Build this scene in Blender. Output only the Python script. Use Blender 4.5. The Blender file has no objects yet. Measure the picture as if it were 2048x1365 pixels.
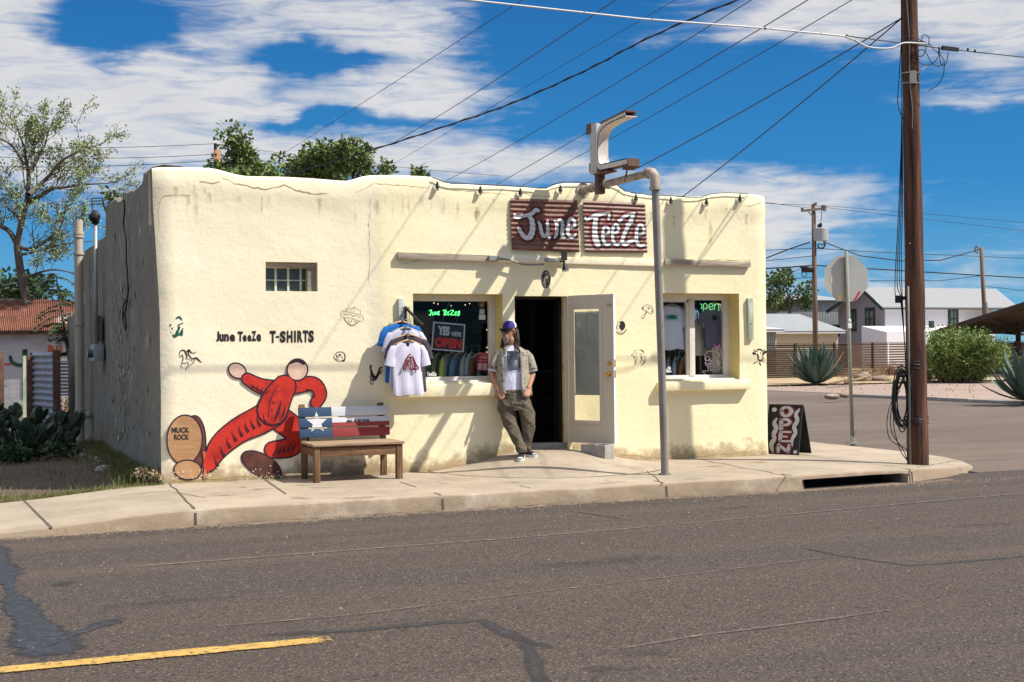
import bpy, bmesh, math, random
from mathutils import Vector, Matrix, noise
S = bpy.context.scene
COL = S.collection
R = math.radians
# ------------------------------------------------------------ camera
F = 2660.0                                  # focal length in pixels of the 2048 px wide photograph
YAW, PITCH, ROLL = R(23.24), math.atan(17.5 / F), math.atan(0.010)
CAM = Vector((-2.40, -16.16, 1.55))
_f0 = Vector((math.sin(YAW), math.cos(YAW), 0)); _r0 = Vector((math.cos(YAW), -math.sin(YAW), 0)); _z = Vector((0, 0, 1))
FW = (math.cos(PITCH) * _f0 + math.sin(PITCH) * _z).normalized()
_u0 = _r0.cross(FW)
RT = math.cos(ROLL) * _r0 - math.sin(ROLL) * _u0
UP = math.cos(ROLL) * _u0 + math.sin(ROLL) * _r0
cd = bpy.data.cameras.new('camera'); co = bpy.data.objects.new('camera', cd); COL.objects.link(co)
co.matrix_world = Matrix(((RT.x, UP.x, -FW.x, CAM.x), (RT.y, UP.y, -FW.y, CAM.y), (RT.z, UP.z, -FW.z, CAM.z), (0, 0, 0, 1)))
cd.sensor_width = 36; cd.lens = 36 * F / 2048; cd.clip_start = .1; cd.clip_end = 6000
S.camera = co
# ------------------------------------------------------------ sun, sky, exposure
SUN = Vector((2.64, -1.92, 0)).normalized() * math.cos(R(50)) + Vector((0, 0, math.sin(R(50))))
sd = bpy.data.lights.new('sun', 'SUN'); sd.energy = 4.7; sd.angle = R(.55); sd.color = (1, .95, .86)
so = bpy.data.objects.new('sun', sd); COL.objects.link(so); so.location = (20, -20, 30)
so.rotation_euler = SUN.to_track_quat('Z', 'Y').to_euler()
S.view_settings.view_transform = 'Standard'; S.view_settings.look = 'None'
S.view_settings.exposure = .50; S.view_settings.gamma = 1
S.cycles.max_bounces = 6; S.cycles.transparent_max_bounces = 24; S.cycles.sample_clamp_indirect = 4
W = bpy.data.worlds.new('World'); S.world = W; W.use_nodes = True; W.cycles.sampling_method = 'NONE'
def ray(px, py):
    return (FW + RT * ((px - 1024) / F) + UP * ((682.5 - py) / F))
def on_y(px, py, Y=0.):
    d = ray(px, py); return CAM + d * ((Y - CAM.y) / d.y)
def on_x(px, py, X=0.):
    d = ray(px, py); return CAM + d * ((X - CAM.x) / d.x)
def on_z(px, py, Z=0.):
    d = ray(px, py); return CAM + d * ((Z - CAM.z) / d.z)
def at_d(px, py, D):
    return CAM + ray(px, py) * D
def world_sky():
    nt = W.node_tree; N = nt.nodes; L = nt.links; N.clear()
    out = N.new('ShaderNodeOutputWorld'); bg = N.new('ShaderNodeBackground'); bg.inputs[1].default_value = .1
    L.new(bg.outputs[0], out.inputs[0])
    sk = N.new('ShaderNodeTexSky'); sk.sky_type = 'NISHITA'; sk.sun_disc = False
    sk.sun_elevation = R(50); sk.sun_rotation = math.atan2(SUN.x, SUN.y); sk.altitude = 1400; sk.air_density = 1.0; sk.dust_density = .2; sk.ozone_density = 3
    mul = N.new('ShaderNodeMix'); mul.data_type = 'RGBA'; mul.blend_type = 'MULTIPLY'; mul.inputs[0].default_value = 1
    L.new(sk.outputs[0], mul.inputs[6]); mul.inputs[7].default_value = SKY_TINT
    tc = N.new('ShaderNodeTexCoord'); sx = N.new('ShaderNodeSeparateXYZ'); L.new(tc.outputs['Generated'], sx.inputs[0])
    def m(op, a, b=None, c=None):
        n = N.new('ShaderNodeMath'); n.operation = op
        for i, v in enumerate((a, b, c)):
            if v is None: continue
            if isinstance(v, (int, float)): n.inputs[i].default_value = v
            else: L.new(v, n.inputs[i])
        return n.outputs[0]
    az = m('ARCTAN2', sx.outputs[0], sx.outputs[1]); el = m('ARCSINE', sx.outputs[2])
    # compass degrees east of the street's normal, and degrees above the horizon
    az = m('MULTIPLY', az, 57.2958); el = m('MULTIPLY', el, 57.2958)
    rp = N.new('ShaderNodeValToRGB'); L.new(m('DIVIDE', el, 60.), rp.inputs[0]); ce = rp.color_ramp.elements   # deep dry desert blue by elevation
    for i, (p, q) in enumerate(((0, (1.5, 3.2, 4.5)), (.04, (.85, 2.5, 4.3)), (.11, (.22, 1.55, 3.7)), (.25, (.10, .95, 2.8)), (1, (.10, .6, 1.9)))):
        e = ce[i] if i < 2 else ce.new(p); e.position = p; e.color = (*q, 1)
    gx = N.new('ShaderNodeMix'); gx.data_type = 'RGBA'; gx.inputs[0].default_value = .85; L.new(mul.outputs[2], gx.inputs[6]); L.new(rp.outputs[0], gx.inputs[7]); mul = gx
    cb = N.new('ShaderNodeCombineXYZ'); L.new(az, cb.inputs[0]); L.new(el, cb.inputs[1])
    def nz(scale, stretch, detail, rough, off=(0, 0, 0), dist=0):
        mp = N.new('ShaderNodeMapping'); L.new(cb.outputs[0], mp.inputs[0]); mp.inputs['Scale'].default_value = stretch; mp.inputs['Location'].default_value = off
        n = N.new('ShaderNodeTexNoise'); n.inputs['Scale'].default_value = scale; n.inputs['Detail'].default_value = detail; n.inputs['Roughness'].default_value = rough; n.inputs['Distortion'].default_value = dist
        L.new(mp.outputs[0], n.inputs[0]); return n
    # warp the coordinates so the cloud banks get ragged edges
    wn = nz(.22, (1, 1.6, 1), 4, .6)
    wv = N.new('ShaderNodeVectorMath'); wv.operation = 'MULTIPLY_ADD'; L.new(wn.outputs['Color'], wv.inputs[0]); wv.inputs[1].default_value = (5, 2.6, 0); wv.inputs[2].default_value = (-2.5, -1.3, 0)
    wp = N.new('ShaderNodeVectorMath'); wp.operation = 'ADD'; L.new(cb.outputs[0], wp.inputs[0]); L.new(wv.outputs[0], wp.inputs[1])
    tot = None
    for (a, e, ra, re, amp) in CLOUDS:
        v = N.new('ShaderNodeVectorMath'); v.operation = 'MULTIPLY_ADD'; L.new(wp.outputs[0], v.inputs[0])
        v.inputs[1].default_value = (1 / ra, 1 / re, 0); v.inputs[2].default_value = (-a / ra, -e / re, 0)
        d = N.new('ShaderNodeVectorMath'); d.operation = 'DOT_PRODUCT'; L.new(v.outputs[0], d.inputs[0]); L.new(v.outputs[0], d.inputs[1])
        g = m('MULTIPLY', m('EXPONENT', m('MULTIPLY', d.outputs['Value'], -1.)), amp)
        tot = g if tot is None else m('ADD', tot, g)
    n1 = nz(.30, (.30, 1.8, 1), 6, .58, (3, 1, 0), .9); n2 = nz(.12, (.6, 1.6, 1), 2, .6, (9, 4, 0))
    n3 = nz(.9, (.35, 2.2, 1), 5, .6, (1, 7, 0), 1.0)
    s = m('ADD', m('MULTIPLY', tot, 1.15), m('MULTIPLY', m('SUBTRACT', n1.outputs[0], .47), 1.9))
    s = m('ADD', s, m('MULTIPLY', m('SUBTRACT', n3.outputs[0], .5), 1.25))
    # broad cloud variation, then unseen high cloud added to lift the fill light
    s = m('ADD', s, m('MULTIPLY', m('SUBTRACT', n2.outputs[0], .5), .7))
    hi = N.new('ShaderNodeMapRange'); L.new(el, hi.inputs[0]); hi.inputs[1].default_value = 17; hi.inputs[2].default_value = 30; hi.inputs[4].default_value = .75
    s = m('ADD', s, hi.outputs[0])
    mr = N.new('ShaderNodeMapRange'); mr.interpolation_type = 'SMOOTHSTEP'; L.new(s, mr.inputs[0]); mr.inputs[1].default_value = -.12; mr.inputs[2].default_value = 1.35
    dens = m('MULTIPLY', mr.outputs[0], m('MINIMUM', m('MULTIPLY_ADD', n3.outputs[0], 1.5, .15), .96))
    sh = nz(.28, (.7, 1.6, 1), 3, .6, (20, 3, 0))
    cr = N.new('ShaderNodeMix'); cr.data_type = 'RGBA'; L.new(sh.outputs[0], cr.inputs[0]); cr.inputs[6].default_value = (4.4, 4.5, 4.8, 1); cr.inputs[7].default_value = (6.0, 5.9, 5.8, 1)
    hb = N.new('ShaderNodeMapRange'); L.new(el, hb.inputs[0]); hb.inputs[1].default_value = 20; hb.inputs[2].default_value = 45; hb.inputs[3].default_value = 1; hb.inputs[4].default_value = 1.9   # unseen high clouds made brighter to fill the shadows
    vs = N.new('ShaderNodeVectorMath'); vs.operation = 'SCALE'; L.new(cr.outputs[2], vs.inputs[0]); L.new(hb.outputs[0], vs.inputs['Scale'])
    mx = N.new('ShaderNodeMix'); mx.data_type = 'RGBA'; L.new(dens, mx.inputs[0]); L.new(mul.outputs[2], mx.inputs[6]); L.new(vs.outputs[0], mx.inputs[7])
    L.new(mx.outputs[2], bg.inputs[0])
SKY_TINT = (.28, .82, 1.12, 1)
def PX(px, py, rx, ry, amp):               # a cloud bank read off the photograph, as compass degrees and degrees of elevation
    return (math.degrees(YAW + math.atan((px - 1024) / F)), math.degrees(math.atan((700 - py) / F)), math.degrees(rx / F), math.degrees(ry / F), amp)
CLOUDS = [PX(20, 60, 90, 110, .9), PX(60, 190, 260, 90, 1.1), PX(400, 170, 170, 100, 1.0), PX(640, 30, 260, 60, .9), PX(800, 90, 90, 90, .7), PX(300, 215, 500, 45, .7), PX(900, 180, 190, 70, .9),
          PX(240, 75, 130, 45, -1.3), PX(640, 120, 130, 32, -1.3), PX(1100, 60, 130, 110, -1.2), PX(1200, 220, 200, 120, -.9), PX(640, 245, 220, 14, -1.0), PX(620, 300, 560, 40, .7), PX(60, 340, 200, 60, .8),
          PX(1040, 335, 280, 34, 1.1), PX(1500, 250, 260, 130, -1.1), PX(1880, 20, 360, 75, 1.5), PX(1650, 40, 140, 45, .9), PX(1980, 140, 200, 70, .9), PX(1950, 300, 200, 70, -.9), PX(1560, 425, 230, 75, 1.6), PX(1420, 350, 120, 30, .5),
          PX(1930, 240, 150, 22, .8), PX(1185, 270, 60, 26, .9), PX(1280, 95, 60, 26, .6), PX(1900, 450, 170, 60, -.8), PX(1800, 580, 400, 18, .4), PX(40, 480, 200, 60, -.6), PX(230, 560, 150, 60, -.3), PX(1700, 520, 300, 20, .4)]
world_sky()
# ------------------------------------------------------------ helpers
def c(r, g, b):                             # sRGB 0-255 to linear
    f = lambda v: (v / 255) / 12.92 if v / 255 <= .04045 else ((v / 255 + .055) / 1.055) ** 2.4
    return (f(r), f(g), f(b), 1)
def mat(name, base, rough=.8, layers=(), bumps=(), metal=0., emit=None, spec=.35, local=False, alpha=None):
    """layers: (colour, scale, lo, hi, stretch, opacity, kind); bumps: (scale, strength, distance, stretch, kind)"""
    m = bpy.data.materials.new(name); m.use_nodes = True; nt = m.node_tree; N = nt.nodes; L = nt.links
    b = N['Principled BSDF']; b.inputs['Roughness'].default_value = rough; b.inputs['Metallic'].default_value = metal
    b.inputs['Specular IOR Level'].default_value = spec; b.inputs['Base Color'].default_value = base if len(base) == 4 else (*base, 1)
    if emit: b.inputs['Emission Color'].default_value = (*emit[0][:3], 1); b.inputs['Emission Strength'].default_value = emit[1]
    if local: src = N.new('ShaderNodeTexCoord').outputs['Object']
    else: src = N.new('ShaderNodeNewGeometry').outputs['Position']
    def tex(scale, stretch, kind, detail=6, seed=0):
        mp = N.new('ShaderNodeMapping'); L.new(src, mp.inputs[0]); mp.inputs['Scale'].default_value = stretch; mp.inputs['Location'].default_value = (seed * 3.1, seed * 1.7, seed * 2.3)
        if kind == 'voronoi':
            t = N.new('ShaderNodeTexVoronoi'); t.inputs['Scale'].default_value = scale; L.new(mp.outputs[0], t.inputs[0]); return t.outputs['Distance']
        if kind == 'cells':
            t = N.new('ShaderNodeTexVoronoi'); t.inputs['Scale'].default_value = scale; L.new(mp.outputs[0], t.inputs[0])
            s = N.new('ShaderNodeSeparateColor'); L.new(t.outputs['Color'], s.inputs[0]); return s.outputs[0]
        if kind == 'wave':
            t = N.new('ShaderNodeTexWave'); t.inputs['Scale'].default_value = scale; t.inputs['Distortion'].default_value = 3; t.inputs['Detail'].default_value = 3; L.new(mp.outputs[0], t.inputs[0]); return t.outputs['Fac']
        t = N.new('ShaderNodeTexNoise'); t.inputs['Scale'].default_value = scale; t.inputs['Detail'].default_value = detail; t.inputs['Roughness'].default_value = .6; L.new(mp.outputs[0], t.inputs[0]); return t.outputs[0]
    cur = None
    for i, ly in enumerate(layers):
        col, sc, lo, hi = ly[:4]; st = ly[4] if len(ly) > 4 and ly[4] else (1, 1, 1); op = ly[5] if len(ly) > 5 else 1.; kind = ly[6] if len(ly) > 6 else 'noise'
        t = tex(sc, st, kind, seed=i + 1)
        mr = N.new('ShaderNodeMapRange'); L.new(t, mr.inputs[0]); mr.inputs[1].default_value = lo; mr.inputs[2].default_value = hi; mr.inputs[4].default_value = op
        mx = N.new('ShaderNodeMix'); mx.data_type = 'RGBA'; L.new(mr.outputs[0], mx.inputs[0])
        if cur is None: mx.inputs[6].default_value = base if len(base) == 4 else (*base, 1)
        else: L.new(cur, mx.inputs[6])
        mx.inputs[7].default_value = col if len(col) == 4 else (*col, 1); cur = mx.outputs[2]
    if cur is not None: L.new(cur, b.inputs['Base Color'])
    prev = None
    for i, bp in enumerate(bumps):
        sc, stg, dist = bp[:3]; st = bp[3] if len(bp) > 3 and bp[3] else (1, 1, 1); kind = bp[4] if len(bp) > 4 else 'noise'
        t = tex(sc, st, kind, seed=i + 11); bn = N.new('ShaderNodeBump'); bn.inputs['Strength'].default_value = stg; bn.inputs['Distance'].default_value = dist
        L.new(t, bn.inputs['Height'])
        if prev is not None: L.new(prev, bn.inputs['Normal'])
        prev = bn.outputs[0]
    if prev is not None: L.new(prev, b.inputs['Normal'])
    return m
def soft(name, src, nscale=6., lo=.15, hi=.6, amp=.9):
    """copy of a material whose opacity fades over the 'fade' vertex attribute, broken up by noise (stains, worn paint)"""
    m = src.copy(); m.name = name; nt = m.node_tree; N = nt.nodes; L = nt.links; o = [n for n in N if n.type == 'OUTPUT_MATERIAL'][0]; b = N['Principled BSDF']
    a = N.new('ShaderNodeAttribute'); a.attribute_name = 'fade'; g = N.new('ShaderNodeNewGeometry'); t = N.new('ShaderNodeTexNoise'); t.inputs['Scale'].default_value = nscale; t.inputs['Detail'].default_value = 7; t.inputs['Roughness'].default_value = .7; L.new(g.outputs['Position'], t.inputs[0])
    k = N.new('ShaderNodeMath'); k.operation = 'MULTIPLY_ADD'; L.new(t.outputs[0], k.inputs[0]); k.inputs[1].default_value = amp * 2; k.inputs[2].default_value = -amp
    s_ = N.new('ShaderNodeMath'); s_.operation = 'ADD'; L.new(k.outputs[0], s_.inputs[0]); L.new(a.outputs['Fac'], s_.inputs[1]); r = N.new('ShaderNodeMapRange'); L.new(s_.outputs[0], r.inputs[0]); r.inputs[1].default_value = lo; r.inputs[2].default_value = hi
    tr = N.new('ShaderNodeBsdfTransparent'); x = N.new('ShaderNodeMixShader'); L.new(r.outputs[0], x.inputs[0]); L.new(tr.outputs[0], x.inputs[1]); L.new(b.outputs[0], x.inputs[2]); L.new(x.outputs[0], o.inputs[0]); return m
def fade_strips(many, name, m, parent=None):
    b = MB(); F_ = []
    for rows in many:
        w = len(rows[0]); b.add([p for r in rows for p, _ in r], [(i * w + j, i * w + j + 1, (i + 1) * w + j + 1, (i + 1) * w + j) for i in range(len(rows) - 1) for j in range(w - 1)]); F_ += [f for r in rows for _, f in r]
    o = b.build(name, m, parent); at = o.data.attributes.new('fade', 'FLOAT', 'POINT'); at.data.foreach_set('value', F_); return o
def fade_strip(rows, name, m, parent=None):
    """rows: list of lists of (point, fade)"""
    return fade_strips([rows], name, m, parent)
ORG = {}
class MB:
    def __init__(s): s.v = []; s.f = []; s.m = []; s.k = 0
    def add(s, v, f):
        o = len(s.v); s.v += [tuple(p) for p in v]; s.f += [tuple(i + o for i in q) for q in f]; s.m += [s.k] * len(f); return s
    def quad(s, a, b, c_, d): return s.add([a, b, c_, d], [(0, 1, 2, 3)])
    def box(s, lo, hi, bev=0., M=None):
        x0, y0, z0 = lo; x1, y1, z1 = hi
        if bev <= 0:
            v = [(x, y, z) for z in (z0, z1) for y in (y0, y1) for x in (x0, x1)]
            f = [(0, 2, 3, 1), (4, 5, 7, 6), (0, 1, 5, 4), (2, 6, 7, 3), (0, 4, 6, 2), (1, 3, 7, 5)]
        else:
            bm = bmesh.new(); bmesh.ops.create_cube(bm, size=1)
            for q in bm.verts: q.co = Vector(((x0 + x1) / 2 + q.co.x * (x1 - x0), (y0 + y1) / 2 + q.co.y * (y1 - y0), (z0 + z1) / 2 + q.co.z * (z1 - z0)))
            bmesh.ops.bevel(bm, geom=bm.edges[:], offset=bev, segments=2, affect='EDGES', profile=.6)
            bm.verts.index_update(); v = [q.co.copy() for q in bm.verts]; f = [[q.index for q in p.verts] for p in bm.faces]; bm.free()
        if M is not None: v = [M @ Vector(p) for p in v]
        return s.add(v, f)
    def obox(s, cen, ax, ay, az, hx, hy, hz, bev=0):   # box with its own axes and half sizes
        M = Matrix(((ax[0], ay[0], az[0], cen[0]), (ax[1], ay[1], az[1], cen[1]), (ax[2], ay[2], az[2], cen[2]), (0, 0, 0, 1)))
        return s.box((-hx, -hy, -hz), (hx, hy, hz), bev, M)
    def beam(s, a, b, w, h, bev=0, up=(0, 0, 1)):
        a = Vector(a); b = Vector(b); d = (b - a); l = d.length; d.normalize(); up = Vector(up)
        if abs(d.dot(up)) > .98: up = Vector((0, 1, 0))
        sd_ = d.cross(up).normalized(); u = sd_.cross(d)
        return s.obox((a + b) / 2, d, sd_, u, l / 2, w / 2, h / 2, bev)
    def tube(s, pts, r, n=8, cap=True):
        pts = [Vector(p) for p in pts]; k = len(pts); rs = r if isinstance(r, (list, tuple)) else [r] * k
        v = []; f = []; nrm = None
        for i, p in enumerate(pts):
            t = (pts[min(i + 1, k - 1)] - pts[max(i - 1, 0)]).normalized()
            if nrm is None:
                nrm = t.cross(Vector((0, 0, 1)) if abs(t.z) < .9 else Vector((1, 0, 0))).normalized()
            else:
                nrm = (nrm - t * nrm.dot(t)); nrm = nrm.normalized() if nrm.length > 1e-6 else t.orthogonal().normalized()
            bn = t.cross(nrm)
            for j in range(n):
                a = 2 * math.pi * j / n; v.append(p + (nrm * math.cos(a) + bn * math.sin(a)) * rs[i])
        for i in range(k - 1):
            for j in range(n):
                f.append((i * n + j, i * n + (j + 1) % n, (i + 1) * n + (j + 1) % n, (i + 1) * n + j))
        if cap: f.append(tuple(range(n))[::-1]); f.append(tuple(range((k - 1) * n, k * n)))
        return s.add(v, f)
    def loft(s, rings, n=16, cap=True):       # ring: (centre, vector a, vector b)
        v = []; f = []; k = len(rings)
        for (p, a, b) in rings:
            p = Vector(p); a = Vector(a); b = Vector(b)
            for j in range(n):
                t = 2 * math.pi * j / n; v.append(p + a * math.cos(t) + b * math.sin(t))
        for i in range(k - 1):
            for j in range(n): f.append((i * n + j, i * n + (j + 1) % n, (i + 1) * n + (j + 1) % n, (i + 1) * n + j))
        if cap: f.append(tuple(range(n))[::-1]); f.append(tuple(range((k - 1) * n, k * n)))
        return s.add(v, f)
    def ball(s, cen, r, n=10, sx=1, sy=1, sz=1):
        v = []; f = []; h = n // 2 + 1
        for i in range(h + 1):
            ph = math.pi * i / h
            for j in range(n):
                a = 2 * math.pi * j / n; v.append((cen[0] + r * sx * math.sin(ph) * math.cos(a), cen[1] + r * sy * math.sin(ph) * math.sin(a), cen[2] + r * sz * math.cos(ph)))
        for i in range(h):
            for j in range(n): f.append((i * n + j, (i + 1) * n + j, (i + 1) * n + (j + 1) % n, i * n + (j + 1) % n))
        return s.add(v, f)
    def prism(s, poly, d):                     # planar polygon (3-D points) pushed along d
        p = [Vector(q) for q in poly]; d = Vector(d); n = len(p)
        return s.add(p + [q + d for q in p], [tuple(range(n))[::-1], tuple(range(n, 2 * n))] + [(i, (i + 1) % n, (i + 1) % n + n, i + n) for i in range(n)])
    def build(s, name, m, parent=None, smooth=False, org=None, merge=False, auto=None):
        o_ = Vector(org) if org is not None else (ORG.get(parent.name, Vector()) if parent else Vector())
        me = bpy.data.meshes.new(name); me.from_pydata([tuple(Vector(p) - o_) for p in s.v], [], s.f)
        ms = m if isinstance(m, (list, tuple)) else [m]
        for q in ms: me.materials.append(q)
        if len(ms) > 1: me.polygons.foreach_set('material_index', s.m)
        if merge:
            bm = bmesh.new(); bm.from_mesh(me); bmesh.ops.remove_doubles(bm, verts=bm.verts[:], dist=1e-5); bmesh.ops.recalc_face_normals(bm, faces=bm.faces[:]); bm.to_mesh(me); bm.free()
        if smooth: me.polygons.foreach_set('use_smooth', [True] * len(me.polygons))
        if auto: me.set_sharp_from_angle(angle=R(auto))
        me.update(); o = bpy.data.objects.new(name, me); COL.objects.link(o)
        if parent: o.parent = parent; ORG[o.name] = o_
        else: o.location = o_; ORG[o.name] = o_
        return o
def thing(name, label, cat, loc=(0, 0, 0), group=None):
    o = bpy.data.objects.new(name, None); COL.objects.link(o); o.location = loc; o.empty_display_size = .2
    o['label'] = label; o['category'] = cat; ORG[o.name] = Vector(loc)
    if group: o['group'] = group
    return o
def tag(o, label=None, cat=None, group=None, kind=None):
    for k, v in (('label', label), ('category', cat), ('group', group), ('kind', kind)):
        if v: o[k] = v
    return o
def dup(root, loc, label=None, group=None):
    r = root.copy(); COL.objects.link(r); r.location = loc; ORG[r.name] = Vector(loc)
    if label: r['label'] = label
    if group: r['group'] = group
    for ch in list(root.children):
        q = ch.copy(); COL.objects.link(q); q.parent = r
        for g in ch.children:
            d = g.copy(); COL.objects.link(d); d.parent = q
    return r
def smooth_path(P, n=6):                      # Catmull-Rom through tuples of any length
    out = []; k = len(P)
    if k < 3: return [tuple(p) for p in P]
    for i in range(k - 1):
        a, b, c_, d = P[max(i - 1, 0)], P[i], P[i + 1], P[min(i + 2, k - 1)]
        for j in range(n):
            t = j / n
            out.append(tuple(.5 * (2 * q + (r - p) * t + (2 * p - 5 * q + 4 * r - s_) * t * t + (3 * q - p - 3 * r + s_) * t ** 3) for p, q, r, s_ in zip(a, b, c_, d)))
    out.append(tuple(P[-1])); return out
def stroke2(P, extra=0., sm=5, round_=True):     # 2-D stroke (x, y, width) -> list of polygons (quads and end discs)
    P = smooth_path(P, sm); polys = []; Ls = []; Rs = []
    for i, (x, y, w) in enumerate(P):
        x0, y0 = P[max(i - 1, 0)][:2]; x1, y1 = P[min(i + 1, len(P) - 1)][:2]
        dx, dy = x1 - x0, y1 - y0; l = math.hypot(dx, dy) or 1; h = (w + extra) / 2
        Ls.append((x - dy / l * h, y + dx / l * h)); Rs.append((x + dy / l * h, y - dx / l * h))
    for i in range(len(P) - 1): polys.append([Ls[i], Ls[i + 1], Rs[i + 1], Rs[i]])
    if round_:
        for (x, y, w) in (P[0], P[-1]):
            h = (w + extra) / 2; polys.append([(x + h * math.cos(a * math.pi / 6), y + h * math.sin(a * math.pi / 6)) for a in range(12)])
    return polys
def ell(cx, cy, rx, ry, rot=0, n=28):
    ca, sa = math.cos(rot), math.sin(rot)
    return [(cx + rx * math.cos(t) * ca - ry * math.sin(t) * sa, cy + rx * math.cos(t) * sa + ry * math.sin(t) * ca) for t in [2 * math.pi * i / n for i in range(n)]]
def text2(body, size=1., off=0., sx=1., align='CENTER', shear=0.):
    cu = bpy.data.curves.new('t', 'FONT'); cu.body = body; cu.size = size; cu.offset = off; cu.align_x = align; cu.shear = shear; cu.resolution_u = 3
    ob = bpy.data.objects.new('t', cu); COL.objects.link(ob); bpy.context.view_layer.update()
    me = bpy.data.meshes.new_from_object(ob.evaluated_get(bpy.context.evaluated_depsgraph_get()))
    polys = [[(me.vertices[i].co.x * sx, me.vertices[i].co.y) for i in p.vertices] for p in me.polygons]
    bpy.data.objects.remove(ob); bpy.data.curves.remove(cu); bpy.data.meshes.remove(me); return polys
def fit_text(body, x0, y0, x1, y1, off=0.02, shear=0.):   # polygons filling a box (y up or down as the box says)
    P = text2(body, 1, off, 1, 'LEFT', shear); xs = [p[0] for q in P for p in q]; ys = [p[1] for q in P for p in q]
    ax, bx, ay, by = min(xs), max(xs), min(ys), max(ys)
    return [[(x0 + (x - ax) / (bx - ax) * (x1 - x0), y0 + (y - ay) / (by - ay) * (y1 - y0)) for x, y in q] for q in P]
def decal(polys, fn, name, m, parent=None, maxlen=None, **kw):   # polygons in 2-D, fn maps (x, y) -> 3-D
    bm = bmesh.new()
    for q in polys:
        vs = [bm.verts.new((x, y, 0)) for x, y in q]
        try: bm.faces.new(vs)
        except Exception: pass
    if maxlen:
        bmesh.ops.triangulate(bm, faces=bm.faces[:])
        for _ in range(6):
            es = [e for e in bm.edges if e.calc_length() > maxlen]
            if not es: break
            bmesh.ops.subdivide_edges(bm, edges=es, cuts=1); bmesh.ops.triangulate(bm, faces=[f_ for f_ in bm.faces if len(f_.verts) > 3])
    bm.verts.index_update(); mb = MB(); V = [Vector(fn(v.co.x, v.co.y)) for v in bm.verts]; Fs = []
    for f_ in bm.faces:
        ids = [v.index for v in f_.verts]
        nn = (V[ids[1]] - V[ids[0]]).cross(V[ids[2]] - V[ids[0]])
        if nn.dot(CAM - V[ids[0]]) < 0: ids = ids[::-1]
        Fs.append(ids)
    bm.free(); mb.add(V, Fs); return mb.build(name, m, parent, **kw)
def sm(x, a, b): t = max(0, min(1, (x - a) / (b - a))); return t * t * (3 - 2 * t)
def interp(T, x):
    if x <= T[0][0]: return T[0][1]
    for (a, p), (b, q) in zip(T, T[1:]):
        if x <= b:
            t = (x - a) / (b - a); return p + (q - p) * t
    return T[-1][1]
rnd = random.Random(7)
# ------------------------------------------------------------ materials
K = {}
def stucco(name, base, q):
    return mat(name, base, .93, [(tuple(x * .88 for x in base), 1.1, .42, .75, None, .6), (q, .55, .5, .75, None, .7), (tuple(x * .80 for x in base), 5, .62, .8, (1, 1, .6), .35), (q, 14, .6, .8, None, .4)],
                  [(70, .16, .010), (9, .11, .04, (1, 1, 1.6)), (2.2, .12, .10), (26, .20, .016, (1, 1, .6))])
K['stucco'] = stucco('stucco', (.85, .76, .545), (.87, .79, .62)); K['stucco_yellow'] = stucco('stucco_yellow', (.87, .775, .50), (.87, .78, .58)); K['reveal_yellow'] = stucco('reveal_yellow', (.72, .58, .24), (.8, .66, .3))
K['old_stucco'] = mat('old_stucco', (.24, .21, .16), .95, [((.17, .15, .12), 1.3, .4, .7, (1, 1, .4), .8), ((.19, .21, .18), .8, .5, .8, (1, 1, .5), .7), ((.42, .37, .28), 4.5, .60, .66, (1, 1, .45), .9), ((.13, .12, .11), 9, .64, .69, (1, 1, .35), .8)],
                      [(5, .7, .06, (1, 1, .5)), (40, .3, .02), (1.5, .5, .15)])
K['concrete'] = mat('concrete', (.37, .30, .225), .92, [((.29, .235, .175), 1.3, .40, .60, None, .9), ((.44, .365, .28), .6, .5, .75, None, .7), ((.22, .175, .13), 6, .56, .74, None, .6), ((.30, .26, .22), 160, .6, .75, None, .5), ((.20, .155, .12), 2.1, .60, .72, None, .6), ((.64, .56, .46), 120, .68, .8, None, .6)],
                    [(110, .3, .006), (8, .3, .02)])
K['kerb_conc'] = mat('kerb_conc', (.29, .215, .145), .92, [((.19, .15, .11), 2.6, .45, .75, (1, 1, 3), .8), ((.50, .42, .34), 1.7, .5, .7, None, .7), ((.16, .13, .11), 13, .62, .74, None, .6)], [(60, .4, .01), (9, .4, .02)])  # base lowered so the colour carries the kerb face's weaker light
K['asphalt'] = mat('asphalt', (.068, .050, .038), .9,
                   [((.054, .044, .037), .32, .45, .60, (.22, 1.9, 1), .9), ((.095, .066, .050), .5, .50, .66, (.16, 2.4, 1), .8), ((.034, .032, .033), .9, .60, .78, (.4, 1, 1), .7),
                    ((.022, .017, .015), 75, .50, .60, None, .8), ((.19, .145, .115), 70, .57, .66, None, .85), ((.23, .175, .14), 85, .92, .97, None, .6, 'cells'), ((.012, .010, .010), 52, .93, .97, None, .8, 'cells'), ((.26, .20, .16), 190, .62, .75, None, .4)],
                   [(90, .6, .012), (45, .5, .014, None, 'voronoi'), (2, .2, .03)])
K['seal'] = mat('seal', (.020, .023, .029), .6, [((.06, .058, .06), 14, .45, .7, None, .8)], [(70, .35, .008)])
K['seal_soft'] = mat('seal_soft', (.030, .029, .031), .75, [((.055, .045, .038), 30, .45, .62, None, .9), ((.04, .04, .043), 4, .5, .8, None, .6)], [(60, .5, .01)])
K['yellow'] = mat('yellow', (.46, .28, .07), .8, [((.60, .39, .11), 6, .5, .7, None, .7), ((.10, .075, .05), 30, .54, .62, None, .85)], [(60, .4, .01)])
K['white_line'] = mat('white_line', (.22, .18, .15), .85, [((.12, .10, .09), 16, .40, .52, (.5, 1, 1), .95), ((.5, .46, .4), 50, .6, .7, None, .6)], [(60, .4, .01)])
K['dirt'] = mat('dirt', (.24, .165, .12), .96, [((.32, .24, .18), .5, .45, .7, None, .8), ((.15, .10, .075), 3, .5, .75, None, .6), ((.38, .30, .23), 30, .62, .75, None, .6)], [(20, .5, .05), (3, .4, .1)])
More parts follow.
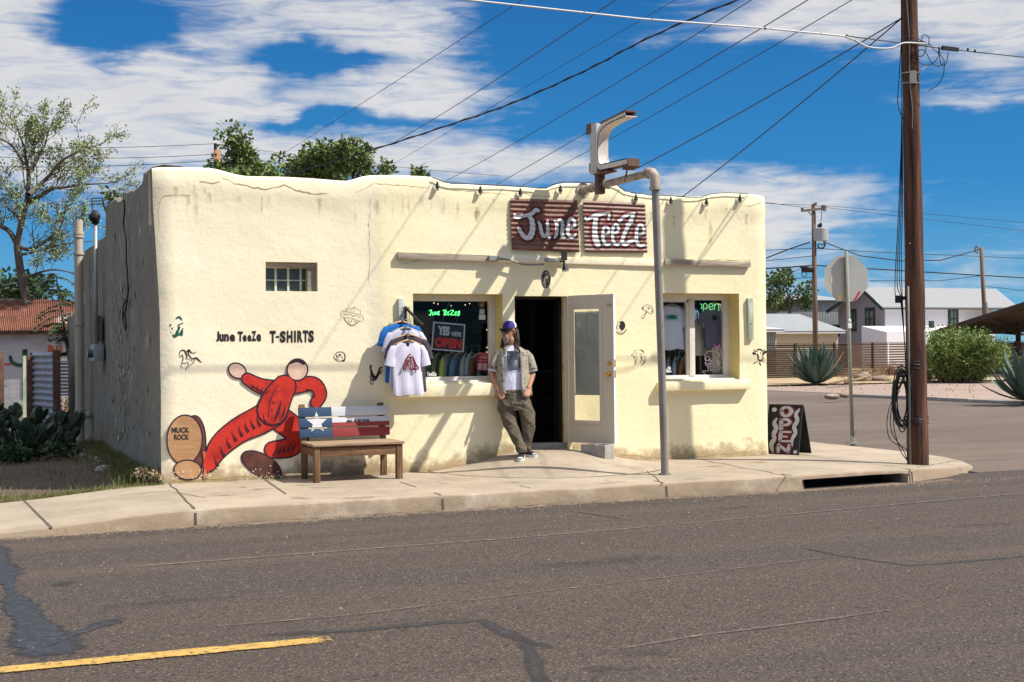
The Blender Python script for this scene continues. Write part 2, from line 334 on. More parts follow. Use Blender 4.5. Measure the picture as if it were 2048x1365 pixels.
K['gravel'] = mat('gravel', (.33, .245, .20), .95, [((.26, .19, .155), .25, .4, .7, (1, .5, 1), .8), ((.42, .34, .28), .12, .5, .75, None, .7), ((.18, .13, .105), 6, .6, .7, None, .7), ((.50, .42, .36), 14, .62, .7, None, .6)], [(12, .5, .06)])
K['straw'] = mat('straw', (.42, .31, .18), .95, [((.30, .22, .13), .7, .45, .65, None, .9), ((.5, .4, .26), 8, .55, .75, None, .7)], [(10, .6, .1)])
K['yard'] = mat('yard', (.10, .075, .05), .97, [((.16, .12, .08), 1.2, .45, .7, None, .8), ((.06, .05, .03), 5, .5, .7, None, .7)], [(12, .6, .06)])
K['crack'] = mat('crack', (.10, .08, .06), .95)
K['wall_crack'] = mat('wall_crack', (.42, .31, .14), .95)
K['black'] = mat('black', (.012, .012, .013), .55); K['black_matte'] = mat('black_matte', (.014, .014, .015), .9)
K['ink'] = mat('ink', (.022, .02, .022), .9, [((.10, .085, .06), 40, .62, .68, None, .7)])
K['ink_green'] = mat('ink_green', (.012, .085, .058), .9, [((.4, .4, .3), 40, .68, .72, None, .7)])
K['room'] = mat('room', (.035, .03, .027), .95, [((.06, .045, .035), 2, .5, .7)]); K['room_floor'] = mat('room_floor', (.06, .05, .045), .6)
K['wood_grey'] = mat('wood_grey', (.42, .35, .27), .9, [((.22, .18, .14), 3, .45, .65, (.6, 8, 14), .9), ((.60, .53, .42), 2, .5, .7, (1, 4, 6), .7), ((.10, .08, .06), 9, .66, .72, (.5, 4, 5), .9)], [(14, .6, .015, (.3, 5, 9))])
K['wood_bench'] = mat('wood_bench', (.22, .115, .055), .75, [((.11, .055, .028), 4, .42, .62, (1, 9, 9), .85), ((.36, .22, .12), 3, .55, .75, (1, 5, 5), .7), ((.05, .03, .02), 14, .66, .73, None, .8)], [(18, .5, .01, (.5, 6, 6))])
K['wood_seat'] = mat('wood_seat', (.33, .22, .14), .8, [((.17, .11, .07), 4, .45, .65, (1, 14, 9), .85), ((.46, .36, .26), 3, .5, .75, (.6, 9, 5), .7)], [(18, .5, .01, (.5, 9, 6))])
K['wood_leg'] = mat('wood_leg', (.19, .10, .05), .75, [((.08, .045, .025), 5, .42, .62, (9, 9, .8), .85), ((.36, .22, .12), 3, .55, .75, (6, 6, .6), .7)], [(18, .5, .01, (6, 6, .5))])
def chip(name, col, under=(.30, .26, .22), rough=.7): return mat(name, col, rough, [(tuple(x * .72 for x in col[:3]), 3, .45, .75, (.6, 5, 5), .6), (under, 22, .66, .70, (.5, 1.5, 1.5), .9)], [(20, .4, .008, (.4, 5, 6))])
K['p_white'] = chip('p_white', (.60, .60, .62)); K['p_red'] = chip('p_red', (.27, .035, .035), (.4, .3, .25)); K['p_blue'] = chip('p_blue', (.022, .055, .12), (.2, .2, .22))
K['frame_white'] = chip('frame_white', (.74, .68, .60), (.30, .24, .17), .7); K['frame_tan'] = chip('frame_tan', (.50, .43, .34), (.25, .2, .15))
K['teal_board'] = mat('teal_board', (.42, .46, .44), .8, [((.20, .22, .21), 16, .5, .62, (1, 1, .4), .9), ((.60, .60, .55), 7, .5, .65, (1, 1, .3), .8)]); K['green_board'] = mat('green_board', (.33, .40, .27), .8, [((.58, .58, .50), 7, .46, .6, (1, 1, .35), .9), ((.14, .15, .11), 20, .6, .68, None, .8)])
K['door'] = mat('door', (.58, .50, .40), .55, [((.47, .41, .35), 1.3, .5, .75, None, .6), ((.28, .24, .2), 9, .7, .76, None, .5)]); K['door_edge'] = mat('door_edge', (.8, .8, .8), .5)
K['brass'] = mat('brass', (.72, .42, .12), .25, metal=1.); K['post_grey'] = mat('post_grey', (.20, .205, .18), .7, [((.28, .28, .25), 6, .5, .7, None, .7)]); K['galv'] = mat('galv', (.34, .34, .32), .5, [((.30, .30, .29), 6, .45, .7, None, .7)], [(30, .15, .004)], metal=.55)
K['pipe'] = mat('pipe', (.26, .235, .215), .6, [((.17, .15, .13), 3, .45, .7, (1, 1, .5), .8), ((.34, .31, .28), 9, .6, .75, None, .6)], [(40, .3, .004)], metal=.25)
K['pipe_rust'] = mat('pipe_rust', (.40, .33, .27), .75, [((.20, .11, .07), 7, .5, .65, None, .8), ((.5, .45, .39), 4, .55, .7, None, .7)], [(40, .3, .004)])
K['sign_metal'] = mat('sign_metal', (.48, .46, .42), .6, [((.33, .31, .29), 3, .45, .7, (1, 1, .5), .8), ((.20, .10, .06), 11, .62, .7, None, .8)], [(30, .2, .005)], metal=.3)
K['sign_white'] = mat('sign_white', (.62, .56, .50), .6, [((.45, .36, .30), 5, .5, .75, None, .7)]); K['rust_dark'] = mat('rust_dark', (.11, .06, .045), .85, [((.22, .11, .07), 8, .5, .7)], [(30, .4, .01)])
K['rust_sheet'] = mat('rust_sheet', (.20, .098, .068), .62, [((.10, .045, .035), 3, .45, .62, (1, 1, 1), .85), ((.33, .19, .14), 4, .55, .75, (.5, 1, 2), .8), ((.05, .03, .03), 14, .6, .7, None, .7)], [(20, .3, .006)], metal=.15)
K['rust_sheet_b'] = mat('rust_sheet_b', (.18, .10, .085), .55, [((.28, .19, .165), 3, .45, .65, (.4, 1, 3), .85), ((.08, .04, .035), 4, .55, .75, (.5, 1, 2), .8), ((.10, .08, .09), 2, .5, .8, None, .5)], [(20, .3, .006)], metal=.2)
K['sign_red'] = mat('sign_red', (.24, .028, .02), .7, [((.12, .03, .025), 16, .45, .65, None, .8)]); K['sign_black'] = mat('sign_black', (.02, .014, .016), .6); K['letter_white'] = mat('letter_white', (.62, .61, .62), .55, [((.42, .40, .42), 6, .5, .75, None, .7)])
K['neon_green'] = mat('neon_green', (.1, .6, .2), .4, emit=((.10, 1, .22), 2.2)); K['neon_white'] = mat('neon_white', (.75, .65, .7), .3, emit=((.8, .6, .7), .12)); K['neon_pink'] = mat('neon_pink', (.6, .3, .45), .3, emit=((.8, .25, .5), .15)); K['neon_soft'] = mat('neon_soft', (.2, .6, .3), .3, emit=((.25, 1, .35), .7))
K['bulb_dot'] = mat('bulb_dot', (.8, .6, .4), .3, emit=((1, .65, .4), 2.))
K['card_black'] = mat('card_black', (.02, .02, .024), .5); K['card_white'] = mat('card_white', (.6, .6, .6), .6); K['card_red'] = mat('card_red', (.62, .035, .02), .6); K['notice_red'] = mat('notice_red', (.30, .02, .03), .6); K['cream'] = mat('cream', (.58, .48, .36), .8)
K['conc_block'] = mat('conc_block', (.36, .33, .30), .95, [((.25, .23, .21), 7, .4, .7)], [(90, .5, .008)])
def cloth(name, col, r=.9): return mat(name, col, r, [(tuple(x * .86 for x in col), 5, .4, .75, (1, 1, .4), .7)], [(240, .15, .002), (9, .25, .02, (1, 1, .35))], local=True, spec=.15)
K['c_blue'] = cloth('c_blue', (.02, .14, .42)); K['c_white'] = cloth('c_white', (.60, .58, .70)); K['c_white_shade'] = cloth('c_white_shade', (.52, .51, .63)); K['c_dark'] = cloth('c_dark', (.06, .05, .065)); K['c_grey'] = cloth('c_grey', (.27, .29, .29))  # both whites are tinted lilac to carry the shading of white cloth
K['c_teal'] = cloth('c_teal', (.16, .26, .28)); K['c_lime'] = cloth('c_lime', (.50, .66, .10)); K['c_steel'] = cloth('c_steel', (.10, .23, .36)); K['c_pale'] = cloth('c_pale', (.42, .45, .45)); K['c_brown'] = cloth('c_brown', (.22, .12, .06)); K['c_orange'] = cloth('c_orange', (.55, .22, .06)); K['c_olive'] = cloth('c_olive', (.16, .19, .12))
K['hanger'] = mat('hanger', (.55, .32, .15), .5); K['hanger_pale'] = mat('hanger_pale', (.62, .56, .46), .5); K['maroon'] = mat('maroon', (.16, .012, .02), .8); K['teal_print'] = mat('teal_print', (.06, .32, .27), .8)
def glass(name, tint, refl):
    m = bpy.data.materials.new(name); m.use_nodes = True; nt = m.node_tree; N = nt.nodes; L = nt.links; N.clear()
    o = N.new('ShaderNodeOutputMaterial'); t = N.new('ShaderNodeBsdfTransparent'); t.inputs[0].default_value = (*tint, 1); g = N.new('ShaderNodeBsdfGlossy'); g.inputs['Roughness'].default_value = .02; g.inputs[0].default_value = (1, 1, 1, 1)
    fr = N.new('ShaderNodeFresnel'); fr.inputs[0].default_value = refl; mx = N.new('ShaderNodeMixShader'); L.new(fr.outputs[0], mx.inputs[0]); L.new(t.outputs[0], mx.inputs[1]); L.new(g.outputs[0], mx.inputs[2]); L.new(mx.outputs[0], o.inputs[0]); return m
K['glass'] = glass('glass', (.92, .94, .93), 1.22); K['glass_door'] = glass('glass_door', (.86, .87, .86), 1.3)
K['glass_block'] = mat('glass_block', (.045, .07, .065), .18, [((.02, .035, .035), 8, .4, .6, None, .8), ((.10, .15, .13), 60, .55, .65, (1, 1, 3), .5)], [(80, .4, .004, (.2, 1, 2))], spec=.6)
# ------------------------------------------------------------ ground, roads, pavement
ZR = -.16
def ground_sheets():
    b = MB(); b.quad((-900, -900, -.20), (900, -900, -.20), (900, 900, -.20), (-900, 900, -.20)); tag(b.build('ground', K['dirt']), kind='structure')
    # asphalt of the main street and of the side street, one sheet, fine enough to carry a slight unevenness
    b = MB(); xs = [-120, -60, -30, -15] + [-10 + i * 1. for i in range(37)] + [32, 45, 70, 130]; ys = [-26, -20, -16] + [-14 + i * .8 for i in range(16)]
    ys = [y for y in ys if y < -2.2] + [-2.2]
    def z(x, y): return ZR + .012 * noise.noise(Vector((x * .25, y * .5, 3)))
    for i in range(len(xs) - 1):
        for j in range(len(ys) - 1): b.quad((xs[i], ys[j], z(xs[i], ys[j])), (xs[i + 1], ys[j], z(xs[i + 1], ys[j])), (xs[i + 1], ys[j + 1], z(xs[i + 1], ys[j + 1])), (xs[i], ys[j + 1], z(xs[i], ys[j + 1])))
    tag(b.build('road', K['asphalt'], merge=True, smooth=True), kind='structure')
    b = MB(); ye = [-2.2, -.5, 2, 6, 12, 20, 30, 50, 90, 160]; xe = [10.4, 14, 18, 22, 25.9]
    for i in range(len(xe) - 1):
        for j in range(len(ye) - 1):
            q = [(xe[i], ye[j]), (xe[i + 1], ye[j]), (xe[i + 1], ye[j + 1]), (xe[i], ye[j + 1])]
            b.quad(*[(x, y, z(x, y) if y < -2 else ZR + .012 * noise.noise(Vector((x * .25, -1.1, 3))) * max(0, 1 - (y + 2.2) / 2)) for x, y in q])
    K['side_asphalt'] = mat('side_asphalt', (.125, .092, .074), .92, [((.165, .125, .10), .25, .42, .62, (.5, 1.6, 1), .9), ((.085, .066, .056), .6, .5, .75, (.4, 2.5, 1), .8), ((.05, .04, .034), 40, .52, .62, None, .6), ((.25, .19, .155), 45, .6, .7, None, .6)], [(40, .5, .015)])
    tag(b.build('side_street', K['side_asphalt'], merge=True, smooth=True), kind='structure')
    # gravel lot across the side street, a little higher than the asphalt, with a straw strip by the fence
    b = MB()
    for i in range(24):
        for j in range(16):
            x0, x1 = 26.05 + i * 4, 30.05 + i * 4; y0, y1 = -2 + j * 2.8, .8 + j * 2.8
            f = lambda x, y: -.06 + .05 * noise.noise(Vector((x * .2, y * .2, 0))) * min(1, (x - 26) / 3)
            b.quad((x0, y0, f(x0, y0)), (x1, y0, f(x1, y0)), (x1, y1, f(x1, y1)), (x0, y1, f(x0, y1)))
    for j in range(40): y0 = -2 + j * 1.1; b.quad((25.88, y0, -.2), (26.06, y0, -.058), (26.06, y0 + 1.1, -.058), (25.88, y0 + 1.1, -.2))
    tag(b.build('gravel_lot', K['gravel'], merge=True, smooth=True), kind='structure')
    b = MB(); P = [(x, 29.5 + 1.6 * noise.noise(Vector((x * .3, 0, 0)))) for x in range(26, 121, 2)]
    for (x0, y0), (x1, y1) in zip(P, P[1:]): b.quad((x0, y0, .0), (x1, y1, .0), (x1, 60, .02), (x0, 60, .02))
    tag(b.build('dry_verge', K['straw']), kind='structure')
    k = MB(); r = random.Random(2); y = -2.
    while y < 19.2:
        l = r.uniform(1.3, 3.2); k.box((25.86 + r.uniform(-.02, .02), y, -.2), (26.1, y + l - .03, -.045 + r.uniform(-.02, .02)), .02); y += l
    tag(k.build('lot_kerb', K['conc_block']), kind='structure')
ground_sheets()
KY = -2.83
def walk_z(x, y):                            # height of the pavement's surface
    z = -.13 * sm(x, 8.3, 11.6)
    if x < 0: z = -.125 * sm(-x, 0, 2.1)
    return z + .006 * noise.noise(Vector((x * .8, y * .8, 1)))
def pavement():
    # outline of the front edge (kerb) from the left, round the corner and back along the side street
    corner = [(8.9, KY + .13), (9.6, -2.48), (10.2, -2.15), (10.7, -1.75), (11.15, -1.1), (11.5, -.3), (11.7, .6), (11.75, 1.6), (11.75, 3.), (11.75, 12.)]
    edge = [(-14, KY), (-9, KY), (-5, KY), (-3, KY), (-2, KY), (-1.4, KY), (-.8, KY), (-.35, KY), (-.1, KY)] + [(.5 * i, KY) for i in range(1, 15)] + [(7.13, KY + .02), (7.4, KY + .03), (7.8, KY + .05), (8.2, KY + .08), (8.68, KY + .11)] + corner
    inner = []
    for (x, y) in edge:
        if x < 0: inner.append((x, 0.02 if x > -.4 else -.15))
        elif y < -2.4 and x <= 8.6: inner.append((x, .05))
        else: inner.append((8.56, max(.05, y + (1.2 if y < 1 else 0))) if x > 9 else (8.56, .04))
    b = MB(); ER = .035
    def back(i):                                # rounded kerb nose: pull the top edge in
        (x, y), (u, v) = edge[i], inner[i]; d = math.hypot(u - x, v - y) or 1; return (x + (u - x) / d * ER, y + (v - y) / d * ER)
    tops = []
    for i in range(len(edge)):
        (bx, by), (u, v) = back(i), inner[i]; row = []
        for k in range(9):
            t = k / 8; x = bx + (u - bx) * t; y = by + (v - by) * t; row.append((x, y, walk_z(x, y)))
        tops.append(row)
    for i in range(len(edge) - 1):
        for k in range(8): b.quad(tops[i][k], tops[i + 1][k], tops[i + 1][k + 1], tops[i][k + 1])
    tag(b.build('pavement', K['concrete'], merge=True, smooth=True), kind='structure')
    kb = MB()
    for i in range(len(edge) - 1):
        (x0, y0), (x1, y1) = edge[i], edge[i + 1]; a, d = tops[i][0], tops[i + 1][0]
        z0, z1 = walk_z(x0, y0) - ER, walk_z(x1, y1) - ER
        n0 = (x0, y0 - .02, ZR - .03); n1 = (x1, y1 - .02, ZR - .03)
        m0 = (x0 + (a[0] - x0) * .3, y0 + (a[1] - y0) * .3, z0 + ER * .7); m1 = (x1 + (d[0] - x1) * .3, y1 + (d[1] - y1) * .3, z1 + ER * .7)
        if 7.12 < (x0 + x1) / 2 < 8.68:          # the storm drain's mouth
            zt0, zt1 = z0 - .012, z1 - .012
            kb.quad((x0, y0, zt0), (x1, y1, zt1), (x1, y1, z1), (x0, y0, z0)); kb.quad((x0, y0, zt0), (x0, y0 + .5, zt0), (x1, y1 + .5, zt1), (x1, y1, zt1))
        else: kb.quad(n0, n1, (x1, y1, z1), (x0, y0, z0))
        kb.quad((x0, y0, z0), (x1, y1, z1), m1, m0); kb.quad(m0, m1, d, a)
    for x in (7.12, 8.69): kb.quad((x, KY, ZR - .2), (x, KY + .55, ZR - .2), (x, KY + .55, -.05), (x, KY, -.05))
    tag(kb.build('kerb', K['kerb_conc'], merge=True, smooth=True, auto=35), kind='structure')
    d = MB(); d.quad((7.05, KY + .5, ZR - .25), (8.8, KY + .5, ZR - .25), (8.8, KY + .5, 0 - .04), (7.05, KY + .5, -.04)); tag(d.build('drain_shade_back', K['black_matte']), kind='structure')  # black sheet standing in for the shade inside the drain mouth
    # joints and cracks
    j = MB()
    def line(P, w, z=.004):
        for (x0, y0), (x1, y1) in zip(P, P[1:]):
            dx, dy = x1 - x0, y1 - y0; l = math.hypot(dx, dy); ox, oy = -dy / l * w / 2, dx / l * w / 2
            j.quad(*[(x, y, walk_z(x, y) + z) for x, y in ((x0 - ox, y0 - oy), (x1 - ox, y1 - oy), (x1 + ox, y1 + oy), (x0 + ox, y0 + oy))])
    def crk(a, b_, w=.01, amp=.03, n=14, s=0):
        r = random.Random(s); P = []
        for i in range(n + 1):
            t = i / n; P.append((a[0] + (b_[0] - a[0]) * t + r.uniform(-amp, amp) * (0 < i < n), a[1] + (b_[1] - a[1]) * t + r.uniform(-amp, amp) * (0 < i < n)))
        line(P, w)
    def jp(px, py): p = on_z(px, py, 0); return (p.x, p.y)
    line([jp(530, 960), jp(572, 989)], .022); line([jp(800, 965), jp(833, 975)], .016); crk(jp(345, 985), jp(412, 996), .014, .01, 5, 1); crk(jp(340, 968), jp(387, 1018), .02, .02, 8, 2)
    line([(-1.45, KY), (-1.55, -.16)], .03); crk(jp(1290, 940), jp(1325, 968), .012, .02, 7, 4); crk(jp(1398, 920), jp(1565, 950), .016, .03, 14, 5); crk(jp(1565, 950), jp(1590, 962), .012, .01, 5, 6)
    line([(8.9, -2.68), (9.1, .2)], .014); crk((9.2, -2.4), (11.2, -.9), .012, .03, 14, 8); crk(jp(1040, 972), jp(1060, 977), .012, .01, 4, 9); crk((8.6, -.4), (11.5, .5), .01, .03, 12, 12)
    for x in (-.1, 2.5, 5.23, 7.0, 8.83): crk((x, KY + .05), (x + .03, KY + .33), .02, .006, 4, int(x * 10))
    tag(j.build('pavement_joints', K['crack']), kind='structure')
    f = MB(); 
    for x in (-.1, 2.5, 5.23, 7.0, 8.83):
        o = KY - .022 if x < 7 else KY - .008 + (x - 7) * .05
        f.quad((x - .012, o - .002, ZR - .02), (x + .012, o - .002, ZR - .02), (x + .012, o + .018, walk_z(x, 0) - .03), (x - .012, o + .018, walk_z(x, 0) - .03))
    tag(f.build('kerb_joints', K['crack']), kind='structure')
    r = random.Random(3); g = MB()
    for (x0, x1) in ((-.1, 1.4), (1.5, 2.4), (2.7, 4.4), (4.9, 6.6)):
        n = int((x1 - x0) / .07); P = [(x0 + (x1 - x0) * i / n, KY - .05 + r.uniform(-.02, .02), r.uniform(.008, .03)) for i in range(n + 1)]
        for a, c_ in zip(P, P[1:]): g.quad((a[0], a[1] - a[2], ZR + .017), (c_[0], c_[1] - c_[2], ZR + .017), (c_[0], c_[1], ZR + .017), (a[0], a[1], ZR + .017))
    tag(g.build('gutter_crack', K['crack']), kind='structure')
pavement()
def apron_z(x, y):                           # concrete mound in front of the shop door
    r = math.hypot((x - 4.98) / 1.62, min(0, y) / 1.78 if y < 0 else 0)
    t = 1 - sm(r, .12, 1.0)
    return .006 + .21 * t
def apron():
    b = MB(); nr, na = 14, 40; V = []
    for i in range(nr + 1):
        for j in range(na + 1):
            a = math.pi * j / na; rr = i / nr; x = 4.98 + 1.62 * rr * math.cos(a); y = -1.78 * rr * math.sin(a) + .06
            V.append((x, y, apron_z(x, min(y, 0)) + (-.01 if i == nr else 0)))
    f = []
    for i in range(nr):
        for j in range(na): q = i * (na + 1) + j; f.append((q, q + 1, q + na + 2, q + na + 1))
    b.add(V, [x[::-1] for x in f]); tag(b.build('door_apron', K['concrete'], merge=True, smooth=True), kind='structure')
    e = MB(); P = [(4.98 + 1.63 * math.cos(a), -1.79 * math.sin(a) + .06) for a in [math.pi * j / 60 for j in range(12, 61)]]
    for i in range(len(P) - 1):
        (x0, y0), (x1, y1) = P[i], P[i + 1]; w = .014 + .012 * noise.noise(Vector((i * .3, 0, 0)))
        e.quad((x0, y0, walk_z(x0, y0) + .0045), (x1, y1, walk_z(x1, y1) + .0045), (x1 + (x1 - 4.98) * w, y1 * (1 + w), walk_z(x1, y1) + .0045), (x0 + (x0 - 4.98) * w, y0 * (1 + w), walk_z(x0, y0) + .0045))
    tag(e.build('apron_joint', K['crack']), kind='structure')
apron()
def road_marks():
    def rz(px, py): p = on_z(px, py, ZR); return (p.x, p.y)
    def zz(x, y): return ZR + .012 * noise.noise(Vector((x * .25, y * .5, 3)))
    def strip(P, w, name, m, dz=.018, jag=.0, seed=1, step=.12, soft_=True, grow_=1.7):
        r = random.Random(seed); Q = []
        for (x0, y0), (x1, y1) in zip(P, P[1:]):
            n = max(1, int(math.hypot(x1 - x0, y1 - y0) / step))
            Q += [(x0 + (x1 - x0) * i / n, y0 + (y1 - y0) * i / n) for i in range(n)]
        Q.append(P[-1]); rows = []
        for i, (x, y) in enumerate(Q):
            x0, y0 = Q[max(i - 1, 0)]; x1, y1 = Q[min(i + 1, len(Q) - 1)]; dx, dy = x1 - x0, y1 - y0; l = math.hypot(dx, dy) or 1
            ww = (w(i / len(Q)) if callable(w) else w) + r.uniform(-jag, jag); h = ww / 2 * grow_; ed = min(1, i / 4, (len(Q) - 1 - i) / 4)
            rows.append([((x - dy / l * h * k, y + dx / l * h * k, zz(x, y) + dz - .011), (1 - abs(k) ** 2) * ed if soft_ else 1) for k in (-1, -.5, 0, .5, 1)])
        o = fade_strip(rows, name, m); tag(o, kind='structure'); return o
    K['seal'] = soft('seal_worn', K['seal'], 7, .10, .55, .8); K['seal_soft'] = soft('seal_faint', K['seal_soft'], 5, .25, 1.0, .8); K['white_line'] = soft('line_worn', K['white_line'], 14, .3, 1.3, 1.0); K['yellow'] = soft('yellow_worn', K['yellow'], 26, .0, .18, .55)
    strip([(-6, -8.47), (-.28, -8.47)], .13, 'centre_line', K['yellow'], jag=.012, grow_=1.25)
    strip([rz(190, 1141), (0, -5.15), (2.35, -5.05), (6.3, -4.72), (9.5, -4.4), (14, -3.7)], .045, 'edge_line', K['white_line'], jag=.012, seed=5)
    strip([rz(1160, 1311), rz(1400, 1272), rz(1640, 1243), rz(1830, 1215)], .03, 'worn_line', K['white_line'], jag=.008, seed=6)
    strip([rz(330, 1265), rz(700, 1232), rz(1024, 1190), rz(1370, 1150), rz(1700, 1110)], .02, 'paving_seam', K['white_line'], jag=.008, seed=8)
    w1 = lambda t: .16 + .07 * math.sin(t * 9) + .05 * math.sin(t * 23)
    strip([rz(-30, 1090), rz(10, 1160), rz(40, 1215), rz(75, 1260), rz(95, 1300), rz(130, 1322)], w1, 'sealed_crack', K['seal'], .014, .03, 7, .08)
    strip([rz(90, 1300), rz(150, 1270), rz(235, 1240), rz(262, 1236)], lambda t: .03 + .10 * sm(t, .2, .9), 'sealed_crack', K['seal'], .0145, .02, 9, .08)
    strip([rz(80, 1180), rz(130, 1168), rz(175, 1160), rz(215, 1155)], lambda t: .16 * math.sin(math.pi * min(1, t + .05)), 'sealed_crack', K['seal_soft'], .014, .02, 11, .08)
    strip([rz(470, 1275), rz(700, 1262), rz(880, 1245), rz(960, 1240), rz(1010, 1265), rz(1060, 1285), rz(1160, 1311)], .10, 'tar_patch', K['seal_soft'], .0135, .02, 13)
    strip([rz(1024, 1265), rz(1060, 1300), rz(1075, 1350), rz(1100, 1400)], .08, 'tar_patch', K['seal_soft'], .014, .02, 14)
    strip([rz(1075, 1352), rz(1240, 1336), rz(1330, 1318)], .16, 'tar_patch', K['seal_soft'], .013, .03, 15)
    strip([rz(1110, 1020), rz(1210, 1033), rz(1290, 1045)], .025, 'tar_patch', K['seal_soft'], .0145, .006, 16)
    strip([rz(1580, 1092), rz(1680, 1112), rz(1820, 1132), rz(1880, 1128), rz(2100, 1110)], .05, 'tar_patch', K['seal_soft'], .0145, .01, 17)
    strip([rz(1880, 1045), rz(1960, 1050), rz(2060, 1052)], .03, 'tar_patch', K['seal_soft'], .0145, .006, 18)
road_marks()

K['dust'] = soft('gutter_dust', mat('dust', (.30, .22, .155), .95), 9, .35, 1.3, 1.1); K['stain'] = soft('stain', mat('stain_dark', (.16, .12, .09), .9), 6, .45, 1.7, 1.0); K['oil'] = soft('oil', mat('oil_dark', (.04, .033, .03), .8), 5, .5, 2.4, 1.2)
def rz_(x, y): return ZR + .012 * noise.noise(Vector((x * .25, y * .5, 3)))
rows = []
for i in range(110):
    x = -8 + i * .16; w = .35 + .2 * noise.noise(Vector((x * .6, 4, 4))); yk = KY - .03 + (max(0, x - 7.1) * .06)
    rows.append([((x, yk - w * t, rz_(x, yk - w * t) + .004), (1 - t) * 1.1 if t else .9) for t in (0, .25, .5, .75, 1)])
tag(fade_strip([r[::-1] for r in rows], 'gutter_dust', K['dust']), kind='structure')
BL = {}
def blob(x, y, rx, ry, m, zf, name, dz=.004):
    BL.setdefault(name, (m, []))[1].append([r[::-1] for r in [[((x + rx * k * math.cos(a), y + ry * k * math.sin(a), zf(x + rx * k * math.cos(a), y + ry * k * math.sin(a)) + dz), 1 - k) for k in (.02, .35, .7, 1)] for a in [2 * math.pi * j / 16 for j in range(17)]]])
rr = random.Random(21)
for i in range(26):
    x, y = rr.uniform(-1, 10.5), rr.uniform(-2.7, -.5)
    if math.hypot((x - 4.98) / 1.75, y / 1.95) > 1 and not (x > 9.5 and y > -1.2): blob(x, y, rr.uniform(.08, .5), rr.uniform(.06, .3), K['stain'], walk_z, 'pavement_stain')
for x, y, a, b_ in ((2.5, -6.6, 1.6, .35), (7, -6.3, 2.2, .3), (12, -6., 2.5, .3), (-1, -6.8, 1.4, .3), (4.5, -10, 1.5, .4), (1.2, -9.6, .5, .2), (5.5, -4., .7, .25), (9.2, -7.9, 1.8, .4)): blob(x, y, a, b_, K['oil'], rz_, 'road_stain', .005)
for nm, (m_, many) in BL.items(): tag(fade_strips(many, nm, m_), kind='structure')
g = MB()
for i in range(1500):
    x = rr.uniform(-6, 12); y = (KY - .05 - abs(rr.gauss(0, .18))) if rr.random() < .75 else rr.uniform(-9, -3); h = rr.uniform(.003, .011) * (1 if y < -4 else 1); z = rz_(x, y); g.add([(x - h, y, z), (x + h, y, z), (x, y + h * 1.4, z), (x + h * .2, y + h * .4, z + h * 1.2)], [(0, 1, 3), (1, 2, 3), (2, 0, 3)])
tag(g.build('road_grit', K['kerb_conc']), kind='stuff')

def foot(px, py):                            # where a pixel's ray meets the pavement or the apron
    y = .3
    while y > -2.8:
        p = on_y(px, py, y); r = math.hypot((p.x - 4.98) / 1.62, min(0, y) / 1.78); g = apron_z(p.x, y) if r < 1 else walk_z(p.x, y)
        if p.z >= g: p.z = g; return p
        y -= .01
    return on_z(px, py, 0)
# ------------------------------------------------------------ the shop
shop = thing('shop_building', 'single storey cream stucco shop with wavy parapet, painted front and open glazed door', 'building', (0, 0, 0))
TOPPX = [(300, 336), (305, 335), (360, 334), (415, 335), (437, 338), (462, 346), (490, 352), (560, 353), (620, 356), (692, 362), (705, 360), (722, 353), (745, 350), (800, 350), (862, 353), (878, 359), (900, 366), (960, 370), (1040, 374), (1092, 377), (1108, 371), (1125, 366), (1150, 366), (1228, 368), (1240, 373), (1252, 382), (1266, 387), (1290, 389), (1395, 394), (1412, 391), (1430, 387), (1450, 386), (1490, 387), (1520, 390), (1532, 392)]
TOP = [(on_y(px, py, 0).x, on_y(px, py, 0).z) for px, py in TOPPX]
XR = 8.535
def ztop(x): return interp(TOP, x)
def wy(x, z):                                # the hand-plastered surface is never quite flat
    t = ztop(x) - z
    y = .010 * noise.noise(Vector((x * 1.1, z * 1.3, 0))) + .005 * noise.noise(Vector((x * 3.5, z * 4, 5)))
    y -= .022 * math.exp(-((t - .18) / .16) ** 2) * (1 + .6 * noise.noise(Vector((x * 1.5, 2, 2))))       # swollen coping
    y -= .02 * sm(x, 2.62, 2.72) * (1 if x < 8 else 1) * sm(3.7 - z, -.2, .8)                               # the front steps out a little right of the seam
    y -= .02 * math.exp(-(z / .12) ** 2)
    return y
def xleft(z): return -.08 * sm(z, 1.8, 3.7) + .01 * noise.noise(Vector((0, z * 1.5, 9)))
OPEN_ = [('glass_brick', 1.262, 1.915, 2.30, 2.66), ('left_window', 3.158, 4.405, 1.135, 2.283), ('door', 4.575, 5.345, .20, 2.262), ('right_window', 6.79, 8.06, 1.095, 2.318)]
def edges(lo, hi, step, extra):
    E_ = sorted(set([lo, hi] + [e for e in extra if lo < e < hi])); out = []
    for a, b in zip(E_, E_[1:]):
        n = max(1, round((b - a) / step)); out += [a + (b - a) * i / n for i in range(n)]
    return out + [hi]
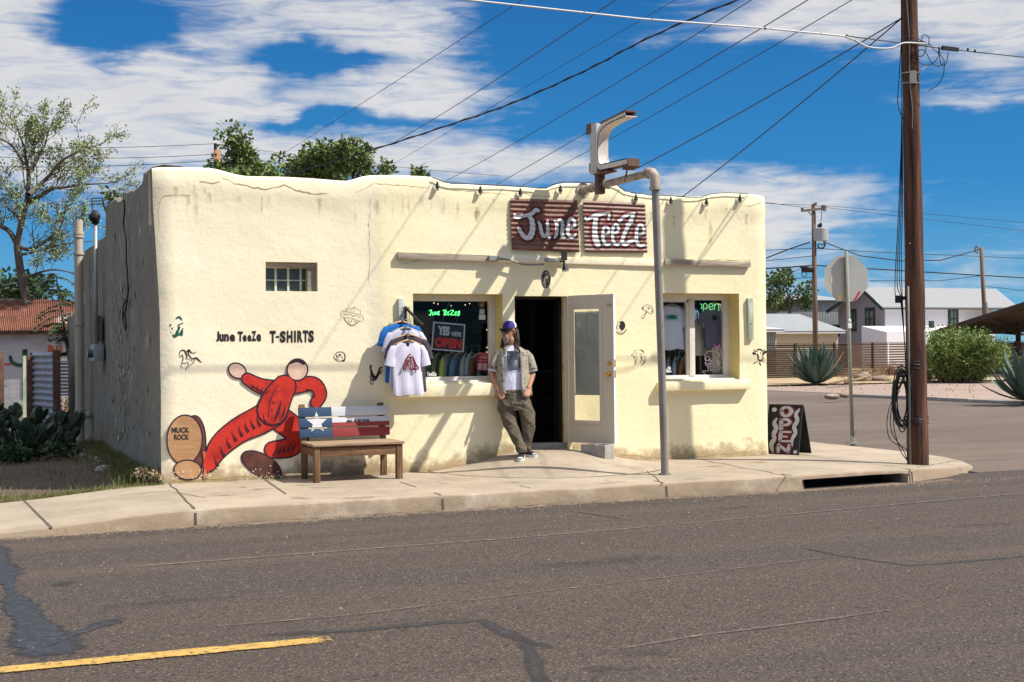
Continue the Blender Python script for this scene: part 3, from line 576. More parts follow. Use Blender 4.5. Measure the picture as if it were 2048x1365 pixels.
def front_wall():
    xs = edges(0., XR, .10, [v for o in OPEN_ for v in (o[1], o[2])] + [2.62, 2.72]); zs = edges(-.12, 2.95, .10, [v for o in OPEN_ for v in (o[3], o[4])])
    tz = [.15, .3, .42, .54, .64, .73, .81, .88, .94, 1.]
    b = MB(); cols = []
    for x in xs:
        col = []; zt = ztop(x); rx = sm(XR - x, 0, .10)
        for z in zs + [2.95 + (zt - .05 - 2.95) * t for t in tz]:
            px = x + (xleft(z) if x < .05 else xleft(z) * max(0, 1 - x / .4)); yy = wy(x, z) + (.05 * (1 - min(1, (x + .0) / .05)) if x < .05 else 0) + (1 - rx) * .03
            col.append((px, yy, z))
        y0 = col[-1][1]
        for a in (25, 50, 75, 90): col.append((col[-1][0], y0 + .06 * (1 - math.cos(R(a))) + 0, zt - .05 + .05 * math.sin(R(a))))
        col.append((col[-1][0], .30, zt - .005)); col.append((col[-1][0], .34, zt - .05)); col.append((col[-1][0], .34, 3.1)); cols.append(col)
    zsl = len(zs)
    for i in range(len(xs) - 1):
        cx = (xs[i] + xs[i + 1]) / 2
        for j in range(len(cols[0]) - 1):
            if j < zsl - 1:
                cz = (zs[j] + zs[j + 1]) / 2
                if any(o[1] < cx < o[2] and o[3] < cz < o[4] for o in OPEN_): continue
            b.k = 1 if cx > 2.67 else 0; b.quad(cols[i][j], cols[i + 1][j], cols[i + 1][j + 1], cols[i][j + 1])
    for (nm, x0, x1, z0, z1) in OPEN_:          # reveals
        b.k = 2 if x0 > 2.6 else 0; D = .34 if nm != 'glass_brick' else .22
        for i in range(len(xs) - 1):
            if x0 - 1e-6 <= xs[i] and xs[i + 1] <= x1 + 1e-6:
                for z, s in ((z0, 1), (z1, -1)):
                    q = [(xs[i], wy(xs[i], z), z), (xs[i + 1], wy(xs[i + 1], z), z), (xs[i + 1], D, z + (.0 if s > 0 else 0)), (xs[i], D, z)]
                    b.quad(*(q if s > 0 else q[::-1]))
        for j in range(len(zs) - 1):
            if z0 - 1e-6 <= zs[j] and zs[j + 1] <= z1 + 1e-6:
                for x, s in ((x0, 1), (x1, -1)):
                    q = [(x, wy(x, zs[j]), zs[j]), (x, D, zs[j]), (x, D, zs[j + 1]), (x, wy(x, zs[j + 1]), zs[j + 1])]
                    b.quad(*(q if s < 0 else q[::-1]))
    o = b.build('wall', [K['stucco'], K['stucco_yellow'], K['reveal_yellow']], shop, merge=True, smooth=True, auto=48)
front_wall()
def side_walls():
    SP = [(.05, 3.70), (.55, 3.80), (.95, 3.80), (1.3, 3.86), (1.5, 3.76), (1.68, 3.74), (2.2, 3.72), (2.7, 3.78), (3.0, 3.78), (3.26, 3.83), (3.6, 3.74), (3.96, 3.76), (4.3, 3.84), (5.3, 3.88), (5.55, 3.88), (5.64, 3.84)]
    ys = [.05 + i * .14 for i in range(41)]; ys[-1] = 5.65
    def fx(y, z): return xleft(z) * max(0, 1 - y / 1.5) + .018 * noise.noise(Vector((y * 1.2, z * 1.2, 7))) + .008 * noise.noise(Vector((y * 4, z * 3, 1)))
    b = MB(); cols = []
    for y in ys:
        zt = interp(SP, y) if y > .06 else ztop(0); col = []
        for k in range(31):
            z = -.2 + (zt + .2) * k / 30; col.append((fx(y, z) if y > .06 else xleft(z), y, z))
        col += [(.05, y, zt + .04), (.28, y, zt + .03), (.34, y, zt - .05), (.34, y, 3.1)]; cols.append(col)
    for i in range(len(ys) - 1):
        for j in range(len(cols[0]) - 1): b.quad(cols[i + 1][j], cols[i][j], cols[i][j + 1], cols[i + 1][j + 1])
    c_ = cols[-1]; b.add([(p[0], 5.65, p[2]) for p in c_] + [(.34, 5.65, -.2)], [tuple(range(len(c_) + 1))])
    ys2 = [5.65 + i * .21 for i in range(21)]; cols = []
    for y in ys2:
        zt = 3.43 + .015 * noise.noise(Vector((y, 0, 0))); cols.append([(fx(y, -.2 + (zt + .2) * k / 24) + .03, y, -.2 + (zt + .2) * k / 24) for k in range(25)] + [(.12, y, zt + .03), (.36, y, zt - .02), (.36, y, 2.9)])
    for i in range(len(ys2) - 1):
        for j in range(len(cols[0]) - 1): b.quad(cols[i + 1][j], cols[i][j], cols[i][j + 1], cols[i + 1][j + 1])
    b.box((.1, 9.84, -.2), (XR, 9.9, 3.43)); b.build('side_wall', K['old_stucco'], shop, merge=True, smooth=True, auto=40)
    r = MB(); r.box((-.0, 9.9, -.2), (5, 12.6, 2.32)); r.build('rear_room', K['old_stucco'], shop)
    r = MB(); r.box((XR - .34, .34, -.2), (XR, 5.65, 3.7)); r.box((XR - .34, 5.65, -.2), (XR - .01, 9.84, 3.4)); r.box((.34, 5.4, 2.9), (XR - .34, 5.64, 3.75)); r.build('right_wall', K['stucco_yellow'], shop)
    r = MB(); r.box((.33, .335, 3.0), (XR - .33, 5.45, 3.1)); r.box((.35, 5.66, 2.85), (XR - .33, 9.85, 2.95)); r.build('roof', K['pipe'], shop)
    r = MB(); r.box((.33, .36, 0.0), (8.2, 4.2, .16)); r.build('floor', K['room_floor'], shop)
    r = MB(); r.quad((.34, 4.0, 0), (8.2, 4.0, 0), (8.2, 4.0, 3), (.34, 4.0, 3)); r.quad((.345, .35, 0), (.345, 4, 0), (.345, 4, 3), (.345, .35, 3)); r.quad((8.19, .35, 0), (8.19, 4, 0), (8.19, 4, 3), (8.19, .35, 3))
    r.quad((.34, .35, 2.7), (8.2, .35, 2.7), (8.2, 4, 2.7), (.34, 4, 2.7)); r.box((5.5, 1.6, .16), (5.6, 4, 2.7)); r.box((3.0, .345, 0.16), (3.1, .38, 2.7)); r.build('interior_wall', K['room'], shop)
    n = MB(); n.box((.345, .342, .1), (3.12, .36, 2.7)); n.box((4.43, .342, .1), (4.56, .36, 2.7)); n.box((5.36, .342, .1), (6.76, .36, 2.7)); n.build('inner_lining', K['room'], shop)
side_walls()
# windowsills of plaster
s = MB(); s.box((2.90, -.14, .955), (4.46, .06, 1.12), .03); s.box((4.4, -.05, .97), (4.5, .05, 1.1), .02); s.build('sill', K['stucco_yellow'], shop, smooth=True, auto=50)
s = MB(); s.box((6.70, -.13, .955), (8.19, .06, 1.085), .03); s.build('sill', K['stucco_yellow'], shop, smooth=True, auto=50)
# cracks in the plaster, following the wall
def wcrack(P, w, seed, name='plaster_crack'):
    r = random.Random(seed); Q = []
    for (a, b_), (c_, d_) in zip(P, P[1:]):
        n = max(2, int(math.hypot(c_ - a, d_ - b_) / 7))
        for i in range(n): Q.append((a + (c_ - a) * i / n + r.uniform(-1, 1), b_ + (d_ - b_) * i / n + r.uniform(-1.3, 1.3)))
    Q.append(P[-1]); L_ = [on_y(x, y, 0) for x, y in Q]; b = MB(); V = []
    for i, p in enumerate(L_):
        q0, q1 = L_[max(i - 1, 0)], L_[min(i + 1, len(L_) - 1)]; dx, dz = q1.x - q0.x, q1.z - q0.z; l = math.hypot(dx, dz) or 1
        ww = w * (.4 + r.random()) * math.sin(math.pi * (i + .6) / (len(L_) + .3)) ** .4 / 2
        for sg in (1, -1):
            x, z = p.x - dz / l * ww * sg, p.z + dx / l * ww * sg; V.append((x, wy(x, z) - .0035, z))
    b.add(V, [(2 * i, 2 * i + 1, 2 * i + 3, 2 * i + 2) for i in range(len(L_) - 1)]); return b.build(name, K['wall_crack'], shop)
for i, (P, w) in enumerate([([(398, 363), (425, 368), (440, 363)], .011), ([(445, 356), (470, 368), (500, 374), (530, 380), (560, 374), (568, 371), (590, 381), (625, 388), (655, 388)], .013), ([(322, 395), (340, 391), (382, 391)], .010), ([(322, 395), (316, 420), (318, 460)], .009),
    ([(710, 387), (750, 367), (800, 372), (858, 376)], .007), ([(740, 390), (738, 450), (740, 520), (737, 560), (744, 575)], .005), ([(880, 378), (960, 385), (1018, 390)], .006), ([(1040, 386), (1060, 391), (1105, 394)], .006), ([(1230, 372), (1250, 400)], .005), ([(1480, 410), (1500, 413), (1525, 404)], .006),
    ([(1525, 470), (1527, 500)], .006), ([(800, 530), (900, 505), (905, 507)], .004), ([(985, 512), (1050, 514), (1150, 515), (1300, 521)], .010), ([(1325, 519), (1420, 520), (1500, 521)], .008), ([(330, 961), (400, 960), (480, 952), (560, 957), (600, 955)], .02), ([(820, 944), (870, 938), (940, 925)], .012), ([(1235, 908), (1300, 914), (1380, 913), (1500, 903)], .018)]):
    wcrack(P, w, i)
# weathered boards fixed to the front
def board(px0, py0, px1, py1, name, m, d=.045):
    a, b_ = on_y(px0, py0), on_y(px1, py1); r = MB(); n = 10; x0, x1 = a.x, b_.x; z1, z0 = a.z, b_.z
    base = min(wy(x0, z0), wy(x1, z1)); r.box((x0, base - d, z0), (x1, .05, z1), .008); return r.build(name, m, shop, smooth=True, auto=40)
a = on_y(792, 506); b_ = on_y(988, 521); r = MB()
r.obox(((a.x + 4.30) / 2, -.05, 2.755), (1, 0, -.012), (0, 1, 0), (.012, 0, 1), (4.30 - a.x) / 2, .03, .042, .008); r.build('trim_board', K['wood_grey'], shop, smooth=True, auto=40)
r = MB(); r.obox((5.56, -.03, 2.742), (1, 0, -.01), (0, 1, 0), (.01, 0, 1), 1.265, .022, .045, .008); r.build('trim_board', K['stucco'], shop, smooth=True, auto=40)
r = MB(); r.obox((7.53, -.05, 2.742), (1, 0, -.008), (0, 1, 0), (.008, 0, 1), .70, .03, .040, .008); r.build('trim_board', K['wood_grey'], shop, smooth=True, auto=40)
tag(board(794, 598, 807, 662, 'wall_board', K['teal_board'], .05), 'narrow board with flaking pale blue paint'); tag(board(1491, 597, 1503, 680, 'wall_board', K['green_board'], .04), 'narrow board with flaking green paint')
# glass brick window
g = MB()
g.box((1.262, .05, 2.59), (1.915, .17, 2.672), .01); g.build('lintel', K['wood_grey'], shop, smooth=True, auto=40)
w = MB(); w.box((1.255, .16, 2.295), (1.92, .23, 2.60)); wi = w.build('glass_brick_window', K['glass_block'], shop)
m_ = MB()
for i in range(1, 4): x = 1.262 + (1.80 - 1.262) * i / 3.4; m_.box((x - .013, .14, 2.30), (x + .013, .165, 2.60))
m_.box((1.262, .145, 2.437), (1.915, .166, 2.449)); m_.build('frame', K['green_board'], wi)
r = MB(); r.box((1.80, .05, 2.30), (1.914, .22, 2.598)); r.build('reveal', K['old_stucco'], shop)
# shop windows
def window(x0, x1, z0, z1, mull, name):
    f = MB(); T = .075; Y0, Y1 = .235, .31
    f.box((x0, Y0, z1 - .085), (x1, Y1, z1), .006); f.box((x0, Y0, z0), (x1, Y1, z0 + .07), .006); f.box((x0, Y0 + .002, z0 + .07), (x0 + (.02 if mull is None else .07), Y1, z1 - .085), .006); f.box((x1 - T * 1.25, Y0 + .002, z0 + .07), (x1, Y1, z1 - .085), .006)
    f.box((x0, .03, z0 - .03), (x1, .25, z0 + .022), .008)
    if mull: f.box((mull - .045, Y0 - .012, z0 + .06), (mull + .045, Y1, z1 - .075), .008); f.box((x0 + .06, Y0 + .01, z0 + .07), (x0 + .10, Y1, z1 - .09)); f.box((mull - .075, Y0 + .012, z0 + .06), (mull - .04, Y1, z1 - .085)); f.box((x0 + .06, Y0 + .012, z1 - .115), (mull - .04, Y1, z1 - .08))
    o = f.build('window', K['frame_white'], shop, smooth=True, auto=40); p = MB(); p.quad((x0 + .01, .285, z0 + .03), (x1 - .03, .285, z0 + .03), (x1 - .03, .285, z1 - .03), (x0 + .01, .285, z1 - .03)); p.build('pane', K['glass'], o); return o
window(3.158, 4.405, 1.135, 2.283, None, 'left'); window(6.79, 8.06, 1.095, 2.318, 7.43, 'right')
# doorway: frame, threshold, leaf standing open
d = MB(); d.box((4.575, .16, .22), (4.625, .34, 2.262), .006); d.box((5.30, .16, .22), (5.345, .34, 2.262), .006); d.box((4.625, .162, 2.225), (5.30, .34, 2.262), .006); d.build('door_frame', K['black'], shop)
d = MB(); d.box((4.575, .06, .19), (5.345, .36, .285), .008); d.build('threshold', K['conc_block'], shop, smooth=True, auto=40)
HX, HY = 5.335, .06
fe = on_z(1222, 888, .30)                   # foot of the free edge
dv = Vector((fe.x - HX, fe.y - HY, 0)); LW = .80; dv.normalize(); nv = Vector((-dv.y, dv.x, 0)); nv = -nv if nv.dot(CAM - fe) < 0 else nv
Z0, Z1 = .30, 2.27
def leafpt(u, z, o=0): return Vector((HX, HY, 0)) + dv * u + nv * o + Vector((0, 0, z))
dr = MB()
def dbox(b, u0, u1, z0, z1, o0, o1, bev=0): b.obox(leafpt((u0 + u1) / 2, (z0 + z1) / 2, (o0 + o1) / 2), dv, nv, (0, 0, 1), (u1 - u0) / 2, (o1 - o0) / 2, (z1 - z0) / 2, bev)
gu0, gu1, gz0, gz1 = .155, .60, .58, 2.10
for q in ((0, gu0, Z0, Z1), (gu1, LW, Z0, Z1), (gu0, gu1, Z0, gz0), (gu0, gu1, gz1, Z1)): dbox(dr, *q, -.022, .022)
door = dr.build('door', K['door'], shop)
e = MB()
for q in ((gu0 - .03, gu0 + .02, gz0 - .03, gz1 + .03), (gu1 - .02, gu1 + .03, gz0 - .03, gz1 + .03), (gu0 + .02, gu1 - .02, gz0 - .03, gz0 + .02), (gu0 + .02, gu1 - .02, gz1 - .02, gz1 + .03)): dbox(e, *q, .018, .032, .004)
e.build('glazing_frame', K['door'], door, smooth=True, auto=40)
e = MB(); dbox(e, LW, LW + .006, Z0, Z1, -.022, .022); e.build('door_edge', K['door_edge'], door)
e = MB(); dbox(e, gu0, gu1, gz0, gz1, -.004, .004); e.build('pane', K['glass_door'], door)
e = MB(); dbox(e, gu0 + .01, gu1 - .01, .95, gz1 - .05, -.014, -.009); dbox(e, gu0 + .0, gu1 - .0, .935, .955, -.016, -.006); e.build('blind', mat('blind', (.74, .72, .64), .8, [((.56, .57, .48), 2, .45, .7)]), door)
def knob(z, big):
    k = MB(); n_ = nv
    for sg in (1, -1):
        p = leafpt(LW - .065, z, 0); k.tube([p + n_ * .02 * sg, p + n_ * .03 * sg], [.034, .030], 16)
        k.tube([p + n_ * .03 * sg, p + n_ * .05 * sg, p + n_ * (.06 if big else .052) * sg, p + n_ * (.085 if big else .055) * sg, p + n_ * (.092 if big else .056) * sg], [.014, .013, .030, .027, .008] if big else [.02, .02, .012, .012, .008], 16)
    dbox(k, LW + .006, LW + .009, z - .05, z + .05, -.014, .014); return k
knob(1.22, True).build('door_knob', K['brass'], door, smooth=True, auto=40); knob(1.36, False).build('deadbolt', K['brass'], door, smooth=True, auto=40)
h = MB()
for z in (.5, 1.3, 2.05): h.tube([leafpt(-.005, z - .05, .02), leafpt(-.005, z + .05, .02)], .009, 8)
h.build('hinge', K['brass'], door); h = MB(); dbox(h, LW - .09, LW - .02, 2.12, 2.14, .022, .04); h.build('closer_plate', K['galv'], door)
print('door', fe, dv)
# dark shelving seen through the doorway
sh = thing('shelf_unit', 'dark timber shelf unit deep inside the shop, seen through the open doorway', 'shelf', (5.2, 2.2, .16))
b = MB(); 
for z in (.45, .8, 1.16): b.box((4.6, 2.2, z), (6.9, 2.6, z + .03))
b.box((4.6, 2.58, .16), (6.9, 2.62, 1.2)); b.build('shelf', K['rust_dark'], sh); b = MB(); b.box((4.58, 2.17, 1.19), (6.92, 2.62, 1.24)); b.build('worktop', mat('worktop', (.10, .12, .13), .5), sh)
b = MB(); b.box((4.6, 2.2, .16), (4.66, 2.6, 1.16)); b.box((6.84, 2.2, .16), (6.9, 2.6, 1.16)); b.build('side_panel', K['rust_dark'], sh)
# ------------------------------------------------------------ painting on the wall
def PW(px, py, o=.004):
    p = on_y(px, py, 0); return Vector((p.x, wy(p.x, p.z) - o, p.z))
def paint(polys, name, m, off=.004, maxlen=12, lab=None):
    o = decal(polys, lambda x, y: PW(x, y, off), name, m, shop, maxlen)
    if lab: o['label'] = lab
    return o
def Cr(x, y, ox, oy, s): return (ox + x / s, oy + y / s)
# lettering JUNE TEEZE  T-SHIRTS
def xform(polys, ox, oy, s): return [[(ox + x / s, oy + y / s) for x, y in q] for q in polys]
T1 = []
for body, x0, x1, y0, y1 in (('J', 522, 552, 343, 248), ('u', 553, 592, 343, 272), ('n', 596, 642, 340, 272), ('e', 648, 700, 342, 275), ('T', 724, 772, 343, 248), ('e', 770, 808, 342, 280), ('e', 814, 852, 342, 280), ('Z', 852, 897, 338, 244), ('e', 898, 943, 341, 272),
                             ('T', 1022, 1078, 356, 242), ('-', 1078, 1112, 308, 290), ('S', 1115, 1172, 352, 244), ('H', 1180, 1235, 352, 242), ('I', 1248, 1266, 350, 240), ('R', 1278, 1330, 350, 240), ('T', 1330, 1380, 350, 238), ('S', 1380, 1434, 350, 238)):
    T1 += fit_text(body, x0, y0, x1, y1, .055)
paint(xform(T1, 320, 610, 4.6545), 'painted_lettering', K['ink'], .004, 14, 'hand painted black words June TeeZe T-SHIRTS')
# plain stand-in for the mural: rounded colour shapes with black outlines, same place, size and colours
SBU = [(70, .16, .010), (9, .11, .04), (26, .22, .016)]
K['m_red'] = mat('m_red', (.52, .030, .018), .9, [((.30, .012, .01), 4.5, .48, .66, (1, 1, 1), .85), ((.60, .09, .06), 9, .60, .75, None, .6), ((.80, .70, .5), 60, .70, .74, None, .7)], SBU); K['m_line'] = mat('m_line', (.035, .014, .03), .9)
K['m_skin'] = mat('m_skin', (.66, .44, .33), .9, [((.72, .52, .42), 5, .45, .65, None, .8)], SBU); K['m_brown'] = mat('m_brown', (.13, .045, .03), .85, [((.07, .025, .02), 6, .42, .62), ((.8, .7, .5), 60, .71, .75, None, .7)], SBU); K['m_tan'] = mat('m_tan', (.42, .23, .11), .85, [((.34, .18, .085), 12, .45, .65, (.4, 1, 3), .8), ((.5, .3, .17), 5, .5, .7, None, .5)], SBU)
K['m_orange'] = mat('m_orange', (.50, .12, .04), .85); K['m_white'] = mat('m_white', (.62, .62, .66), .85)
def outlined(P, m, nm, base, grow=3.2, disc=True):
    paint(stroke2(P, grow * 2, 6, disc), 'mural_outline', K['m_line'], base); paint(stroke2(P, 0, 6, disc), nm, m, base + .0015)
def ov(cx, cy, rx, ry, rot, m, nm, base, grow=3.): paint([ell(cx, cy, rx + grow, ry + grow, rot)], 'mural_outline', K['m_line'], base); paint([ell(cx, cy, rx, ry, rot)], nm, m, base + .0015)
ov(386, 893, 24, 60, .06, K['m_brown'], 'mural_shape', .003); outlined([(560, 838, 46), (594, 868, 44), (580, 894, 36), (545, 900, 30)], K['m_red'], 'mural_shape', .005); ov(522, 930, 42, 20, .5, K['m_brown'], 'mural_shape', .008)
outlined([(418, 930, 24), (440, 892, 40), (476, 862, 46), (516, 842, 52), (548, 824, 52)], K['m_red'], 'mural_shape', .011); ov(474, 742, 17, 13, .5, K['m_skin'], 'mural_shape', .011); outlined([(494, 758, 20), (520, 772, 26), (548, 778, 30)], K['m_red'], 'mural_shape', .014)
outlined([(590, 772, 28), (626, 768, 24), (640, 788, 22), (632, 806, 20)], K['m_red'], 'mural_shape', .014); outlined([(568, 774, 44), (554, 796, 54), (544, 820, 58)], K['m_red'], 'mural_shape', .017); ov(594, 740, 19, 20, .2, K['m_skin'], 'mural_shape', .017)
Q = []
for P_ in ([(556, 770, 1.6), (540, 800, 2), (536, 835, 1.6)], [(612, 778, 1.3), (624, 784, 2), (630, 796, 1)], [(500, 770, 1), (516, 779, 2.4), (530, 786, 1)], [(562, 800, 1), (556, 822, 5), (548, 842, 2)], [(570, 812, 1), (566, 828, 4), (558, 842, 1)]): Q += stroke2(P_)
for k in range(9): x, y = 436 + k * 12, 932 - 100 * (1 - math.exp(-k / 4.2)); Q += stroke2([(x, y, 4.5), (x - 5, y - 9, 2.2), (x - 8 + k % 3, y - 19, .6)], 0, 3)      # brushed shade along the underside
for k in range(5): x, y = 548 + k * 9, 908 - k * 2; Q += stroke2([(x, y, 4), (x + 3, y - 8, 2), (x + 7, y - 15, .5)], 0, 3)
for k in range(4): x = 500 + k * 9; Q += stroke2([(x + 4, 776 + k * 4, 3), (x + 6, 770 + k * 3, 1)], 0, 3)
paint(Q + [ell(546, 806, 2, 2), ell(543, 820, 2, 2)], 'mural_outline', K['m_line'], .0200); paint(stroke2([(580, 726, 5), (594, 721, 7), (607, 728, 5)], 0, 4), 'mural_outline', K['m_line'], .0205)
ov(369, 880, 34, 48, .05, K['m_tan'], 'mural_shape', .007); ov(375, 940, 26, 18, .05, K['m_tan'], 'mural_shape', .010); outlined([(408, 955, 5), (412, 930, 7), (408, 905, 6)], K['m_orange'], 'mural_shape', .010, 2)
paint(fit_text('MUCK', 343, 866, 379, 855, .03) + fit_text('ROCK', 348, 880, 378, 869, .03), 'mural_lettering', K['ink'], .012, 10, 'brushed words MUCK ROCK on tan oval')
rr = random.Random(4); fl = []
for i in range(90):
    x = rr.choice((rr.uniform(335, 420), rr.uniform(490, 570))); y = 958 - abs(rr.gauss(0, 10)); fl.append(ell(x, y, rr.uniform(.4, 1.5), rr.uniform(.3, 1.1), rr.random(), 6))
paint(fl, 'paint_chips', K['stucco'], .0285, None)
def S2(*pts, w=1.0): return [(x, y, w) for x, y in pts]
def sten(strokes, polys, ox, oy, s, lab, m='ink', off=.004):
    P = []
    for q in strokes: P += stroke2([(a[0], a[1], a[2]) for a in q], 0, 3, True)
    P += polys; paint(xform(P, ox, oy, s), 'stencil', K[m], off, 14, lab)
C5 = (320, 610, 4.6545)
sten([], [[(142, 130), (165, 105), (190, 108), (205, 130), (210, 150), (195, 138), (175, 122), (155, 133)], [(88, 185), (98, 178), (110, 182), (102, 192), (96, 210), (88, 200)], [(158, 190), (180, 178), (218, 165), (216, 175), (190, 184), (175, 196)], [(165, 205), (182, 196), (190, 210), (180, 240), (170, 262), (185, 280), (165, 292), (140, 308), (120, 300), (112, 275), (130, 280), (145, 262), (150, 240), (165, 232)],
              [(178, 262), (195, 240), (205, 222), (222, 216), (212, 232), (215, 246), (200, 250), (190, 262), (214, 262), (212, 270), (190, 276), (214, 282), (205, 290), (185, 286)], [(104, 215), (115, 210), (122, 225), (112, 230)], [(96, 252), (104, 250), (106, 262), (98, 264)]], *C5, 'dark green stencil of a face', 'ink_green')
sten([[(180, 470, 5), (185, 440, 8), (205, 422, 10), (225, 425, 12), (240, 450, 14), (250, 480, 12), (240, 500, 8)], [(180, 478, 6), (192, 488, 5), (205, 462, 6), (215, 500, 9), (205, 530, 7)], [(245, 440, 8), (268, 420, 16), (290, 445, 10), (315, 450, 6), (332, 440, 7)], [(262, 430, 12), (270, 470, 12), (300, 500, 10), (335, 495, 16), (360, 515, 14), (388, 538, 4)], [(205, 540, 8), (235, 545, 5), (255, 530, 5), (265, 560, 6), (245, 585, 6), (240, 612, 4)], [(205, 540, 6), (195, 575, 5), (212, 590, 6)], [(320, 510, 7), (310, 540, 6), (285, 560, 5), (262, 590, 4)], [(240, 500, 5), (280, 510, 5), (300, 525, 6)]], [], *C5, 'black stencil of a galloping horse and rider')
sten([[(1735, 30, 2), (1780, 40, 3), (1806, 20, 4), (1835, 42, 3), (1870, 55, 3), (1865, 90, 2)], [(1690, 55, 3), (1790, 75, 3), (1885, 100, 3), (1880, 155, 3), (1785, 125, 3), (1688, 108, 3), (1690, 55, 3)], [(1735, 35, 3), (1738, 60, 2)], [(1715, 120, 6), (1735, 160, 6), (1780, 192, 7), (1825, 175, 6), (1855, 150, 5)], [(1805, 30, 2), (1800, 70, 3)], [(1780, 45, 2), (1775, 70, 2)], [(1750, 135, 3), (1760, 165, 4)], [(1790, 135, 4), (1770, 170, 5)], [(1810, 140, 4), (1830, 170, 5)], [(1705, 80, 3), (1740, 92, 4), (1765, 84, 3), (1800, 104, 4), (1830, 98, 3), (1865, 122, 4)]], [], *C5, 'thin lined bar and shield emblem stencil', 'wood_leg')
sten([[(1620, 475, 5), (1640, 450, 6), (1660, 440, 5), (1690, 438, 5), (1715, 455, 7), (1722, 490, 9), (1712, 520, 14)], [(1618, 480, 6), (1622, 500, 5), (1640, 515, 6), (1665, 525, 5), (1690, 520, 5)], [(1640, 470, 6), (1655, 485, 5), (1670, 480, 4)], [(1690, 480, 6), (1700, 500, 5)], [(1640, 500, 4), (1665, 508, 4)]], [ell(1675, 465, 10, 9), ell(1648, 470, 6, 5), ell(1640, 492, 6, 4), ell(1706, 520, 14, 8)], *C5, 'black stencil of a small round dog head')
C2 = (300, 560, 3.1023)
sten([[(1365, 545, 8), (1372, 565, 12), (1378, 590, 22), (1390, 605, 24), (1405, 600, 16), (1418, 570, 14), (1425, 545, 9), (1440, 545, 5)], [(1405, 590, 8), (1432, 575, 6), (1436, 560, 5)], [(1372, 620, 6), (1365, 640, 4), (1378, 652, 4)], [(1385, 615, 6), (1382, 640, 4), (1370, 650, 3)], [(1362, 600, 5), (1375, 620, 8), (1395, 622, 8), (1410, 605, 5)]], [[(1362, 530), (1370, 526), (1376, 536), (1372, 545), (1364, 545)]], *C2, 'black stencil of a rooster')
C6 = (1180, 590, 8.031)
sten([[(820, 215, 6), (835, 190, 4), (880, 165, 4), (930, 160, 4), (970, 185, 5), (995, 230, 6), (998, 280, 8), (975, 305, 6), (930, 290, 6), (895, 265, 8), (855, 245, 5), (830, 235, 6), (820, 215, 6)], [(900, 275, 7), (860, 310, 5), (815, 360, 5), (845, 380, 8), (865, 350, 8), (890, 290, 8)]], [ell(842, 212, 13, 11), ell(932, 215, 15, 10), ell(900, 190, 6, 5), ell(948, 180, 6, 5), ell(970, 215, 6, 5), ell(985, 260, 7, 9)], *C6, 'black stencil of a spotted mushroom')
sten([[(375, 500, 8), (385, 555, 8), (420, 605, 8), (470, 630, 12), (530, 615, 14), (575, 550, 10)], [(430, 440, 8), (460, 430, 4)], [(440, 480, 8), (420, 520, 9), (440, 560, 7)], [(430, 590, 6), (480, 600, 5), (520, 580, 5)]], [[(470, 430), (505, 418), (540, 440), (558, 490), (550, 530), (535, 520), (520, 490), (505, 500), (530, 560), (500, 575), (470, 545), (455, 500), (475, 480)]], *C6, 'round black eagle seal stencil')
sten([[(660, 970, 12), (690, 940, 4), (700, 905, 5), (740, 880, 4)], [(675, 995, 8), (715, 990, 7), (745, 1020, 5), (725, 1070, 7), (710, 1115, 12)], [(700, 1000, 5), (710, 1040, 8), (715, 1080, 5)], [(740, 925, 6), (730, 945, 6)], [(800, 880, 8), (835, 900, 14), (855, 930, 6)], [(800, 990, 12), (820, 1020, 14), (800, 1060, 6), (798, 1090, 7)], [(850, 980, 6), (875, 1030, 7), (870, 1080, 10), (840, 1105, 12), (815, 1140, 6)], [(785, 945, 5), (825, 955, 6)], [(835, 1040, 8), (850, 1080, 6)], [(770, 880, 4), (780, 900, 4)]], [ell(657, 970, 8, 8)], *C6, 'black stencil of a long haired animal head')
C4 = (1310, 580, 6.204)
sten([[(1215, 738, 5), (1230, 762, 9), (1260, 762, 7)], [(1340, 728, 5), (1345, 750, 8), (1320, 765, 8)], [(1255, 745, 12), (1290, 738, 16), (1320, 750, 12)], [(1262, 800, 18), (1272, 840, 16), (1268, 870, 8)], [(1325, 790, 8), (1330, 850, 9), (1318, 895, 8)], [(1280, 868, 12), (1298, 880, 22), (1312, 868, 12)], [(1285, 905, 10), (1302, 930, 10), (1306, 942, 4)], [(1270, 885, 4), (1240, 900, 4)], [(1350, 845, 5), (1345, 900, 4)], [(1300, 770, 6), (1304, 800, 4)]], [[(1192, 780), (1215, 772), (1245, 785), (1245, 800), (1215, 806)], [(1330, 775), (1350, 755), (1378, 760), (1370, 785), (1345, 800), (1330, 795)], [(1208, 920), (1225, 900), (1245, 895), (1235, 912)]], *C4, 'black stencil of a cow head with a flower in its mouth')
C3 = (1010, 380, 6.203)
ovp = MB(); cpt = on_y(*Cr(498, 1110, *C3)); n = 28
paint(xform([ell(498, 1110, 58, 112)], *C3), 'oval_picture', K['ink'], .004, 14, 'black oval picture of a robed figure in rays')
K['oval_line'] = mat('oval_line', (.42, .38, .26), .9)
P = []
for i in range(24):
    a = i / 24 * 2 * math.pi; P += stroke2([(498 + 36 * math.cos(a), 1110 + 78 * math.sin(a), 3), (498 + 50 * math.cos(a), 1110 + 100 * math.sin(a), 4)], 0, 2, False)
P += stroke2([(498, 1030, 22), (498, 1045, 18)]) + stroke2([(485, 1065, 8), (480, 1110, 8), (470, 1170, 6)]) + stroke2([(511, 1065, 8), (518, 1110, 8), (528, 1170, 6)]) + stroke2([(498, 1085, 14), (496, 1100, 10)]) + stroke2([(495, 1130, 4), (490, 1180, 8)]) + stroke2([(475, 1200, 4), (500, 1207, 8), (522, 1200, 4)])
paint(xform(P, *C3), 'oval_picture', K['oval_line'], .0065, 14, 'pale rays and robed outline in the black oval')

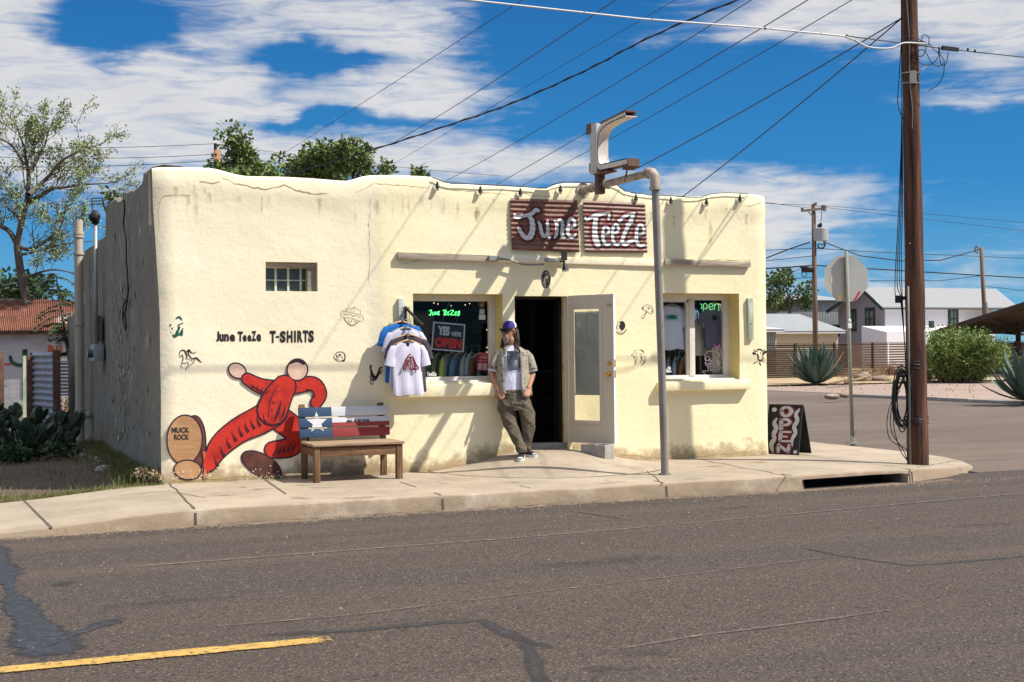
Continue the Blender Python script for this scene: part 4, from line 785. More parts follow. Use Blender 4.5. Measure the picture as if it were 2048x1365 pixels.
# dirt splashed along the foot of the wall and rain streaks under the parapet
K['splash'] = soft('splash', mat('splash_dirt', (.40, .29, .17), .95), 5, .25, 1.3, 1.2); K['streak'] = soft('streak', mat('streak_dirt', (.46, .38, .26), .95), 3.2, .55, 1.6, 1.1)
rows = []; n = 90
for i in range(n + 1):
    x = .03 + (XR - .06) * i / n; lo_ = .0 if not 3.36 < x < 6.6 else apron_z(x, 0) - .02
    rows.append([((x, wy(x, lo_ + h) - .003, lo_ + h), f) for h, f in ((-.02, 1.1), (.06, .9), (.14, .55), (.24, .2), (.42, -.3))])
for nm, a, b_ in (('wall_dirt', 0, 48), ('wall_dirt', 57, n)): fade_strip(rows[a:b_ + 1], nm, K['splash'], shop)
rr = random.Random(12)
SK = []
for i in range(46):
    x = rr.uniform(.1, 8.4); z1 = ztop(x) - rr.uniform(.12, .3); L_ = rr.uniform(.3, 1.0); w = rr.uniform(.03, .12)
    if 4.4 < x < 6.7: L_ = .2
    SK.append([[((x + w * k, wy(x + w * k, z1 - L_ * t) - .0032, z1 - L_ * t), (1 - abs(k)) * (1 - t) * min(1, t * 8)) for k in (-1, -.5, 0, .5, 1)] for t in (0, .12, .3, .5, .75, 1)])
fade_strips(SK, 'rain_streaks', K['streak'], shop)
# ------------------------------------------------------------ corrugated metal signs
def corr_sign(corners, strokes, org, s, m, label, nwave):
    (ax, ay), (bx, by), (cx, cy), (dx, dy) = corners; Y = -.055
    A, B_, C_, D_ = on_y(ax, ay, Y), on_y(bx, by, Y), on_y(cx, cy, Y), on_y(dx, dy, Y)     # tl tr br bl
    def P(u, v): t = A.lerp(B_, u); q = D_.lerp(C_, u); return t.lerp(q, v)
    def yo(u, v): return .0065 * math.cos(2 * math.pi * nwave * v) + .004 * noise.noise(Vector((u * 3, v * 3, nwave)))
    root = thing('corrugated_sign', label, 'sign', (A.x, Y, D_.z), 'rusty corrugated shop name signs'); b = MB(); NU, NV = 14, nwave * 8; V = []
    for j in range(NV + 1):
        for i in range(NU + 1):
            p = P(i / NU, j / NV); w = .006 * noise.noise(Vector((0, j * .35, 4))) if i in (0, NU) else 0; V.append((p.x + w, Y + yo(i / NU, j / NV), p.z))
    b.add(V, [(j * (NU + 1) + i, (j + 1) * (NU + 1) + i, (j + 1) * (NU + 1) + i + 1, j * (NU + 1) + i + 1) for j in range(NV) for i in range(NU)])
    b.add([(x, y + .004, z) for x, y, z in V], [(j * (NU + 1) + i, j * (NU + 1) + i + 1, (j + 1) * (NU + 1) + i + 1, (j + 1) * (NU + 1) + i) for j in range(NV) for i in range(NU)])
    b.build('sheet', m, root, smooth=True)
    def fn(off):
        def g(x, y):
            p = on_y(x, y, Y); u = (p.x - A.x) / (B_.x - A.x); zt = A.z + (B_.z - A.z) * u; zb = D_.z + (C_.z - D_.z) * u; v = (zt - p.z) / (zt - zb); u = max(.005, min(.995, u))
            return Vector((A.x + (B_.x - A.x) * u, Y + yo(u, v) - off, p.z))
        return g
    for extra, off, nm, mm, dx_ in ((68, .0022, 'halo', K['sign_red'], 0), (34, .0034, 'shadow_line', K['sign_black'], 8), (0, .0048, 'lettering', K['letter_white'], 0)):
        Q = []
        for st in strokes: Q += stroke2([(x + dx_, y + dx_ * .6, w) for x, y, w in st], extra, 5, True)
        decal(xform(Q, *org, s), fn(off), nm, mm, root, 2.2)
    sc = MB()
    for u, v in ((.03, .04), (.97, .04), (.03, .95), (.97, .95), (.5, .04)): p = P(u, v); sc.ball((p.x, Y - .014, p.z), .008, 6)
    sc.build('screw', K['galv'], root)
    return root
JUNE = [[(118, 300, 22), (122, 330, 48), (160, 338, 46), (230, 325, 44), (300, 310, 46), (350, 280, 48), (385, 250, 54), (412, 262, 40)], [(300, 320, 44), (330, 380, 60), (340, 450, 66), (335, 520, 70), (310, 580, 74), (262, 596, 60), (215, 560, 54), (182, 505, 46), (170, 472, 40)],
        [(415, 396, 26), (435, 440, 40), (448, 510, 44), (470, 568, 46), (510, 568, 44), (530, 520, 42), (525, 440, 38), (524, 385, 30)], [(530, 545, 34), (550, 585, 30), (572, 588, 14)],
        [(606, 385, 24), (628, 400, 34), (640, 460, 42), (636, 540, 44), (620, 590, 34)], [(640, 410, 34), (675, 372, 34), (706, 392, 40), (712, 460, 44), (704, 540, 44), (712, 585, 36), (744, 592, 20)],
        [(785, 470, 22), (840, 464, 28), (866, 430, 34), (850, 375, 38), (818, 352, 36), (790, 390, 36), (778, 460, 40), (780, 540, 42), (812, 588, 36), (852, 580, 30), (884, 538, 12)]]
TEEZE = [[(996, 340, 24), (1008, 378, 34), (1035, 365, 30), (1060, 345, 40), (1130, 318, 50), (1210, 300, 42), (1290, 288, 26), (1292, 320, 30), (1284, 365, 30)], [(1130, 330, 50), (1116, 420, 60), (1112, 520, 66), (1122, 610, 72), (1150, 680, 66)],
         [(1215, 555, 24), (1270, 548, 30), (1290, 510, 30), (1270, 466, 32), (1236, 458, 30), (1216, 500, 34), (1212, 580, 38), (1228, 650, 40), (1262, 682, 36), (1305, 668, 24)],
         [(1335, 540, 24), (1385, 530, 30), (1408, 490, 32), (1392, 440, 34), (1360, 436, 30), (1336, 490, 36), (1332, 580, 38), (1346, 650, 40), (1386, 680, 36), (1428, 655, 26)],
         [(1402, 375, 20), (1420, 390, 34), (1450, 355, 40), (1520, 310, 38), (1605, 288, 22)], [(1592, 300, 40), (1560, 380, 48), (1510, 480, 46), (1470, 570, 44), (1452, 640, 44)], [(1452, 650, 44), (1490, 675, 50), (1560, 640, 44), (1620, 612, 34)], [(1500, 430, 20), (1580, 410, 26)],
         [(1640, 560, 26), (1700, 550, 32), (1722, 500, 34), (1700, 445, 36), (1660, 440, 34), (1634, 490, 38), (1628, 580, 42), (1640, 660, 44), (1680, 694, 38), (1728, 680, 28)]]
corr_sign([(1021, 397), (1155, 401), (1159, 505), (1024, 500)], JUNE, (1010, 380), 6.203, K['rust_sheet'], 'rusty corrugated metal sign with white word June', 11)
corr_sign([(1166, 401), (1290, 407), (1295, 506), (1170, 505)], TEEZE, (1010, 380), 6.203, K['rust_sheet_b'], 'rusty corrugated metal sign with white word TeeZe', 12)
# ------------------------------------------------------------ pipe post, arm and old sign frame
px_, py_ = 5.741, -1.912; ZA = 3.72; AX = 5.60
pp = thing('sign_post', 'tall grey pipe post with elbow arm carrying an empty arrow shaped metal sign frame', 'sign post', (px_, py_, .0))
top = on_y(1310, 348, py_); b = MB(); TX, TZ = top.x, 3.66
b.tube([(px_, py_, -.02), (px_ * .7 + TX * .3, py_, 1.2), (TX, py_, TZ - .12)], .047, 20); b.tube([(px_, py_, -.01), (px_, py_, .02)], .075, 20); b.build('post', K['pipe'], pp, smooth=True, auto=40)
wal = Vector((AX, -.02, 3.70)); el = [Vector((TX, py_, TZ - .15)), Vector((TX, py_, TZ - .06)), Vector((TX, py_ + .02, TZ + .0)), Vector((TX, py_ + .07, TZ + .045)), Vector((TX, py_ + .15, TZ + .055))]
b = MB(); b.tube(el, .062, 20); b.tube([el[0] - Vector((0, 0, .02)), el[0] + Vector((0, 0, .02))], .072, 20); b.tube([el[-1] - Vector((0, .02, 0)), el[-1] + Vector((0, .02, 0))], .072, 20); b.build('elbow', K['pipe_rust'], pp, smooth=True, auto=40)
b = MB(); arm0 = Vector((TX, py_ + .13, TZ + .055)); b.tube([arm0, wal + Vector((0, .05, 0))], .050, 20); b.build('arm', K['pipe_rust'], pp, smooth=True, auto=40)
def arm(t): return arm0.lerp(wal, t)
b = MB(); ad = (wal - arm0).normalized()
for t in (.62, .80, .86, .97): b.tube([arm(t) - ad * .02, arm(t) + ad * .02], .062, 18)
b.tube([wal - ad * .015, wal + ad * .01], .10, 18); b.build('collar', K['pipe_rust'], pp, smooth=True, auto=40)
# arrow / bracket shaped frame: bent channel standing on the arm, lying in the plane of the arm
sx = AX - .05
def SF(px, py, X=None): return on_x(px, py, sx if X is None else X)
P0 = [SF(1184, 345), SF(1184, 252)]
st = arm(.80); yb = st.y; print('frame', SF(1190, 345), SF(1250, 232), SF(1250, 335), st)
def fpt(y, z): return Vector((sx, y, z))
prof_out = [(.80, 0)]
b = MB(); W_ = .16                      # a C open towards the street: back flange, web and two arms
y0 = SF(1186, 300).y; 
def chan(path, w, th):                # bent flat web along a path in the y-z plane, width w in x
    V = []; 
    for i, (y, z) in enumerate(path):
        a = path[max(i - 1, 0)]; c_ = path[min(i + 1, len(path) - 1)]; dy, dz = c_[0] - a[0], c_[1] - a[1]; l = math.hypot(dy, dz) or 1; ny, nz_ = -dz / l * th, dy / l * th
        V += [(sx - w / 2, y, z), (sx + w / 2, y, z), (sx + w / 2, y + ny, z + nz_), (sx - w / 2, y + ny, z + nz_)]
    Fc = []
    for i in range(len(path) - 1):
        for k in range(4): Fc.append((4 * i + k, 4 * i + (k + 1) % 4, 4 * i + 4 + (k + 1) % 4, 4 * i + 4 + k))
    Fc += [(0, 3, 2, 1), tuple(len(V) - 4 + k for k in range(4))]; return V, Fc
yB = on_x(1197, 300, sx).y - .08; zb = on_x(1202, 345, sx).z; zt_ = on_x(1204, 256, sx).z; yF = on_x(1262, 232, sx).y; e1 = on_x(1262, 234, sx).z; yG = on_x(1266, 322, sx).y; e2 = on_x(1266, 322, sx).z; print('frame2', yB, zb, zt_, yF, e1, yG, e2)
path = smooth_path([(yF, e1), (yF * .5 + yB * .5, (e1 + zt_) / 2 - .01), (yB - .17, zt_ - .05), (yB - .07, zt_ - .13), (yB - .05, zt_ - .3), (yB - .06, zb + .16), (yB - .11, zb + .09), (yB - .25, zb + .08), (yG, e2 + .03)], 5)
V, Fc = chan(path, W_, .012); b.add(V, Fc)
for s_ in (-1, 1):                       # side flanges following the bend
    P2 = path; VV = []
    for i, (y, z) in enumerate(P2):
        a = P2[max(i - 1, 0)]; c_ = P2[min(i + 1, len(P2) - 1)]; dy, dz = c_[0] - a[0], c_[1] - a[1]; l = math.hypot(dy, dz) or 1; h = .07
        VV += [(sx + s_ * W_ / 2, y, z), (sx + s_ * W_ / 2, y + dz / l * -h, z + dy / l * h), (sx + s_ * (W_ / 2 - .008), y + dz / l * -h, z + dy / l * h), (sx + s_ * (W_ / 2 - .008), y, z)]
    b.add(VV, [(4 * i + k, 4 * i + (k + 1) % 4, 4 * i + 4 + (k + 1) % 4, 4 * i + 4 + k) for i in range(len(P2) - 1) for k in range(4)])
b.build('sign_frame', K['sign_white'], pp, smooth=True, auto=30)
b = MB(); b.box((sx - .085, yB - .02, zb - .02), (sx + .085, yB + .17, zt_ + .06), .02); b.build('back_box', K['sign_metal'], pp, smooth=True, auto=40)
b = MB(); b.box((sx - .05, yB + .0, zb - .28), (sx + .05, yB + .10, zb)); b.box((sx - .09, yB + .12, zt_ - .05), (sx + .09, yB + .26, zt_ + .08)); b.box((sx - .07, yB + .16, zb + .02), (sx + .07, yB + .22, zb + .14))
b.beam((sx, yB - .12, zt_ + .04), (sx, yF + .0, e1 + .07), .17, .02); b.beam((sx, yG + .1, e2), (sx, yB - .08, zb + .02), .15, .03); b.beam((sx, yG - .02, e2 - .02), (sx, yG + .14, e2 - .05), .16, .10); b.beam((sx + .04, yG + .2, e2 - .02), (sx + .04, yG + .3, e2 - .22), .015, .015)
b.beam((sx, yB - .3, zb - .02), (sx, yB + .1, zb - .02), .14, .02); b.build('bracket', K['rust_dark'], pp)
# ------------------------------------------------------------ festoon lights along the parapet
fl = thing('string_light', 'black string of hanging bulbs clipped along the wavy parapet', 'string light', (3.45, 0, 3.7))
BP = [(874, 362), (960, 371), (1040, 375), (1120, 369), (1200, 370), (1271, 387), (1341, 393), (1412, 395), (1479, 389)]
cab = [(865, 356), (872, 358), (885, 364), (905, 368), (935, 368), (960, 369), (1000, 371), (1040, 373), (1075, 377), (1092, 377), (1110, 368), (1130, 364), (1165, 365), (1200, 366), (1232, 369), (1250, 383), (1271, 386), (1300, 391), (1341, 392), (1385, 396), (1400, 395), (1425, 388), (1450, 386), (1479, 387), (1495, 388)]
b = MB(); b.tube([on_y(x, y, -.045) for x, y in cab], .007, 6); b.build('cable', K['black'], fl)
K['bulb'] = mat('bulb', (.45, .42, .38), .15, spec=.8)
for x, y in BP:
    sk = MB(); p = on_y(x, y, -.05); sk.tube([p, p - Vector((0, .01, .03))], .006, 6); q = p - Vector((0, .012, .05)); sk.tube([q + Vector((0, 0, .03)), q, q - Vector((0, 0, .045))], [.012, .018, .032], 10)
    o1 = MB(); o1.ball(q - Vector((0, 0, .06)), .023, 8); o1.build('bulb', K['bulb'], sk.build('socket', K['black'], fl), smooth=True)
# ------------------------------------------------------------ conduit, junction box, spot lamp
cn = thing('electrical_conduit', 'grey conduit with junction box running along the front boards', 'conduit', (4.5, -.06, 2.75))
b = MB(); b.tube([on_y(x, y, -.10) for x, y in smooth_path([(996, 518), (1012, 519), (1030, 524), (1045, 529), (1065, 530), (1088, 529)], 4)], .013, 8); b.build('pipe', K['pipe'], cn, smooth=True)
b = MB(); p = on_y(987, 517, -.1); b.box((p.x - .07, -.13, p.z - .035), (p.x + .07, -.04, p.z + .035), .006); b.build('junction_box', K['galv'], cn)
b = MB(); p = on_y(1103, 520, -.1); b.box((p.x - .085, -.14, p.z - .028), (p.x + .085, -.04, p.z + .026), .012)
for i in range(5): b.box((p.x - .06 + i * .022, -.146, p.z - .022), (p.x - .052 + i * .022, -.138, p.z + .02))
b.build('vent_box', K['galv'], cn)
p = on_y(1125, 521, -.12)
sl = thing('spot_lamp', 'small black cone spot lamp on a black wall panel above the doorway', 'lamp', (p.x, -.05, p.z))
b = MB(); b.box((p.x - .0 - .005, -.13, p.z - .0), (p.x + .065, -.09, p.z + .12)); b.build('solar_panel', K['card_black'], sl)
b = MB(); b.tube([(p.x, -.04, p.z - .01), (p.x, -.15, p.z - .02)], .012, 8); b.ball((p.x, -.16, p.z - .02), .022, 8); b.build('arm', K['black'], sl)
b = MB(); b.tube([(p.x, -.165, p.z - .03), (p.x + .004, -.175, p.z - .06), (p.x + .008, -.19, p.z - .14)], [.016, .022, .048], 14); b.build('lamp_head', K['black'], sl, smooth=True, auto=40)
b = MB(); b.tube([(p.x + .008, -.1905, p.z - .141), (p.x + .008, -.1915, p.z - .144)], .042, 14); b.build('lens', K['card_white'], sl)
# ------------------------------------------------------------ T-shirts
def shirt_mesh(w=.46, h=.68, t=.035, seed=0, sl_=.16):
    r = random.Random(seed); b = MB(); H = w / 2; n = 28; rings = []; ph = r.random() * 6
    prof = [(0, .085, .022), (-.02, .13, .026), (-.05, H * .80, .03), (-.075, H * .95, .032), (-.12, H * .98, .036), (-.2, H * .93, t), (-.3, H * .92, t), (-.42, H * .93, t * 1.1), (-.55, H * .95, t * 1.15), (-h + .01, H * .97, t * 1.2), (-h, H * .97, t * 1.1)]
    V = []
    for k, (z, rx, ry) in enumerate(prof):
        for j in range(n):
            a = 2 * math.pi * j / n; ca, sa = math.cos(a), math.sin(a)
            fold = (.013 * math.sin(ca * 8 + ph + z * 3) + .006 * math.sin(ca * 17 + 2 * ph - z * 5)) * min(1, -z * 2.2 + .1) * (1 if sa < 0 else .7); x = rx * ca; y = ry * (abs(sa) ** .8) * (1 if sa > 0 else -1) + fold
            zz = z + (-.012 * (1 - abs(ca)) if k >= len(prof) - 2 else 0) - (.045 if k == 0 and sa < 0 else 0) * (1 - ca * ca) + .012 * math.sin(ca * 5 + ph) * (k >= len(prof) - 2); V.append((x + .008 * math.sin(z * 9 + ph), y, zz))
    F_ = [(i * n + j, i * n + (j + 1) % n, (i + 1) * n + (j + 1) % n, (i + 1) * n + j) for i in range(len(prof) - 1) for j in range(n)]
    b.add(V, [q[::-1] for q in F_])
    for s_ in (-1, 1):
        b.loft([((s_ * H * .78, 0, -.09), (0, 0, .045), (0, .026, 0)), ((s_ * (H * .90), 0, -.125), (s_ * .02, 0, .08), (0, .032, 0)), ((s_ * (H * .98), .0, -.18), (s_ * .055, 0, .055), (0, .03, 0)), ((s_ * (H + .015), -.004, -.26), (s_ * .066, 0, .022), (0, .034, 0)), ((s_ * (H + .025), -.004, -.30), (s_ * .070, 0, .016), (0, .032, 0))], 14, True)
    return b
def hanger_mesh():
    b = MB(); b.tube([(-.20, 0, -.055), (-.1, 0, -.015), (0, 0, .012), (.1, 0, -.015), (.20, 0, -.055)], [.008, .011, .014, .011, .008], 8)
    b2 = MB(); b2.tube(smooth_path([(0, 0, .01), (0, 0, .05), (.018, 0, .068), (.03, 0, .09), (.012, 0, .112), (-.014, 0, .108), (-.02, 0, .092)], 3), .0025, 5); return b, b2
# rack of four shirts hooked beside the left window
rk = thing('shirt_rack', 'black metal waterfall shirt rack on the wall board beside the left window', 'rack', (3.03, -.05, 2.05))
b = MB(); X = 3.06
b.box((X - .035, -.075, 1.65), (X - .005, -.05, 2.12)); b.beam((X - .02, -.07, 2.10), (X + .02, -.62, 1.86), .02, .03); b.build('bar', K['black'], rk)
b = MB(); pA, pB = on_y(803, 616, -.12), on_y(819, 616, -.12)
b.tube([pA, pB], .006, 5)
for i in range(6): q = pA.lerp(pB, i / 5); b.tube([q, q - Vector((0, 0, .20))], .0035, 4)
b.build('comb', K['black'], rk)
GR = 'T-shirts hung outside the left window'
def placed_shirt(px, py, Y, sc, m, label, seed, hm, rz=0., w=.46, h=.66):
    p = on_y(px, py, Y); t = thing('t_shirt', label, 't-shirt', tuple(p), GR)
    o = shirt_mesh(w, h, .034, seed); o.v = [tuple(Matrix.Rotation(rz, 3, 'Z') @ Vector(v) * sc + p) for v in o.v]; o.build('cloth', K[m], t, smooth=True, auto=60)
    h1, h2 = hanger_mesh(); hg = thing('clothes_hanger', 'wooden hanger holding the ' + label.split(',')[0], 'hanger', tuple(p), 'hangers of the outside T-shirts')
    for q, nm, mm in ((h1, 'bar', K[hm]), (h2, 'hook', K['galv'])): q.v = [tuple(Matrix.Rotation(rz, 3, 'Z') @ Vector(v) * sc + p + Vector((0, -.0, .008))) for v in q.v]; q.build(nm, mm, hg, smooth=True)
    return t, p
placed_shirt(803, 646, -.13, 1.0, 'c_blue', 'bright blue T-shirt, hindmost on the outside rack', 1, 'hanger', .05, .48, .76)
placed_shirt(811, 658, -.25, 1.0, 'c_white_shade', 'plain white T-shirt just in front of the blue one', 2, 'hanger_pale', .03, .46, .76)
placed_shirt(817, 672, -.36, 1.0, 'c_dark', 'charcoal T-shirt behind the printed white one', 3, 'hanger', -.05, .46, .70)
tf, pf = placed_shirt(815, 684, -.48, 1.0, 'c_white', 'white T-shirt with red striped word print, front of the outside rack', 4, 'hanger', .04, .43, .655)
C7 = (740, 580, 5.9333)
S_ = [[(400, 955, 9), (398, 925, 11), (425, 850, 10), (450, 790, 9), (478, 765, 12)], [(440, 870, 7), (430, 920, 9), (425, 950, 8)], [(455, 830, 8), (450, 900, 9), (450, 955, 8)], [(470, 800, 7), (480, 880, 8), (475, 950, 8)], [(485, 810, 8), (500, 880, 8), (505, 950, 8)], [(500, 790, 7), (520, 860, 8), (525, 950, 8)], [(515, 830, 8), (540, 890, 8), (545, 950, 8)], [(525, 905, 7), (560, 905, 7)], [(530, 950, 7), (560, 945, 7)], [(555, 900, 8), (575, 925, 9), (560, 945, 8)], [(470, 800, 7), (510, 800, 7), (530, 850, 7), (575, 940, 7)], [(430, 850, 7), (460, 850, 6)], [(440, 810, 7), (480, 800, 7)]]
Q = []
for q in S_: Q += stroke2(q, 5.5, 3, True)
def frontshirt(x, y): p = on_y(x, y, -.545); return p
decal(xform(Q, *C7), lambda x, y: on_y(x, y, -.535), 'print', K['maroon'], tf)
decal([[(812, 687), (816, 686), (819, 688), (818, 693), (813, 693)]], lambda x, y: on_y(x, y, -.512), 'neck_label', K['black'], tf)
# ------------------------------------------------------------ inside the left window
def rail_shirts(x0, x1, n, y, z, cols, side, group):
    base = None; xs_ = [x0 + (x1 - x0) * i / (n - 1) for i in range(n)]
    for i, x in enumerate(xs_):
        mname, word = cols[i % len(cols)]; lab = '%s T-shirt, number %d from the left on the rail inside the %s window' % (word, i + 1, side)
        if base is None:
            base = thing('hanging_t_shirt', lab, 't-shirt', (x, y, z), group); sh_ = shirt_mesh(.46, .66, .030, 9); Rm = Matrix.Rotation(R(48), 3, 'Z')
            sh_.v = [tuple(Rm @ Vector(v) + Vector((x, y, z))) for v in sh_.v]; cl = sh_.build('cloth', K[mname], base, smooth=True, auto=60); h1, h2 = hanger_mesh()
            for q, nm in ((h1, 'hanger'), (h2, 'hook')): q.v = [tuple(Rm @ Vector(v) + Vector((x, y, z + .01))) for v in q.v]; q.build(nm, K['hanger_pale'], base, smooth=True)
        else:
            t = dup(base, (x, y + .02 * math.sin(i * 2.3), z - .01 * (i % 3)), lab); t.rotation_euler.z = .12 * math.sin(i * 1.7); cl = [q for q in t.children if q.name.startswith('cloth')][0]
            cl.material_slots[0].link = 'OBJECT'; cl.material_slots[0].material = K[mname]
    rl = thing('clothes_rail', 'thin metal clothes rail inside the %s window' % side, 'rail', (x0, y, z + .1)); b = MB(); b.tube([(x0 - .2, y, z + .10), (x1 + .2, y, z + .10)], .012, 8); b.build('bar', K['black'], rl); b = MB()
    for x in (x0 - .18, x1 + .18): b.tube([(x, y, .16), (x, y, z + .1)], .012, 8)
    b.build('upright', K['galv'], rl)
rail_shirts(3.34, 4.50, 13, .60, 1.50, [('c_grey', 'dark grey'), ('c_teal', 'slate'), ('c_pale', 'pale grey'), ('c_grey', 'mid grey'), ('c_olive', 'dark olive'), ('c_lime', 'lime green'), ('c_grey', 'grey'), ('c_steel', 'steel blue'), ('c_pale', 'pale blue grey'), ('c_pale', 'light grey'), ('c_brown', 'brown'), ('c_pale', 'silver grey'), ('c_teal', 'blue grey')], 'left', 'T-shirts on the rail in the left window')
def WP(x, y, Y=.30): p = on_y(*Cr(x, y, *C7), Y); return p
def flat(polys, name, m, parent, Y, org=C7): return decal(polys, lambda x, y: on_y(*Cr(x, y, *org), Y), name, m, parent)
def tubeline(strokes, r, name, m, parent, Y, org=C7, smn=4):
    b = MB()
    for q in strokes: b.tube([on_y(*Cr(x, y, *org), Y) for x, y in smooth_path(q, smn)], r, 6)
    return b.build(name, m, parent, smooth=True)
ns = thing('neon_sign', 'green glowing neon script sign in the upper left window', 'neon sign', tuple(WP(880, 270, .33)))
NS = [[(700, 248), (735, 240)], [(722, 243), (724, 285), (712, 302), (700, 295)], [(745, 262), (742, 292), (756, 298), (768, 262)], [(774, 298), (778, 262), (796, 296), (800, 258)], [(828, 258), (812, 262), (808, 296), (828, 294)], [(810, 278), (824, 276)],
      [(862, 245), (905, 240)], [(885, 243), (880, 305)], [(912, 260), (896, 264), (894, 296), (912, 294)], [(896, 278), (908, 276)], [(942, 260), (926, 264), (924, 298), (942, 296)], [(926, 280), (938, 278)], [(950, 248), (992, 246), (955, 296), (1002, 296)], [(1034, 262), (1012, 266), (1010, 300), (1032, 298)], [(1012, 282), (1028, 280)], [(1068, 262), (1048, 262), (1044, 278), (1062, 282), (1058, 300), (1040, 300)], [(1060, 248), (1046, 312)]]
tubeline(NS, .0042, 'tube', K['neon_green'], ns, .33, smn=3)
b = MB(); b.tube([WP(905, 240, .335), WP(940, 150, .335), WP(985, 240, .335)], .0015, 4); b.tube([WP(680, 240, .335), WP(700, 300, .335), WP(760, 330, .335)], .002, 4); b.build('cord', K['galv'], ns)
sg = thing('hanging_sign', 'tilted black YES WE\'RE OPEN sign with white frame behind left window glass', 'sign', tuple(WP(930, 560, .33)))
Rr = lambda x, y: Cr(x, y, *C7)
def cardpt(u, v):      # unit square -> crop pixels (slightly turned card)
    a, b2, c2, d2 = (752, 377), (1133, 410), (1113, 742), (725, 710); t = (a[0] + (b2[0] - a[0]) * u, a[1] + (b2[1] - a[1]) * u); q = (d2[0] + (c2[0] - d2[0]) * u, d2[1] + (c2[1] - d2[1]) * u); return (t[0] + (q[0] - t[0]) * v, t[1] + (q[1] - t[1]) * v)
def card(polys, nm, m, Y): return flat([[cardpt(*p) for p in q] for q in polys], nm, m, sg, Y)
b = MB(); pts = [WP(*cardpt(u, v), .325) for u, v in ((0, 0), (1, 0), (1, 1), (0, 1))]; b.prism(pts, (0, .018, 0)); b.build('frame', K['card_white'], sg)
card([[(.045, .05), (.955, .05), (.955, .95), (.045, .95)]], 'card', K['card_black'], .3235); card([[(.06, .52), (.94, .52), (.94, .935), (.06, .935)]], 'card', mat('card_wine', (.07, .008, .012), .6), .3225)
card(fit_text('YES', .16, .46, .53, .13, .06) + fit_text("WE'RE", .58, .46, .89, .29, .04), 'lettering', K['card_white'], .3215); card(fit_text('OPEN', .09, .90, .93, .54, .07), 'lettering', K['card_red'], .3215)
b = MB(); b.tube([WP(862, 372, .33), WP(885, 300, .33), WP(940, 150, .333)], .002, 4); b.tube([WP(1045, 395, .33), WP(1010, 310, .33), WP(940, 150, .333)], .002, 4); b.build('chain', K['galv'], sg)
nt_ = thing('notice', 'small red OPEN hours notice at lower right of the left window', 'notice', tuple(WP(1340, 850, .3))); flat([[(1285, 738), (1420, 748), (1402, 968), (1262, 955)]], 'sheet', K['notice_red'], nt_, .279)
flat(fit_text('OPEN', 1305, 818, 1392, 786, .05) + [[(1285, 868), (1330, 870), (1325, 950), (1276, 945)], [(1340, 871), (1392, 874), (1388, 955), (1334, 951)], [(1290, 838), (1390, 842), (1389, 848), (1289, 844)], [(1284, 755), (1408, 764), (1407, 770), (1283, 762)]], 'lettering', mat('notice_pink', (.50, .30, .32), .6), nt_, .2775)
for (q, lab, m) in (([(1300, 228), (1358, 230), (1356, 292), (1298, 290)], 'pale green square sticker high on the left window pane', 'teal_board'), ([(1292, 296), (1370, 298), (1368, 356), (1292, 354)], 'white oblong sticker below the green square sticker', 'card_white')):
    o = flat([q], 'window_sticker', K[m], None, .279); tag(o, lab, 'sticker', 'stickers on the left window pane')
o = flat([ell(1325, 172, 38, 40)], 'window_sticker', K['c_brown'], None, .279); tag(o, 'round brown sticker at the top right of the left window pane', 'sticker', 'stickers on the left window pane'); flat([ell(1325, 185, 12, 8)], 'print', K['cream'], o, .278)
wl = flat(fit_text('TeeZe', 672, 1022, 790, 975, .07) + [[(648, 985), (656, 985), (654, 1015), (648, 1015)]] + fit_text('&', 650, 1066, 672, 1036, .05) + [ell(730, 1054, 52, 14)], 'window_lettering', K['card_white'], None, .279); tag(wl, 'white TeeZe lettering stuck low on the left window pane', 'lettering')
b = MB()
for x, y in ((758, 158), (806, 168), (1130, 180), (1182, 165), (1385, 475), (1388, 685), (1386, 740), (1405, 1002), (962, 190)): b.ball(WP(x, y, .36), .0065, 6)
o = b.build('fairy_lights', K['bulb_dot']); tag(o, 'tiny warm fairy lights strung inside the left window', 'fairy lights'); b = MB(); b.tube([WP(x, y, .365) for x, y in ((500, 160), (758, 150), (806, 160), (962, 180), (1130, 172), (1182, 158), (1385, 300), (1388, 685), (1405, 1002))], .0015, 4); b.build('cord', K['black'], o)
pl = thing('potted_plant', 'dim leafy plant hanging inside the upper part of the left window', 'plant', tuple(WP(1280, 420, .6))); K['leaf_in'] = mat('leaf_in', (.035, .06, .025), .7, [((.09, .11, .05), 20, .5, .7)])
b = MB(); r = random.Random(5)
for i in range(150):
    p = WP(1270 + r.gauss(0, 45), 400 + r.gauss(0, 110), .60 + r.uniform(-.1, .1)); d = Vector((r.uniform(-1, 1), r.uniform(-1, 1), r.uniform(-1, .4))).normalized() * .045; s_ = d.orthogonal().normalized() * .013; b.quad(p, p + d * .5 + s_, p + d, p + d * .5 - s_)
b.build('foliage', K['leaf_in'], pl); b = MB(); b.tube([WP(1270, 90, .6), WP(1270, 260, .6)], .002, 4); b.build('cord', K['black'], pl)
hx = thing('hanging_t_shirt', 'dusky pink printed T-shirt pinned inside at the left edge of the left window', 't-shirt', tuple(WP(590, 300, .7))); o = shirt_mesh(.34, .50, .03, 21); p0 = WP(590, 250, .75); K['c_dusk'] = cloth('c_dusk', (.14, .085, .08)); o.v = [tuple(Vector(v) + p0) for v in o.v]; o.build('cloth', K['c_dusk'], hx, smooth=True)
